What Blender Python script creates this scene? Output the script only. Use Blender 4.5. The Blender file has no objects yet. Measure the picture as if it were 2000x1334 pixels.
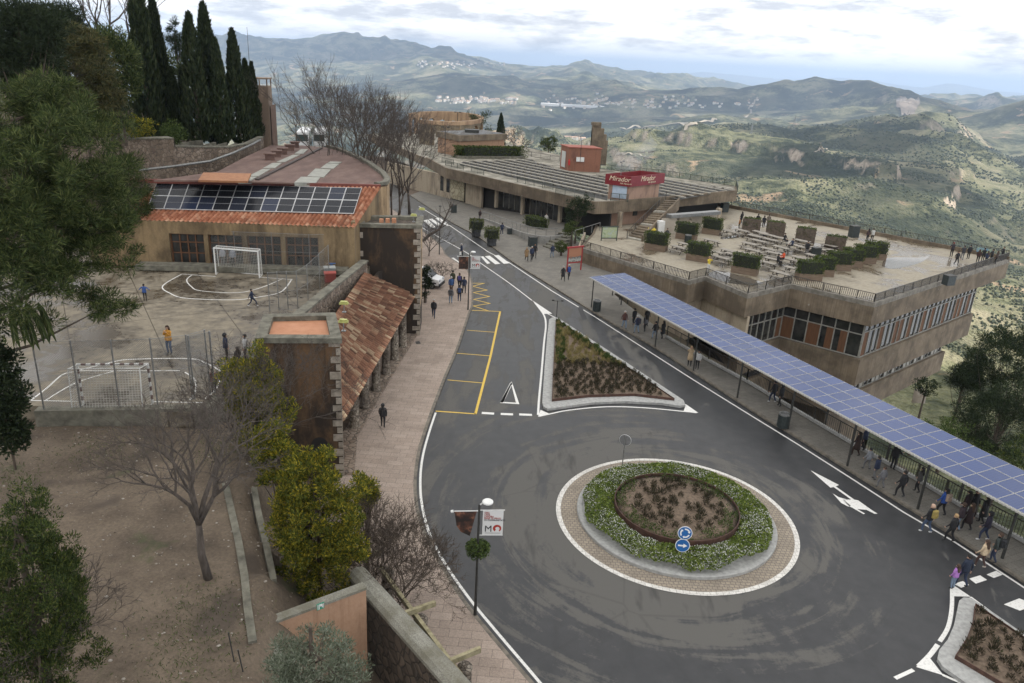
import bpy, bmesh, math, random
import numpy as np
from mathutils import Vector, Matrix
random.seed(7); RNG = np.random.default_rng(11)
scene = bpy.context.scene
COL = scene.collection
rad = math.radians
# ------------------------------------------------------------------ camera
CAM_H, FPX, PITCH, ROLL = 22.0, 1489.0, rad(20.3), rad(3.0)
_cp, _sp = math.cos(PITCH), math.sin(PITCH)
_F = Vector((0, _cp, -_sp)); _R0 = Vector((1, 0, 0)); _U0 = Vector((0, _sp, _cp))
_R = _R0 * math.cos(ROLL) + _U0 * math.sin(ROLL)
_U = -_R0 * math.sin(ROLL) + _U0 * math.cos(ROLL)
cam_data = bpy.data.cameras.new('camera')
cam_data.sensor_width = 36.0; cam_data.lens = FPX / 2000 * 36.0
cam_data.clip_start = 0.3; cam_data.clip_end = 150000
cam = bpy.data.objects.new('camera', cam_data); COL.objects.link(cam)
_m = Matrix((_R, _U, -_F)).transposed().to_4x4(); _m.translation = Vector((0, 0, CAM_H))
cam.matrix_world = _m
scene.camera = cam
# ------------------------------------------------------------------ sky, sun, exposure
SUN_AZ, SUN_EL = rad(98), rad(40)           # to the right of the view, mid height
SUN_DIR = Vector((math.cos(SUN_EL) * math.sin(SUN_AZ), math.cos(SUN_EL) * math.cos(SUN_AZ), math.sin(SUN_EL)))
world = bpy.data.worlds.new('World'); scene.world = world; world.use_nodes = True
wt = world.node_tree; wt.nodes.clear()
def wn(t, **kw):
    n = wt.nodes.new(t)
    for k, v in kw.items(): setattr(n, k, v)
    return n
w_out = wn('ShaderNodeOutputWorld'); w_bg = wn('ShaderNodeBackground')
sky = wn('ShaderNodeTexSky', sky_type='NISHITA', sun_disc=False, sun_elevation=SUN_EL, sun_rotation=SUN_AZ)
sky.altitude = 700; sky.air_density = 1.0; sky.dust_density = 1.5
geo = wn('ShaderNodeTexCoord')
mp = wn('ShaderNodeMapping'); mp.inputs['Scale'].default_value = (1.0, 1.0, 4.2)
n1 = wn('ShaderNodeTexNoise'); n1.inputs['Scale'].default_value = 3.6; n1.inputs['Detail'].default_value = 9; n1.inputs['Roughness'].default_value = 0.56
n1.inputs['Distortion'].default_value = 0.35
n2 = wn('ShaderNodeTexNoise'); n2.inputs['Scale'].default_value = 10.5; n2.inputs['Detail'].default_value = 8; n2.inputs['Roughness'].default_value = 0.6
mp2 = wn('ShaderNodeMapping'); mp2.inputs['Scale'].default_value = (1.0, 1.0, 4.6); mp2.inputs['Location'].default_value = (3.1, 1.7, 0.12)
wt.links.new(geo.outputs['Generated'], mp.inputs['Vector']); wt.links.new(mp.outputs[0], n1.inputs['Vector'])
wt.links.new(geo.outputs['Generated'], mp2.inputs['Vector']); wt.links.new(mp2.outputs[0], n2.inputs['Vector'])
cov = wn('ShaderNodeValToRGB'); cov.color_ramp.elements[0].position = 0.22; cov.color_ramp.elements[1].position = 0.33
tone = wn('ShaderNodeValToRGB'); cr = tone.color_ramp
cr.elements[0].position = 0.37; cr.elements[0].color = (5.0, 5.15, 5.5, 1)
cr.elements[1].position = 0.54; cr.elements[1].color = (9.9, 9.7, 9.35, 1)
e = cr.elements.new(0.45); e.color = (7.2, 7.25, 7.35, 1)
mix = wn('ShaderNodeMix', data_type='RGBA')
wt.links.new(n1.outputs['Fac'], cov.inputs[0]); wt.links.new(n2.outputs['Fac'], tone.inputs[0])
wt.links.new(cov.outputs[0], mix.inputs['Factor']); wt.links.new(sky.outputs[0], mix.inputs['A']); wt.links.new(tone.outputs[0], mix.inputs['B'])
sz_ = wn('ShaderNodeSeparateXYZ'); wt.links.new(geo.outputs['Generated'], sz_.inputs[0])       # overcast skies are brighter towards the zenith
zf_ = wn('ShaderNodeMapRange'); zf_.inputs['To Min'].default_value = 1.6; zf_.inputs['To Max'].default_value = 1.85; wt.links.new(sz_.outputs['Z'], zf_.inputs['Value'])
vm_ = wn('ShaderNodeVectorMath', operation='SCALE'); wt.links.new(mix.outputs['Result'], vm_.inputs[0]); wt.links.new(zf_.outputs[0], vm_.inputs['Scale'])
wt.links.new(vm_.outputs[0], w_bg.inputs['Color']); w_bg.inputs['Strength'].default_value = 0.075
wt.links.new(w_bg.outputs[0], w_out.inputs[0])
sun_d = bpy.data.lights.new('sun', 'SUN'); sun_d.energy = 5.0; sun_d.angle = rad(0.5); sun_d.color = (1.0, 0.95, 0.87)
sun = bpy.data.objects.new('sun', sun_d); COL.objects.link(sun)
sun.rotation_euler = SUN_DIR.to_track_quat('Z', 'Y').to_euler()
scene.view_settings.view_transform = 'Standard'; scene.view_settings.look = 'None'
scene.view_settings.exposure = 0.42; scene.view_settings.gamma = 1.0
scene.render.engine = 'CYCLES'
scene.cycles.max_bounces = 5; scene.cycles.diffuse_bounces = 1; scene.cycles.glossy_bounces = 2
scene.cycles.transmission_bounces = 3; scene.cycles.volume_bounces = 0; scene.cycles.transparent_max_bounces = 6
scene.cycles.use_denoising = True

# ------------------------------------------------------------------ picture to place
def ray(u, v): return _F + _R * ((u - 1000) / FPX) - _U * ((v - 667) / FPX)
def P(u, v, z=0.0):
    r = ray(u, v); t = (z - CAM_H) / r.z
    return Vector((0, 0, CAM_H)) + r * t
def PR(u, v, d):                       # point at horizontal range d along the sight line
    r = ray(u, v); t = d / math.hypot(r.x, r.y)
    return Vector((0, 0, CAM_H)) + r * t
# ------------------------------------------------------------------ tags
def tag(o, label=None, cat=None, group=None, kind=None):
    if label: o['label'] = label
    if cat: o['category'] = cat
    if group: o['group'] = group
    if kind: o['kind'] = kind
    return o
def thing(name, loc, label, cat, group=None, rz=0.0):
    o = bpy.data.objects.new(name, None); COL.objects.link(o)
    o.location = loc; o.rotation_euler = (0, 0, rz); o.empty_display_size = 0.2
    return tag(o, label, cat, group)
def children(o): return [c for c in bpy.data.objects if c.parent == o]
def copy_tree(o, kids=None, parent=None):
    c = o.copy(); COL.objects.link(c)
    if parent is not None: c.parent = parent
    for k in o.children: copy_tree(k, None, c)
    return c
# ------------------------------------------------------------------ mesh builder
class MB:
    def __init__(s): s.v = []; s.f = []; s.mi = []; s.uv = None
    def add(s, vs, fs, mi=0):
        b = len(s.v); s.v.extend([tuple(x) for x in vs])
        s.f.extend([tuple(i + b for i in f) for f in fs]); s.mi.extend([mi] * len(fs)); return s
    def box(s, c, size, rz=0.0, mi=0, tilt=None):
        x, y, z = size[0] / 2, size[1] / 2, size[2] / 2
        pts = [Vector(p) for p in ((-x, -y, -z), (x, -y, -z), (x, y, -z), (-x, y, -z), (-x, -y, z), (x, -y, z), (x, y, z), (-x, y, z))]
        M = Matrix.Rotation(rz, 3, 'Z')
        if tilt is not None: M = M @ tilt
        c = Vector(c)
        return s.add([M @ p + c for p in pts], [(0, 3, 2, 1), (4, 5, 6, 7), (0, 1, 5, 4), (1, 2, 6, 5), (2, 3, 7, 6), (3, 0, 4, 7)], mi)
    def beam(s, a, b, w, h, mi=0):                        # box of width w, height h from a to b (centred)
        a, b = Vector(a), Vector(b); d = (b - a).normalized()
        sd = d.cross(Vector((0, 0, 1)))
        if sd.length < 1e-4: sd = Vector((1, 0, 0))
        sd.normalize(); up = sd.cross(d)
        o = [(-1, -1), (1, -1), (1, 1), (-1, 1)]
        vs = [p + sd * (w / 2 * i) + up * (h / 2 * j) for p in (a, b) for i, j in o]
        return s.add(vs, [(3, 2, 1, 0), (4, 5, 6, 7), (0, 1, 5, 4), (1, 2, 6, 5), (2, 3, 7, 6), (3, 0, 4, 7)], mi)
    def tube(s, pts, r, n=8, mi=0, cap=True):
        pts = [Vector(p) for p in pts]; rs = r if hasattr(r, '__len__') else [r] * len(pts)
        b = len(s.v); fs = []; ref = None
        for i, p in enumerate(pts):
            d = (pts[min(i + 1, len(pts) - 1)] - pts[max(i - 1, 0)])
            if d.length < 1e-9: d = Vector((0, 0, 1))
            d.normalize()
            if ref is None: ref = d.orthogonal()
            ref = (ref - d * ref.dot(d)); ref = ref.normalized() if ref.length > 1e-6 else d.orthogonal().normalized()
            q = d.cross(ref)
            for k in range(n):
                a = 2 * math.pi * k / n
                s.v.append(tuple(p + (ref * math.cos(a) + q * math.sin(a)) * rs[i]))
        for i in range(len(pts) - 1):
            for k in range(n):
                fs.append((b + i * n + k, b + i * n + (k + 1) % n, b + (i + 1) * n + (k + 1) % n, b + (i + 1) * n + k))
        if cap:
            fs.append(tuple(b + k for k in reversed(range(n)))); fs.append(tuple(b + (len(pts) - 1) * n + k for k in range(n)))
        s.f.extend(fs); s.mi.extend([mi] * len(fs)); return s
    def lathe(s, c, prof, n=20, mi=0, a0=0.0):            # prof: (r, z) list
        c = Vector(c); b = len(s.v); m = len(prof); fs = []
        for r, z in prof:
            for k in range(n):
                a = a0 + 2 * math.pi * k / n
                s.v.append((c.x + r * math.cos(a), c.y + r * math.sin(a), c.z + z))
        for i in range(m - 1):
            for k in range(n):
                fs.append((b + i * n + k, b + i * n + (k + 1) % n, b + (i + 1) * n + (k + 1) % n, b + (i + 1) * n + k))
        if prof[0][0] > 1e-4: fs.append(tuple(b + k for k in reversed(range(n))))
        if prof[-1][0] > 1e-4: fs.append(tuple(b + (m - 1) * n + k for k in range(n)))
        s.f.extend(fs); s.mi.extend([mi] * len(fs)); return s
    def prism(s, poly, z0, z1, mi=0, top=None):           # poly: list of (x, y); z may be callables
        poly = [Vector((p[0], p[1], 0)) for p in poly]
        if sum(poly[i].x * poly[(i + 1) % len(poly)].y - poly[(i + 1) % len(poly)].x * poly[i].y for i in range(len(poly))) < 0: poly.reverse()
        n = len(poly); f0 = z0 if callable(z0) else (lambda p: z0); f1 = z1 if callable(z1) else (lambda p: z1)
        vs = [(p.x, p.y, f0(p)) for p in poly] + [(p.x, p.y, f1(p)) for p in poly]
        s.add(vs, [tuple(reversed(range(n)))] + [(i, (i + 1) % n, n + (i + 1) % n, n + i) for i in range(n)], mi)
        b = len(s.v) - 2 * n; s.f.append(tuple(b + n + i for i in range(n))); s.mi.append(mi if top is None else top); return s
    def sheet(s, poly, z, mi=0):
        poly = [Vector((p[0], p[1], z)) for p in poly]
        if sum(poly[i].x * poly[(i + 1) % len(poly)].y - poly[(i + 1) % len(poly)].x * poly[i].y for i in range(len(poly))) < 0: poly.reverse()
        return s.add(poly, [tuple(range(len(poly)))], mi)
    def strip(s, pts, w, z, mi=0):                        # flat painted line
        L = offset_line(pts, w / 2); Rr = offset_line(pts, -w / 2); n = len(L)
        vs = [(p.x, p.y, z) for p in L] + [(p.x, p.y, z) for p in Rr]
        return s.add(vs, [(i, n + i, n + i + 1, i + 1) for i in range(n - 1)], mi)
    def wall(s, pts, th, z0, z1, mi=0, side=0.0):         # upright wall along a polyline; z0/z1 numbers or lists
        L = offset_line(pts, th / 2 + side); Rr = offset_line(pts, -th / 2 + side); n = len(L)
        A = z0 if hasattr(z0, '__len__') else [z0] * n; B = z1 if hasattr(z1, '__len__') else [z1] * n
        vs = []
        for i in range(n): vs += [(L[i].x, L[i].y, A[i]), (Rr[i].x, Rr[i].y, A[i]), (Rr[i].x, Rr[i].y, B[i]), (L[i].x, L[i].y, B[i])]
        fs = [(0, 1, 2, 3)]
        for i in range(n - 1):
            o, q = 4 * i, 4 * i + 4
            for k in range(4): fs.append((o + k, q + k, q + (k + 1) % 4, o + (k + 1) % 4))
        fs.append((4 * n - 1, 4 * n - 2, 4 * n - 3, 4 * n - 4))
        return s.add(vs, fs, mi)
    def build(s, name, mats, parent=None, loc=None, smooth=False):
        off = Vector((0, 0, 0))
        if parent is not None:
            pp = parent
            while pp is not None: off += pp.location; pp = pp.parent
        elif loc is not None: off = Vector(loc)
        V = np.array(s.v, dtype=np.float64).reshape(-1, 3) - np.array(off)
        me = bpy.data.meshes.new(name); me.from_pydata(V.tolist(), [], s.f)
        if not isinstance(mats, (list, tuple)): mats = [mats]
        for m in mats: me.materials.append(m)
        if len(mats) > 1: me.polygons.foreach_set('material_index', s.mi)
        if s.uv is not None:
            uvl = me.uv_layers.new(name='uv'); uvl.data.foreach_set('uv', np.array(s.uv, dtype=np.float32).ravel())
        if smooth: me.polygons.foreach_set('use_smooth', [True] * len(me.polygons))
        me.update(); me.validate()
        o = bpy.data.objects.new(name, me); COL.objects.link(o)
        if parent is not None: o.parent = parent
        elif loc is not None: o.location = loc
        return o
def offset_line(pts, d):
    pts = [Vector((p[0], p[1], 0)) for p in pts]; out = []
    for i, p in enumerate(pts):
        a = (p - pts[i - 1]).normalized() if i > 0 else None
        b = (pts[i + 1] - p).normalized() if i < len(pts) - 1 else None
        if a is None: a = b
        if b is None: b = a
        na, nb = Vector((-a.y, a.x, 0)), Vector((-b.y, b.x, 0)); m = na + nb
        m = m.normalized() if m.length > 1e-6 else na
        out.append(p + m * (d / max(0.35, m.dot(na))))
    return out
def smooth_line(pts, n=8):                                # Catmull-Rom
    pts = [Vector((p[0], p[1], p[2] if len(p) > 2 else 0)) for p in pts]; out = []
    for i in range(len(pts) - 1):
        p0, p1, p2, p3 = pts[max(i - 1, 0)], pts[i], pts[i + 1], pts[min(i + 2, len(pts) - 1)]
        for k in range(n):
            t = k / n
            out.append(0.5 * ((2 * p1) + (p2 - p0) * t + (2 * p0 - 5 * p1 + 4 * p2 - p3) * t * t + (-p0 + 3 * p1 - 3 * p2 + p3) * t ** 3))
    out.append(pts[-1]); return out
def raw_mesh(name, V, Fq, mats, parent=None, loc=None, smooth=False, uv=None, mi=None):   # fast numpy mesh, quads or tris
    V = np.asarray(V, dtype=np.float64)
    off = np.zeros(3)
    if parent is not None: off = np.array(parent.location)
    elif loc is not None: off = np.array(loc)
    V = (V - off).astype(np.float32); Fq = np.asarray(Fq, dtype=np.int32); k = Fq.shape[1]
    me = bpy.data.meshes.new(name); me.vertices.add(len(V)); me.vertices.foreach_set('co', V.ravel())
    me.loops.add(Fq.size); me.loops.foreach_set('vertex_index', Fq.ravel())
    me.polygons.add(len(Fq)); me.polygons.foreach_set('loop_start', np.arange(0, Fq.size, k, dtype=np.int32))
    if not isinstance(mats, (list, tuple)): mats = [mats]
    for m in mats: me.materials.append(m)
    if mi is not None: me.polygons.foreach_set('material_index', np.asarray(mi, dtype=np.int32))
    if smooth: me.polygons.foreach_set('use_smooth', np.ones(len(Fq), dtype=bool))
    if uv is not None:
        l = me.uv_layers.new(name='uv'); l.data.foreach_set('uv', np.asarray(uv, dtype=np.float32).ravel())
    me.update(calc_edges=True)
    o = bpy.data.objects.new(name, me); COL.objects.link(o)
    if parent is not None: o.parent = parent
    elif loc is not None: o.location = loc
    return o
# ------------------------------------------------------------------ numpy noise
_perm = np.random.default_rng(3).permutation(4096)
def _h(i, j): return _perm[(_perm[i & 4095] + j) & 4095] / 4095.0
def vnoise(x, y):
    i = np.floor(x).astype(np.int64); j = np.floor(y).astype(np.int64); a = x - i; b = y - j
    a = a * a * a * (a * (a * 6 - 15) + 10); b = b * b * b * (b * (b * 6 - 15) + 10)
    return (_h(i, j) * (1 - a) + _h(i + 1, j) * a) * (1 - b) + (_h(i, j + 1) * (1 - a) + _h(i + 1, j + 1) * a) * b
def fbm(x, y, o=5, ridge=False, g=0.5):
    s = 0; am = 1; t = 0
    for k in range(o):
        n = vnoise(x + 17.3 * k, y - 9.1 * k)
        if ridge: n = 1 - np.abs(2 * n - 1)
        s = s + am * n; t += am; am *= g; x = x * 2.03; y = y * 2.03
    return s / t
# ------------------------------------------------------------------ materials
class NT:
    def __init__(s, name):
        s.m = bpy.data.materials.new(name); s.m.use_nodes = True; s.t = s.m.node_tree; s.t.nodes.clear()
        s.out = s.n('ShaderNodeOutputMaterial'); s.b = s.n('ShaderNodeBsdfPrincipled'); s.l(s.b.outputs[0], s.out.inputs[0])
    def n(s, t, **kw):
        x = s.t.nodes.new(t)
        for k, v in kw.items():
            if k[0] == '_': x.inputs[k[1:].replace('_', ' ')].default_value = v
            else: setattr(x, k, v)
        return x
    def l(s, a, b): s.t.links.new(a, b)
    def pos(s, scale=(1, 1, 1), rz=0.0, obj=False, loc=(0, 0, 0)):
        g = s.n('ShaderNodeTexCoord').outputs['Object'] if obj else s.n('ShaderNodeNewGeometry').outputs['Position']
        m = s.n('ShaderNodeMapping'); m.inputs['Scale'].default_value = scale; m.inputs['Rotation'].default_value = (0, 0, rz); m.inputs['Location'].default_value = loc
        s.l(g, m.inputs[0]); return m.outputs[0]
    def noise(s, vec, scale, detail=5, rough=0.55, dist=0.0):
        x = s.n('ShaderNodeTexNoise', _Scale=scale, _Detail=detail, _Roughness=rough, _Distortion=dist); s.l(vec, x.inputs['Vector']); return x.outputs['Fac']
    def ramp(s, fac, stops, interp='LINEAR'):
        r = s.n('ShaderNodeValToRGB'); r.color_ramp.interpolation = interp; el = r.color_ramp.elements
        while len(el) < len(stops): el.new(0.5)
        for e_, (p, c) in zip(el, stops):
            e_.position = p; e_.color = (*c, 1) if hasattr(c, '__len__') else (c, c, c, 1)
        s.l(fac, r.inputs[0]); return r.outputs[0]
    def mix(s, fac, a, b, mode='MIX'):
        x = s.n('ShaderNodeMix', data_type='RGBA', blend_type=mode)
        for sock, val in (('Factor', fac), ('A', a), ('B', b)):
            if hasattr(val, 'is_linked') or hasattr(val, 'links'): s.l(val, x.inputs[sock])
            elif sock == 'Factor': x.inputs['Factor'].default_value = val
            else: x.inputs[sock].default_value = (*val, 1)
        return x.outputs['Result']
    def math(s, op, a, b=0.0, clamp=False):
        x = s.n('ShaderNodeMath', operation=op, use_clamp=clamp)
        for i, val in enumerate((a, b)):
            if hasattr(val, 'links'): s.l(val, x.inputs[i])
            else: x.inputs[i].default_value = val
        return x.outputs[0]
    def bump(s, h, strength=0.4, dist=0.02):
        x = s.n('ShaderNodeBump', _Strength=strength, _Distance=dist); s.l(h, x.inputs['Height']); s.l(x.outputs[0], s.b.inputs['Normal'])
    def col(s, c):
        if hasattr(c, 'links'): s.l(c, s.b.inputs['Base Color'])
        else: s.b.inputs['Base Color'].default_value = (*c, 1)
    def rough(s, r):
        if hasattr(r, 'links'): s.l(r, s.b.inputs['Roughness'])
        else: s.b.inputs['Roughness'].default_value = r
_mc = {}
def M(name, c1, c2=None, scale=3.0, rough=0.7, bump=0.0, metal=0.0, obj=False, detail=6, stretch=(1, 1, 1), lo=0.35, hi=0.65, spec=0.5, bd=0.02):
    if name in _mc: return _mc[name]
    t = NT(name); t.b.inputs['Metallic'].default_value = metal; t.rough(rough); t.b.inputs['Specular IOR Level'].default_value = spec
    if c2 is None: t.col(c1)
    if c2 is not None or bump:
        nz = t.noise(t.pos(stretch, obj=obj), scale, detail)
        if c2 is not None: t.col(t.ramp(nz, [(lo, c1), (hi, c2)]))
        if bump: t.bump(nz, bump, bd)
    _mc[name] = t.m; return t.m
HAZE = 7.0e-5
CLOUDS = [(1600, 266, 330, 150, 5), (1690, 318, 170, 190, 16), (1330, 190, 1100, 700, 6), (700, 230, 1500, 900, 7), (1000, 235, 1300, 700, 8), (1700, 185, 800, 600, 9), (1830, 245, 420, 300, 10), (760, 160, 1800, 800, 11), (640, 100, 2500, 1500, 12), (1790, 330, 150, 260, 13)]
# ================================================================== hills, valley and far mountains: one height field
def azel(u, v):
    r = ray(u, v); return math.atan2(r.x, r.y), r.z / math.hypot(r.x, r.y)
LINES = [
 (95, -38.0), (170, -62.0),
 (300, [(-400, 500), (400, 500), (1000, 520), (1440, 600), (1700, 690), (1900, 735), (2000, 745), (2500, 780)]),
 (700, [(-400, 400), (400, 400), (1000, 420), (1180, 430), (1440, 470), (1700, 540), (1900, 615), (2000, 645), (2500, 700)]),
 (1200, [(-400, 340), (400, 340), (1000, 350), (1180, 350), (1440, 398), (1600, 418), (1800, 460), (2000, 520), (2500, 560)]),
 (1700, [(-400, 310), (400, 310), (1000, 318), (1180, 312), (1350, 302), (1500, 300), (1650, 316), (1800, 345), (2000, 420), (2500, 450)]),
 (2300, [(-400, 300), (400, 300), (1000, 297), (1100, 293), (1180, 286), (1230, 276), (1290, 259), (1350, 251), (1400, 244), (1450, 241), (1490, 238), (1550, 241), (1600, 236), (1650, 234), (1700, 237), (1740, 242), (1780, 251), (1820, 263), (1860, 281), (1900, 310), (1950, 340), (2000, 365), (2500, 420)]),
 (2700, [(-400, 296), (400, 296), (1000, 292), (1180, 290), (1290, 285), (1400, 270), (1500, 266), (1700, 268), (1800, 290), (1900, 330), (2000, 360), (2500, 400)]),
 (3100, [(-400, 285), (400, 285), (1000, 284), (1150, 283), (1250, 280), (1300, 276), (1500, 262), (1700, 262), (1800, 264), (1900, 305), (2000, 340), (2500, 380)]),
 (3600, [(-400, 265), (400, 265), (1000, 268), (1290, 262), (1400, 252), (1500, 250), (1700, 247), (1750, 243), (1790, 232), (1850, 231), (1880, 243), (1900, 262), (1930, 288), (1950, 298), (1975, 309), (2000, 306), (2500, 320)]),
 (4200, [(-400, 240), (400, 240), (1000, 245), (1300, 248), (1450, 243), (1600, 240), (1700, 242), (1790, 245), (1850, 246), (1900, 252), (1950, 258), (2000, 264), (2500, 270)]),
 (5000, [(-400, 215), (400, 215), (800, 215), (1000, 216), (1300, 221), (1450, 232), (1600, 233), (1750, 233), (1850, 237), (1880, 234), (1920, 225), (1960, 208), (2000, 196), (2100, 170), (2500, 150)]),
 (5700, [(-400, 205), (540, 200), (700, 195), (800, 203), (1000, 199), (1300, 207), (1450, 215), (1600, 218), (1750, 222), (1800, 225), (1850, 232), (1900, 232), (1950, 226), (2000, 216), (2500, 180)]),
 (6800, [(-400, 195), (540, 192), (600, 184), (680, 176), (760, 168), (840, 161), (900, 158), (940, 166), (1000, 181), (1100, 186), (1200, 180), (1300, 190), (1400, 188), (1440, 190), (1490, 178), (1530, 165), (1550, 167), (1590, 156), (1640, 161), (1680, 162), (1730, 172), (1780, 185), (1830, 205), (1870, 220), (1900, 230), (1950, 232), (2000, 228), (2500, 225)]),
 (8000, [(-400, 180), (540, 180), (900, 160), (1000, 172), (1200, 172), (1300, 185), (1400, 196), (1500, 205), (1700, 205), (1800, 207), (1900, 222), (2000, 218), (2500, 220)]),
 (10500, [(-400, 115), (400, 118), (540, 122), (700, 116), (800, 122), (900, 127), (1000, 145), (1100, 150), (1200, 157), (1300, 168), (1400, 180), (1500, 200), (1700, 202), (1850, 212), (2000, 208), (2500, 220)]),
 (14000, [(-400, 50), (300, 66), (400, 72), (450, 70), (500, 70), (540, 74), (580, 77), (612, 77), (640, 70), (670, 66), (695, 70), (708, 77), (760, 84), (820, 97), (850, 105), (870, 111), (900, 107), (940, 107), (980, 118), (1030, 127), (1080, 128), (1120, 134), (1160, 140), (1200, 142), (1250, 150), (1300, 155), (1340, 157), (1400, 168), (1450, 176), (1490, 182), (1540, 196), (1700, 200), (1850, 209), (2000, 205), (2500, 225)]),
 (16500, [(-400, 80), (400, 100), (900, 135), (1200, 165), (1500, 196), (1700, 198), (1850, 203), (2000, 203), (2500, 222)]),
 (26000, [(-400, 100), (1000, 150), (1400, 178), (1600, 184), (1750, 188), (1850, 190), (2000, 196), (2500, 216)]),
 (31000, [(-400, 98), (1000, 148), (1400, 174), (1600, 178), (1750, 182), (1850, 184), (2000, 191), (2500, 212)]),
 (38000, [(-400, 60), (1000, 130), (1250, 140), (1300, 144), (1370, 140), (1420, 145), (1480, 150), (1550, 155), (1600, 154), (1640, 151), (1700, 157), (1760, 167), (1800, 171), (1850, 163), (1880, 167), (1920, 174), (1960, 180), (2000, 183), (2500, 205)]),
 (48000, -900.0),
]
AZ = np.linspace(rad(-52), rad(54), 640)
zk, rk = [], []
for r, prof in LINES:
    rk.append(r)
    if isinstance(prof, float): zk.append(np.full(len(AZ), prof)); continue
    ae = np.array([azel(u, v) for u, v in prof])
    # refine so that straight pixel segments stay straight
    uu = np.linspace(prof[0][0], prof[-1][0], 700); vv = np.interp(uu, [p[0] for p in prof], [p[1] for p in prof])
    ae = np.array([azel(a, b) for a, b in zip(uu, vv)])
    zk.append(CAM_H + r * np.interp(AZ, ae[:, 0], ae[:, 1]))
rk = np.array(rk, float); zk = np.array(zk)
RR = np.exp(np.linspace(math.log(95), math.log(47000), 620)); LR = np.log(RR); lk = np.log(rk)
seg = np.clip(np.searchsorted(lk, LR, side='right') - 1, 0, len(lk) - 2)
tt = (LR - lk[seg]) / (lk[seg + 1] - lk[seg]); ts = tt * 0.5 + (tt * tt * (3 - 2 * tt)) * 0.5
ZZ = zk[seg].T * (1 - ts) + zk[seg + 1].T * ts                       # (az, r)
XX = np.sin(AZ)[:, None] * RR[None, :]; YY = np.cos(AZ)[:, None] * RR[None, :]
wmid = 0.30 + 0.70 * np.sin(np.pi * np.clip(tt, 0, 1))[None, :]
amp = np.interp(RR, [95, 300, 700, 2500, 6000, 12000, 20000, 26000, 38000], [1, 7, 20, 42, 75, 130, 30, 14, 60])[None, :]
def terr_noise(x, y):
    w1 = fbm(x / 900 + 4, y / 900, 3); w2 = fbm(x / 900 - 7, y / 900 + 3, 3)
    xw, yw = x + 500 * w1, y + 500 * w2
    big = np.where(np.hypot(x, y) > 3000, 1.0, 0.0)
    nz = 1.6 * (fbm(xw / 620, yw / 620, 6, True) - 0.62) + 0.8 * (fbm(xw / 260, yw / 260, 4) - 0.5)
    nf = 1.7 * (fbm(xw / 1900, yw / 1900, 6, True) - 0.62)
    k = np.clip((np.hypot(x, y) - 2500) / 2500, 0, 1)
    return nz * (1 - k) + nf * k
NZ = terr_noise(XX, YY)
ZZ = ZZ + NZ * amp * wmid * 3.1
# ledges of bedded rock on the near hillsides
near = np.clip((2400 - RR) / 600, 0, 1)[None, :] * np.clip((RR - 350) / 300, 0, 1)[None, :]
st = 34.0; ph = ZZ + 26 * fbm(XX / 420, YY / 420, 3)
fr = ph / st - np.floor(ph / st); fs = np.clip((fr - 0.5) / 0.12 + 0.5, 0, 1)
led = (np.floor(ph / st) + fs) * st - ph
msk = np.clip((fbm(XX / 230 + 9, YY / 230, 4) - 0.42) * 9, 0, 1)
ZZ = ZZ + led * near * msk * 0.75
nA, nR = ZZ.shape
V = np.stack([XX, YY, ZZ], -1).reshape(-1, 3)
ii, jj = np.meshgrid(np.arange(nA - 1), np.arange(nR - 1), indexing='ij')
a0 = (ii * nR + jj).ravel(); Fq = np.stack([a0, a0 + 1, a0 + nR + 1, a0 + nR], -1)[:, ::-1]
t = NT('hill_ground')
pos = t.pos()
n_for = t.noise(pos, 0.0045, 8, 0.62); n_fine = t.noise(pos, 0.05, 4, 0.7); n_big = t.noise(pos, 0.0021, 6, 0.6)
veg = t.ramp(t.math('ADD', t.math('MULTIPLY', n_for, 0.7), t.math('MULTIPLY', n_fine, 0.3)), [(0.40, (0.022, 0.030, 0.016)), (0.46, (0.055, 0.064, 0.034)), (0.51, (0.165, 0.168, 0.094)), (0.62, (0.30, 0.27, 0.18))])
veg = t.mix(t.ramp(n_big, [(0.48, 0.0), (0.57, 0.72)]), veg, (0.032, 0.041, 0.025))
nrm = t.n('ShaderNodeSeparateXYZ'); gn = t.n('ShaderNodeNewGeometry'); t.l(gn.outputs['Normal'], nrm.inputs[0])
rocky = t.math('MULTIPLY', t.ramp(nrm.outputs['Z'], [(0.66, 1.0), (0.86, 0.0)]), t.ramp(t.noise(pos, 0.02, 5), [(0.42, 0.0), (0.50, 1.0)]), True)
rk_c = t.ramp(t.noise(pos, 0.06, 6, 0.7), [(0.3, (0.25, 0.20, 0.155)), (0.55, (0.48, 0.40, 0.31)), (0.75, (0.58, 0.50, 0.41))])
c = t.mix(rocky, veg, rk_c)
soil = t.ramp(t.noise(pos, 0.0075, 6, 0.6, 0.6), [(0.615, 0.0), (0.66, 0.8)])
c = t.mix(soil, c, (0.36, 0.26, 0.17))
t.col(c); t.rough(0.95); t.b.inputs['Specular IOR Level'].default_value = 0.1
t.bump(t.math('ADD', n_fine, t.noise(pos, 0.25, 3)), 0.9, 9.0)
hills = raw_mesh('hills', V, Fq, t.m, smooth=False); tag(hills, kind='structure')
TE = (ZZ - CAM_H) / RR[None, :]; TEM = np.maximum.accumulate(TE, axis=1)
def hit(u, v, lift=0.0, r0=200):                                      # the ground seen at photo point (u, v)
    a, e_ = azel(u, v); i = int(np.clip(np.searchsorted(AZ, a), 0, nA - 1))
    j0 = int(np.searchsorted(RR, r0)); row = TE[i, j0:]
    k = int(np.argmax(row >= e_)); 
    if not row[k] >= e_: return None
    k += j0
    return Vector((math.sin(a) * RR[k], math.cos(a) * RR[k], ZZ[i, k] + lift))
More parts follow.
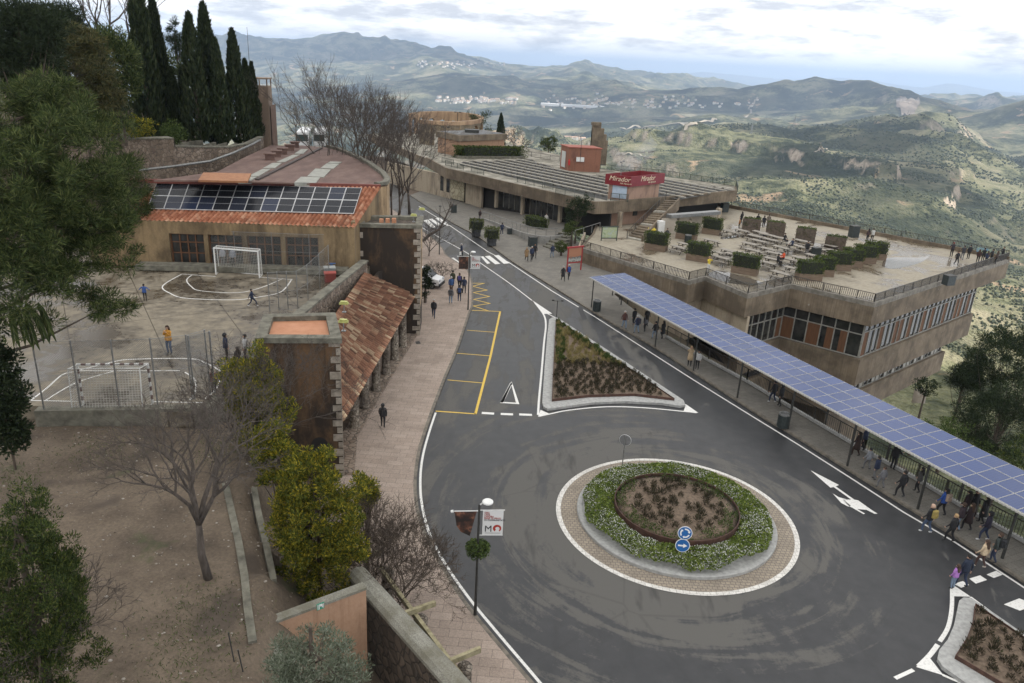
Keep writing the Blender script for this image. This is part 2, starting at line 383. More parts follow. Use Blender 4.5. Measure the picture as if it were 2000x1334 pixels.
def ground_z(x, y):
    a = np.arctan2(x, y); r = np.hypot(x, y)
    i = np.clip((a - AZ[0]) / (AZ[1] - AZ[0]), 0, nA - 2); j = np.clip((np.log(r) - LR[0]) / (LR[1] - LR[0]), 0, nR - 2)
    i0 = i.astype(int); j0 = j.astype(int); fi = i - i0; fj = j - j0
    return (ZZ[i0, j0] * (1 - fi) + ZZ[i0 + 1, j0] * fi) * (1 - fj) + (ZZ[i0, j0 + 1] * (1 - fi) + ZZ[i0 + 1, j0 + 1] * fi) * fj
# ---- woods and scrub on the hillsides (nobody could count them)
def leafmat(name, cols, rough=0.75, trans=0.25, hue=0.0):
    if name in _mc: return _mc[name]
    t = NT(name); g = t.n('ShaderNodeNewGeometry')
    c = t.ramp(g.outputs['Random Per Island'], [(i / max(1, len(cols) - 1), k) for i, k in enumerate(cols)])
    oi = t.n('ShaderNodeObjectInfo'); hs = t.n('ShaderNodeHueSaturation')
    t.l(t.math('ADD', 0.85, t.math('MULTIPLY', oi.outputs['Random'], 0.3)), hs.inputs['Value']); t.l(c, hs.inputs['Color'])
    t.col(hs.outputs[0]); t.rough(rough); t.b.inputs['Specular IOR Level'].default_value = 0.25
    tr = t.n('ShaderNodeBsdfTranslucent'); t.l(hs.outputs[0], tr.inputs[0]); mx = t.n('ShaderNodeMixShader'); mx.inputs[0].default_value = trans
    t.l(t.b.outputs[0], mx.inputs[1]); t.l(tr.outputs[0], mx.inputs[2]); t.l(mx.outputs[0], t.out.inputs[0])
    _mc[name] = t.m; return t.m
def blobs(C, S, n_seed=1):                                            # lumpy little crowns, one mesh
    ico = np.array([(0, 0, 1), (0.89, 0, .45), (.28, .85, .45), (-.72, .53, .45), (-.72, -.53, .45), (.28, -.85, .45), (.72, .53, -.45), (-.28, .85, -.45), (-.89, 0, -.45), (-.28, -.85, -.45), (.72, -.53, -.45), (0, 0, -1)])
    fc = np.array([(0, 1, 2), (0, 2, 3), (0, 3, 4), (0, 4, 5), (0, 5, 1), (1, 6, 2), (2, 7, 3), (3, 8, 4), (4, 9, 5), (5, 10, 1), (6, 7, 2), (7, 8, 3), (8, 9, 4), (9, 10, 5), (10, 6, 1)])
    g = np.random.default_rng(n_seed); n = len(C)
    Vv = C[:, None, :] + ico[None] * S[:, None, :] * g.uniform(0.7, 1.3, (n, 12, 1))
    Ff = fc[None] + (np.arange(n) * 12)[:, None, None]
    return Vv.reshape(-1, 3), Ff.reshape(-1, 3)
n = 90000
r_ = np.exp(RNG.uniform(math.log(420), math.log(3600), n)); a_ = RNG.uniform(rad(-6), rad(42), n)
x_, y_ = r_ * np.sin(a_), r_ * np.cos(a_)
dens = fbm(x_ / 170, y_ / 170, 6, False, .62); keep = (dens + RNG.uniform(-.05, .05, n)) > np.interp(r_, [420, 1200, 2000], [0.54, 0.52, 0.49])
x_, y_, r_ = x_[keep], y_[keep], r_[keep]; z_ = ground_z(x_, y_)
s_ = RNG.uniform(1.0, 2.4, len(x_)) * np.interp(r_, [420, 1000, 3600], [0.55, 0.75, 1.9])
Vb, Fb = blobs(np.stack([x_, y_, z_ + s_ * 0.5], -1), np.stack([s_, s_, s_ * 0.95], -1), 5)
wood = raw_mesh('hillside_woods', Vb, Fb, leafmat('wood_leaves', [(0.022, 0.03, 0.016), (0.042, 0.052, 0.028), (0.07, 0.078, 0.042)], trans=0.0), smooth=True)
tag(wood, 'dark green scrub and pine woods over the far hillsides', 'woods', kind='stuff')
# ---- villages down in the valley
m_wall = [M('house_white', (0.72, 0.69, 0.63)), M('house_cream', (0.62, 0.52, 0.40)), M('house_grey', (0.55, 0.55, 0.54))]
m_roof = M('house_tiles', (0.42, 0.29, 0.22))
def house_mesh(w, d, h, rh, wall):
    b = MB(); b.prism([(-w / 2, -d / 2), (w / 2, -d / 2), (w / 2, d / 2), (-w / 2, d / 2)], -6, h, 0)
    e_ = 0.4; b.add([(-w / 2 - e_, -d / 2 - e_, h), (w / 2 + e_, -d / 2 - e_, h), (w / 2 + e_, d / 2 + e_, h), (-w / 2 - e_, d / 2 + e_, h), (-w / 2 - e_, 0, h + rh), (w / 2 + e_, 0, h + rh)],
          [(0, 1, 5, 4), (2, 3, 4, 5), (0, 4, 3), (1, 2, 5), (3, 2, 1, 0)], 1)
    return b
protos = [house_mesh(13, 9, 7, 2.4, 0), house_mesh(17, 10, 9, 2.2, 1), house_mesh(11, 10, 6, 2.6, 2)]
pobs = [b.build('village_house', [m_wall[i], m_roof]) for i, b in enumerate(protos)]
used = [False] * 3
def put_house(p, i, rz, s, label, group):
    o = pobs[i] if not used[i] else pobs[i].copy()
    if used[i]: COL.objects.link(o)
    used[i] = True; o.location = p; o.rotation_euler = (0, 0, rz); o.scale = (s, s, s); tag(o, label, 'house', group)
towns = [((850, 1010), (194, 204), 70, 'small white house in the long village on the valley side', 'white village houses on the valley side', 1.5),
         ((1060, 1345), (192, 213), 80, 'pale house scattered among trees right of the long village', 'pale houses among trees across the valley', 1.3),
         ((1040, 1290), (276, 290), 60, 'cream house in the river town just beyond the near ridge', 'river town houses below the ridge', 1.1),
         ((815, 985), (118, 140), 34, 'tiny white house high on the far wooded slope', 'white houses high on the far slope', 1.8),
         ((1345, 1480), (200, 212), 20, 'tiny pale house near the foot of the far dark hill', 'pale houses at the foot of the far hill', 1.4)]
rest = []
for (ua, ub), (va, vb), n_, lab, grp, sc_ in towns:
    for k in range(int(n_ * 2.0)):
        u_ = ua + (ub - ua) * random.random(); v_ = random.gauss((va + vb) / 2, (vb - va) / 4)
        if vnoise(np.array([u_ / 14.0]), np.array([v_ / 5.0]))[0] < 0.38: continue
        p = hit(u_, v_, 0, 2600)
        if p is None: continue
        if k < n_: put_house(p, random.randrange(3), random.uniform(0, 3.14), sc_ * random.uniform(.8, 1.25), lab, grp)
        else: rest.append((p, random.uniform(0, 3.14), sc_ * random.uniform(.7, 1.2)))
b = MB()
for p, rz, s in rest:
    q = house_mesh(13 * s, 9 * s, 7 * s, 2.4 * s, 0); Mz = Matrix.Rotation(rz, 3, 'Z')
    b.add([Mz @ Vector(x) + p for x in q.v], [], 0); n0 = len(b.v) - len(q.v)
    b.f += [tuple(i + n0 for i in f) for f in q.f]; b.mi += q.mi
far_h = b.build('far_village_houses', [m_wall[0], m_roof]); tag(far_h, 'mass of further white houses filling the far villages', 'houses', kind='stuff')
# long white works sheds by the village
b = MB()
p = hit(1145, 211, 0, 4000)
if p:
    sd = Vector((p.y, -p.x, 0)).normalized()
    for k, (o_, l_) in enumerate(((-260, 130), (-120, 120), (10, 140), (160, 120))):
        c_ = p + sd * o_; b.box((c_.x, c_.y, c_.z + 6), (l_, 70, 16), math.atan2(sd.y, sd.x))
    w = b.build('factory_shed', M('shed_white', (0.75, 0.75, 0.75)), loc=p); tag(w, 'long white factory sheds beside the far valley village', 'factory')
# ---- roads and tracks in the valley, a quarry scar
m_track = M('track_dust', (0.22, 0.19, 0.145), (0.34, 0.30, 0.24), .02, .95)
for L, w_ in (([(1480, 192), (1472, 205), (1462, 214), (1468, 220), (1455, 233)], 26), ([(1210, 254), (1250, 249), (1300, 246), (1345, 244), (1385, 240), (1400, 238)], 30), ([(1335, 258), (1345, 250), (1362, 245)], 18), ([(1205, 300), (1235, 303), (1262, 308)], 9), ([(1590, 300), (1612, 292), (1622, 300)], 7)):
    uu = [(a[0] + (c[0] - a[0]) * k / 6, a[1] + (c[1] - a[1]) * k / 6) for a, c in zip(L[:-1], L[1:]) for k in range(6)] + [L[-1]]
    pts = [p for p in (hit(u_, v_, 0, 600) for u_, v_ in uu) if p]; pts = [p for k, p in enumerate(pts) if k == 0 or (p - pts[k - 1]).length < 400]
    if len(pts) < 3: continue
    A_, B_ = offset_line(pts, w_ * .22), offset_line(pts, -w_ * .22); vs = []
    for q_ in A_ + B_: vs.append((q_.x, q_.y, float(ground_z(np.array(q_.x), np.array(q_.y))) + 1.5 + w_ * .06))
    n_ = len(pts); b = MB(); b.add(vs, [(k, n_ + k, n_ + k + 1, k + 1) for k in range(n_ - 1)]); tag(b.build('valley_track', m_track), kind='structure')
qv = []; qn = 9
for j in range(qn):
    v_ = 197 + 33 * j / (qn - 1)
    for i in range(qn): qv.append(hit(1772 - 10 + (i / (qn - 1) - .5) * (26 + 22 * math.sin(math.pi * min(1, .25 + j / qn))) + 10, v_ + 3 * math.sin(i * 2.1), 9, 5000) or Vector((0, 0, -500)))
qf = [(j * qn + i, j * qn + i + 1, (j + 1) * qn + i + 1, (j + 1) * qn + i) for j in range(qn - 1) for i in range(qn - 1) if max((qv[a] - qv[c]).length for a in (j * qn + i, j * qn + i + 1, (j + 1) * qn + i) for c in ((j + 1) * qn + i + 1,)) < 900]
if qf: b = MB(); b.add(qv, qf); tag(b.build('quarry_face', M('quarry_rock', (0.10, 0.08, 0.062), (0.27, 0.225, 0.185), .014, .95)), kind='structure')
# ---- clouds that shade the place (above the frame) and drift over the valley
t = NT('cloud_mass'); t.col((0.9, 0.9, 0.92)); t.rough(1.0); t.b.inputs['Specular IOR Level'].default_value = 0
tr = t.n('ShaderNodeBsdfTranslucent', _Color=(0.9, 0.92, 0.95, 1)); mx = t.n('ShaderNodeMixShader'); mx.inputs[0].default_value = 0.62
t.l(t.b.outputs[0], mx.inputs[1]); t.l(tr.outputs[0], mx.inputs[2]); t.l(mx.outputs[0], t.out.inputs[0]); m_cloud = t.m
def cloud(x, y, rx, ry, alt, seed, g0=(0, 0, 0)):
    """a cloud whose shadow falls round (x, y) on ground at height g0"""
    k = (alt - g0) / SUN_DIR.z; c = Vector((x + SUN_DIR.x * k, y + SUN_DIR.y * k, alt))
    nu, nv = 36, 14; th = np.linspace(0, 2 * np.pi, nu, endpoint=False); ph = np.linspace(-np.pi / 2, np.pi / 2, nv)
    T, Pp = np.meshgrid(th, ph); x0, y0, z0 = np.cos(Pp) * np.cos(T), np.cos(Pp) * np.sin(T), np.sin(Pp)
    d = 0.55 + 0.9 * fbm(x0 * 1.6 + seed * 3.1 + 20, y0 * 1.6 + z0 * 1.3 + 20, 4)
    Vv = np.stack([c.x + x0 * rx * d, c.y + y0 * ry * d, c.z + z0 * min(rx, ry) * 0.18 * d], -1).reshape(-1, 3)
    i_, j_ = np.meshgrid(np.arange(nv - 1), np.arange(nu), indexing='ij'); a_ = (i_ * nu + j_).ravel(); b_ = (i_ * nu + (j_ + 1) % nu).ravel()
    o = raw_mesh('cloud', Vv, np.stack([a_, b_, b_ + nu, a_ + nu], -1), m_cloud, loc=c, smooth=True); tag(o, kind='structure')
cloud(40, 110, 270, 330, 900, 1, 0)
for u_, v_, rx, ry, sd_ in CLOUDS:
    p = hit(u_, v_, 0, 300)
    if p is not None: cloud(p.x, p.y, rx, ry, 1500, sd_, p.z)
# ---- the air
hz = MB(); zlo = float(ZZ.min()) - 30; zhi = float(ZZ.max()) + 25
hz.prism([(-62000, -3000), (62000, -3000), (62000, 62000), (-62000, 62000)], zlo, zhi)
m = bpy.data.materials.new('haze_air'); m.use_nodes = True; nt = m.node_tree; nt.nodes.clear()
o_ = nt.nodes.new('ShaderNodeOutputMaterial'); v_ = nt.nodes.new('ShaderNodeVolumePrincipled')
v_.inputs['Color'].default_value = (0.56, 0.73, 1.0, 1); v_.inputs['Density'].default_value = HAZE; v_.inputs['Anisotropy'].default_value = 0.1
nt.links.new(v_.outputs[0], o_.inputs['Volume'])
haze = hz.build('haze', m); tag(haze, 'thin blue air over the whole valley', 'haze', kind='stuff')
# ================================================================== road, pavements, islands
RC = Vector((8.97, 34.32, 0))
t = NT('asphalt')
pv = t.pos(loc=(-RC.x, -RC.y, 0)); sp = t.n('ShaderNodeSeparateXYZ'); t.l(pv, sp.inputs[0])
ang = t.math('ARCTAN2', sp.outputs['Y'], sp.outputs['X'])
ln = t.n('ShaderNodeVectorMath', operation='LENGTH'); t.l(pv, ln.inputs[0]); rr = ln.outputs['Value']
cb = t.n('ShaderNodeCombineXYZ'); t.l(t.math('MULTIPLY', ang, 1.0), cb.inputs[0]); t.l(t.math('MULTIPLY', rr, 0.8), cb.inputs[1])
s1 = t.noise(cb.outputs[0], 1.15, 9, 0.62, 0.9)
s2 = t.noise(t.pos((0.62, 0.075, 1), rz=rad(-12)), 0.95, 9, 0.62, 0.3)
near = t.ramp(t.math('MULTIPLY', rr, 0.02), [(0.26, 1.0), (0.36, 0.0)])
wet = t.mix(near, s2, s1); bias = t.ramp(t.math('MULTIPLY', rr, 0.05), [(0.30, 0.56), (0.44, 0.53), (0.56, 0.44), (0.8, 0.47)]); side = t.ramp(t.math('ADD', t.math('MULTIPLY', sp.outputs['X'], 0.05), 0.5), [(0.5, 0.0), (0.72, 0.075)])
brk = t.noise(t.pos(), 2.6, 7, 0.68)
wet = t.math('ADD', t.math('MULTIPLY', wet, 0.58), t.math('MULTIPLY', t.noise(t.pos((1, .5, 1), rz=rad(-20)), .5, 9, .7, .5), 0.42)); wet = t.math('SUBTRACT', t.math('ADD', wet, t.math('SUBTRACT', bias, 0.5)), side); wet = t.math('ADD', wet, t.math('MULTIPLY', t.math('SUBTRACT', t.noise(t.pos(), 7, 6, .8), 0.5), 0.16))
lane = t.n('ShaderNodeSeparateXYZ'); t.l(t.pos(rz=rad(-24.2)), lane.inputs[0])        # the through lane stays wet and dark
lanem = t.ramp(t.math('MULTIPLY', t.math('ADD', lane.outputs['X'], -30.2), 0.1), [(0.0, 0.0), (0.22, 1.0)])
crk = t.n('ShaderNodeTexVoronoi', _Scale=0.30, feature='DISTANCE_TO_EDGE'); t.l(t.mix(0.55, t.pos(), t.n('ShaderNodeTexNoise', _Scale=1.3, _Detail=5).outputs['Color']), crk.inputs['Vector'])
dry = t.ramp(wet, [(0.462, 0.0), (0.478, 0.35), (0.515, 1.0)])
fine = t.noise(t.pos(), 60, 3, 0.8)
dc = t.ramp(fine, [(0.3, (0.080, 0.077, 0.071)), (0.7, (0.128, 0.123, 0.114))])
wc = t.ramp(t.noise(t.pos(), 1.2, 5), [(0.3, (0.026, 0.027, 0.029)), (0.7, (0.040, 0.040, 0.042))])
ac = t.mix(dry, wc, dc); ac = t.mix(t.ramp(t.noise(t.pos((1, .22, 1), rz=rad(-24)), .8, 5, .6), [(.58, 0.0), (.68, .45)]), ac, (0.022, 0.022, 0.023)); t.col(t.mix(t.ramp(crk.outputs['Distance'], [(0.003, .16), (0.007, 0.0)]), ac, (0.018, 0.018, 0.018))); t.rough(t.ramp(dry, [(0, 0.42), (1, 0.9)])); t.bump(fine, 0.15, 0.01)
t.b.inputs['Specular IOR Level'].default_value = 0.35
m_asph = t.m
def brickmat(name, c1, c2, mort, w, h, rz=0.0, ms=0.012, stain=None, rough=0.85):
    t = NT(name); v = t.pos(rz=rz)
    b = t.n('ShaderNodeTexBrick', _Scale=1.0, _Brick_Width=w, _Row_Height=h, _Mortar_Size=ms, _Mortar_Smooth=0.3, _Bias=0.0)
    b.inputs['Color1'].default_value = (*c1, 1); b.inputs['Color2'].default_value = (*c2, 1); b.inputs['Mortar'].default_value = (*mort, 1)
    t.l(v, b.inputs['Vector']); c = b.outputs['Color']
    nz = t.noise(v, 0.55, 7, 0.65); c = t.mix(t.ramp(nz, [(0.33, 0.5), (0.52, 0.0)]), c, stain or tuple(k * 0.55 for k in c1))
    n2_ = t.noise(v, 14, 4, 0.7); c = t.mix(0.25, c, t.ramp(n2_, [(0.3, 0.0), (0.7, 1.0)]), 'OVERLAY')
    t.col(c); t.rough(rough); t.bump(b.outputs['Fac'], -0.3, 0.01); return t.m
m_pav = brickmat('pink_paving', (0.30, 0.238, 0.195), (0.36, 0.29, 0.24), (0.17, 0.135, 0.11), 0.92, 0.47, rad(3))
m_side = brickmat('grey_paving', (0.155, 0.145, 0.125), (0.19, 0.175, 0.15), (0.10, 0.092, 0.08), 0.6, 0.4, rad(-24), stain=(0.085, 0.08, 0.07))
m_cobb = brickmat('cobble_ring', (0.25, 0.21, 0.165), (0.31, 0.26, 0.20), (0.13, 0.115, 0.10), 0.23, 0.2, ms=0.018)
m_kerb = M('kerb_stone', (0.28, 0.28, 0.27), (0.40, 0.40, 0.385), 5, 0.8)
m_kerbd = M('kerb_stained', (0.10, 0.09, 0.075), (0.20, 0.175, 0.14), 3, 0.85)
m_white = M('road_white', (0.52, 0.51, 0.48), (0.72, 0.71, 0.68), 9, 0.6, detail=9, lo=0.28, hi=0.5)
m_yellow = M('road_yellow', (0.55, 0.36, 0.05), (0.70, 0.48, 0.07), 9, 0.6)
m_earth = M('earth', (0.085, 0.062, 0.045), (0.15, 0.11, 0.08), 2.5, 0.95, 0.5)
def PP(uvs, z=0.0): return [P(u, v, z) for u, v in uvs]
LK = [(760, 405), (800, 432), (825, 452), (850, 470), (866, 487), (872, 499), (897, 516), (914, 530), (923, 552), (924, 596), (917.5, 614), (897, 677), (872, 737), (848, 800), (831, 850), (820, 890), (814, 940), (817, 990), (831, 1040), (862, 1100), (905, 1170), (960, 1240), (1045, 1340), (1130, 1440)]
RK = [(800, 382), (850, 415), (884, 437), (935.6, 465), (1001, 513), (1077, 560), (1180, 624), (1275, 678), (1383, 748), (1491, 818), (1560, 859), (1738, 972), (1861, 1049), (2000, 1140), (2200, 1275)]
lk_w = smooth_line(PP(LK), 5); rk_w = smooth_line(PP(RK), 3)
b = MB(); b.sheet([(-60, 8), (33, 8), (33, 22), (26.7, 33.6), (19.8, 48.7), (13.4, 62.2), (10, 75), (9, 88), (2, 110), (-8, 135), (-30, 175), (-75, 175), (-75, 100), (-60, 60)], -0.06)
tag(b.build('ground', m_earth), kind='structure')
b = MB(); L0, R0_ = lk_w[0], rk_w[0]
b.sheet([p.xy for p in lk_w] + [(12, 9), (33, 9)] + [p.xy for p in reversed(rk_w)] + [(-30, 160), (-52, 160)], 0.0)
road = b.build('road', m_asph); tag(road, kind='structure')
# kerbs and pavements
lk_out = offset_line(lk_w, -0.16)
lk_back = [(p.x - 0.16, p.y) for p in lk_w]
b = MB(); kl = offset_line(lk_w, 0.08); b.wall(lk_w, 0.18, -0.05, 0.12, side=-0.09)
tag(b.build('left_kerb', m_kerbd), kind='structure')
inner = offset_line(lk_w, -0.18)
b = MB(); b.prism([p.xy for p in inner] + [(4, 9), (-6.0, 9), (-7.5, 22), (-9.6, 34), (-9.6, 36), (-10.5, 60), (-10.5, 82), (-24, 112)], -0.04, 0.125)
pav = b.build('pavement', m_pav); tag(pav, kind='structure')
b = MB(); b.wall(rk_w, 0.2, -0.05, 0.12, side=0.10); tag(b.build('right_kerb', m_kerbd), kind='structure')
rin = offset_line(rk_w, 0.2)
RAILB = [P(u, v, 0.13) for u, v in [(1195, 575), (1302, 659), (1383, 705), (1458, 745.5), (1545, 797), (1687, 880.6), (1789, 936.7), (1904, 1005.5), (2000, 1059), (2200, 1180)]]
b = MB(); b.prism([p.xy for p in rin] + [(p.x + 0.25, p.y + 0.12) for p in reversed(RAILB)] + [(12.5, 82), (8.5, 89), (8.5, 97), (4, 104), (-6, 118), (-16, 134)], -0.04, 0.125)
swalk = b.build('right_pavement', m_side); tag(swalk, kind='structure')
# roundabout
def ring_sheet(r0, r1, z, n=96, c=RC):
    b = MB(); vs = []; fs = []
    for k in range(n):
        a = 2 * math.pi * k / n; ca, sa = math.cos(a), math.sin(a)
        vs += [(c.x + r0 * ca, c.y + r0 * sa, z), (c.x + r1 * ca, c.y + r1 * sa, z)]
    for k in range(n): q = (k + 1) % n; fs.append((2 * k, 2 * k + 1, 2 * q + 1, 2 * q))
    return b.add(vs, fs)
tag(ring_sheet(5.1, 5.98, 0.010).build('cobble_apron', m_cobb), kind='structure')
tag(ring_sheet(5.96, 6.21, 0.016).build('white_ring', brickmat('white_setts', (0.56, 0.54, 0.50), (0.66, 0.64, 0.60), (0.3, 0.28, 0.26), 0.3, 0.3, stain=(0.42, 0.40, 0.37))), kind='structure')
b = MB(); b.lathe(RC, [(5.12, 0.0), (5.12, 0.16), (5.08, 0.2), (4.85, 0.2), (4.84, 0.17), (0.05, 0.17)], 96)
isl = b.build('roundabout_island', m_kerb, loc=RC); tag(isl, kind='structure')
# traffic islands
def kerb_island(uvs, name, inner_uv, h=0.16):
    pts = smooth_line(PP(uvs + [uvs[0]], 0.1), 3)[:-1]
    b = MB(); b.prism([p.xy for p in pts], 0.0, h); o = b.build(name, m_kerb); tag(o, kind='structure')
def z6(o, sc, L): return [(o[0] + a / sc, o[1] + c / sc) for a, c in L]
I1 = z6((1040, 580), 5.556, [(215, 228), (180, 250), (160, 420), (130, 780), (105, 1150), (120, 1200), (165, 1222), (300, 1205), (640, 1155), (1000, 1140), (1400, 1160), (1600, 1190), (1655, 1180), (1640, 1130), (1300, 905), (900, 640), (600, 445), (280, 235)])
I2 = z6((1600, 1000), 3.995, [(1090, 700), (1125, 675), (1185, 680), (1400, 825), (1598, 965), (1900, 1170), (2000, 1650), (1500, 1580), (1150, 1350), (960, 1215), (920, 1150), (935, 1085), (1000, 1005), (1050, 890)])
for uvs in (I1, I2):
    pts = PP(uvs, 0.1); b = MB(); b.prism([p.xy for p in pts], 0.0, 0.17); tag(b.build('traffic_island', m_kerb), kind='structure')
B1 = z6((1040, 580), 5.556, [(255, 250), (240, 520), (220, 900), (213, 1130), (600, 1085), (1100, 1070), (1535, 1120), (1200, 890), (870, 670), (560, 460)])
B2 = z6((1600, 1000), 3.995, [(1215, 735), (1200, 860), (1150, 1000), (1060, 1140), (1430, 1360), (1800, 1500), (1850, 1180), (1598, 1000)])
m_corten = M('corten_steel', (0.05, 0.025, 0.018), (0.10, 0.05, 0.035), 4, 0.8)
m_soil = M('bed_soil', (0.10, 0.072, 0.05), (0.19, 0.14, 0.10), 7, 0.95, 0.6)
BED = []
for uvs in (B1, B2):
    pts = [p.xy for p in PP(uvs, 0.2)]
    e_ = thing('planting_bed', (*pts[0], 0.17), 'triangular planting bed in a low rusty steel edging on the traffic island beyond the roundabout' if uvs is B1 else 'planting bed in rusty steel edging on the traffic island at lower right', 'planting bed')
    b = MB(); b.prism(pts, 0.16, 0.27); b.build('soil', m_soil, e_)
    b = MB(); b.wall(pts + [pts[0]], 0.03, 0.15, 0.36); b.build('edging', m_corten, e_); BED.append(pts)
# ------------------------------------------------------------------ painted markings
def marks(name, items, mat):
    b = MB()
    for it in items:
        if it[0] == 'l': b.strip(PP(it[1]), it[2], 0.005)
        elif it[0] == 's': b.strip([p for p in smooth_line(PP(it[1]), 5)], it[2], 0.005)
        else: b.sheet(PP(it[1]), 0.009)
    o = b.build(name, mat); tag(o, kind='structure'); return o
def q(o, sc): return lambda *L: z6(o, sc, L)
za = q((740, 380), 4.448); zb = q((1040, 580), 5.556); zc = q((1600, 1000), 3.995); zd = q((1560, 720), 3.923)
marks('white_edge_line', [
    ('s', [(851, 806), (838, 845), (826, 890), (821, 935), (824, 985), (840, 1045), (874, 1108), (919, 1172), (975, 1240), (1060, 1340), (1140, 1440)], 0.13),
    ('s', za((805, 742), (770, 680), (715, 610), (650, 565), (640, 555)), 0.12),
    ('l', [(818, 403), (866, 432), (953.6, 492), (994, 512.6), (1077, 567.7), (1162.7, 619.4), (1248, 674), (1356, 743), (1464, 810), (1560, 869), (1662, 934), (1764, 1000), (1861, 1056.5), (2000, 1147.7), (2150, 1246)], 0.13),
    ('s', za((330, 262), (380, 290), (560, 392), (770, 510), (890, 600), (1120, 760), (1330, 920)), 0.12),
    ('s', zb((30, 70), (120, 190), (145, 300), (125, 500), (100, 800), (72, 1100), (60, 1280)), 0.15),
    ('s', zb((70, 1296), (180, 1272), (400, 1228), (800, 1192), (1200, 1202), (1650, 1243), (1780, 1258)), 0.13),
    ('l', zb((140, 170), (270, 236), (600, 450)), 0.12), ('l', zb((900, 655), (1300, 920), (1780, 1255)), 0.12),
    ('s', zc((1036, 600), (1034, 750), (1005, 900), (940, 1010)), 0.17), ('s', zc((925, 1035), (860, 1120), (775, 1205)), 0.19),
    ('l', zc((1180, 664), (1598, 972), (1900, 1190)), 0.14), ('l', zc((960, 1270), (1115, 1338), (1300, 1420)), 0.13), ('l', zc((592, 1298), (735, 1232)), 0.16),
    ('p', zb((0, 38), (110, 185), (215, 182))), ('p', zb((60, 1300), (88, 1226), (186, 1270))), ('p', zb((1665, 1165), (1800, 1259), (1640, 1240))),
    ('p', zc((1046, 570), (1030, 655), (1040, 658), (1182, 662))), ('p', zc((858, 1134), (755, 1210), (970, 1276)))], m_white)
marks('zebra_crossing', [('p', za(*L)) for L in ([(612, 553), (650, 548), (715, 597), (688, 607)], [(885, 540), (905, 536), (968, 597), (940, 603)], [(920, 537), (962, 531), (1056, 602), (1010, 606)], [(1000, 530), (1040, 525), (1135, 597), (1085, 602)],
    [(385, 225), (425, 217), (495, 285), (462, 291)], [(432, 215), (462, 209), (560, 275), (530, 280)], [(490, 206), (528, 200), (616, 268), (590, 274)])]
    + [('p', zc(*L)) for L in ([(1050, 562), (1120, 540), (1170, 570), (1108, 592)], [(1170, 521), (1255, 495), (1310, 531), (1222, 560)], [(1305, 489), (1380, 459), (1432, 490), (1362, 516)], [(1440, 722), (1560, 675), (1640, 705), (1640, 745), (1565, 771)])], m_white)
marks('give_way_marking', [('l', [(999, 748), (980, 786), (1011, 788), (999, 748), (980, 786)], 0.2), ('l', [(941, 806.5), (965, 808)], 0.3), ('l', [(978, 808.5), (1002, 809.5)], 0.3), ('l', [(1014, 809.5), (1039, 810.5)], 0.3)], m_white)
marks('lane_arrow', [('p', zd((90, 780), (308, 892), (282, 905), (243, 913))), ('l', zd((275, 905), (420, 1008)), 0.17), ('p', zd((415, 1003), (455, 1010), (560, 1085), (604, 1112), (580, 1113), (520, 1083), (430, 1075), (395, 1060), (370, 1040), (340, 1005))),
    ('p', zd((260, 956), (305, 985), (365, 1002), (350, 1012), (400, 1052), (380, 1058), (325, 1030))), ('l', zd((395, 1052), (502, 1113)), 0.13)], m_white)
marks('yellow_bay_marking', [('l', [(921, 606), (977.5, 608.5)], 0.14), ('l', [(977, 608), (958, 696), (928.5, 809)], 0.17), ('l', [(851, 803), (930, 808.5)], 0.14), ('l', [(912, 645), (967, 649)], 0.1), ('l', [(892, 690), (956, 695)], 0.1), ('l', [(874, 742), (942, 748)], 0.1),
    ('l', za((805, 770), (912, 771), (815, 797), (940, 830), (820, 851), (960, 886), (822, 911), (965, 946), (820, 968), (950, 1010)), 0.13)], m_yellow)
# drains and covers
b = MB(); b.sheet(PP(z6((1060, 480), 6.064, [(410, 730), (465, 720), (525, 872), (470, 880)])), 0.006); tag(b.build('asphalt_patch', M('patch_dark', (0.03, 0.03, 0.032))), kind='structure')
m_iron = M('cast_iron', (0.035, 0.033, 0.03), (0.07, 0.065, 0.06), 20, 0.7)
for uvs in ([(811, 667), (819, 666), (822, 671), (813, 672)], [(700, 975), (714, 975), (714, 983), (700, 983)]):
    pts = PP(uvs, 0.13); c_ = sum(pts, Vector()) / 4; b = MB(); b.prism([p.xy for p in pts], 0.12, 0.132)
    for k in range(4): a_ = pts[0].lerp(pts[3], (k + .5) / 4); d_ = pts[1].lerp(pts[2], (k + .5) / 4); b.beam(a_.lerp(d_, .08) + Vector((0, 0, .006)), a_.lerp(d_, .92) + Vector((0, 0, .006)), .03, .012)
    tag(b.build('drain_cover', m_iron, loc=c_), 'small dark drain grating in the pink paving beside the arcade columns' if uvs[0][1] < 900 else 'small dark cover plate in the pink paving near the yellow bushes', 'drain cover')
# slope falling away behind the bus shelter
base_pts = [Vector((4, 112, 0)), Vector((9.0, 88, 0)), Vector((10.2, 75, 0))] + [p + Vector((0.3, 0.15, 0)) for p in RAILB[1:]] + [Vector((40, 8, 0))]
base_pts = smooth_line(base_pts, 8)
dz = [(0, -0.25), (1.5, -2.2), (4, -3.6), (8, -5.2), (13, -8.2), (20, -12.5), (30, -18), (45, -27), (70, -44), (105, -66), (150, -95)]
Vv = []; 
for i, p in enumerate(base_pts):
    for k, (d, z) in enumerate(dz):
        dirv = Vector((0.92, 0.39, 0)) if p.y < 60 else Vector((0.85, 0.53, 0))
        qv = p + dirv * d; wob = (vnoise(np.array([qv.x * .22]), np.array([qv.y * .22]))[0] - .5) * min(3.0, d * .22)
        Vv.append((qv.x, qv.y, z + wob))
nn, mm = len(base_pts), len(dz)
Fq = [(i * mm + k, i * mm + k + 1, (i + 1) * mm + k + 1, (i + 1) * mm + k) for i in range(nn - 1) for k in range(mm - 1)]
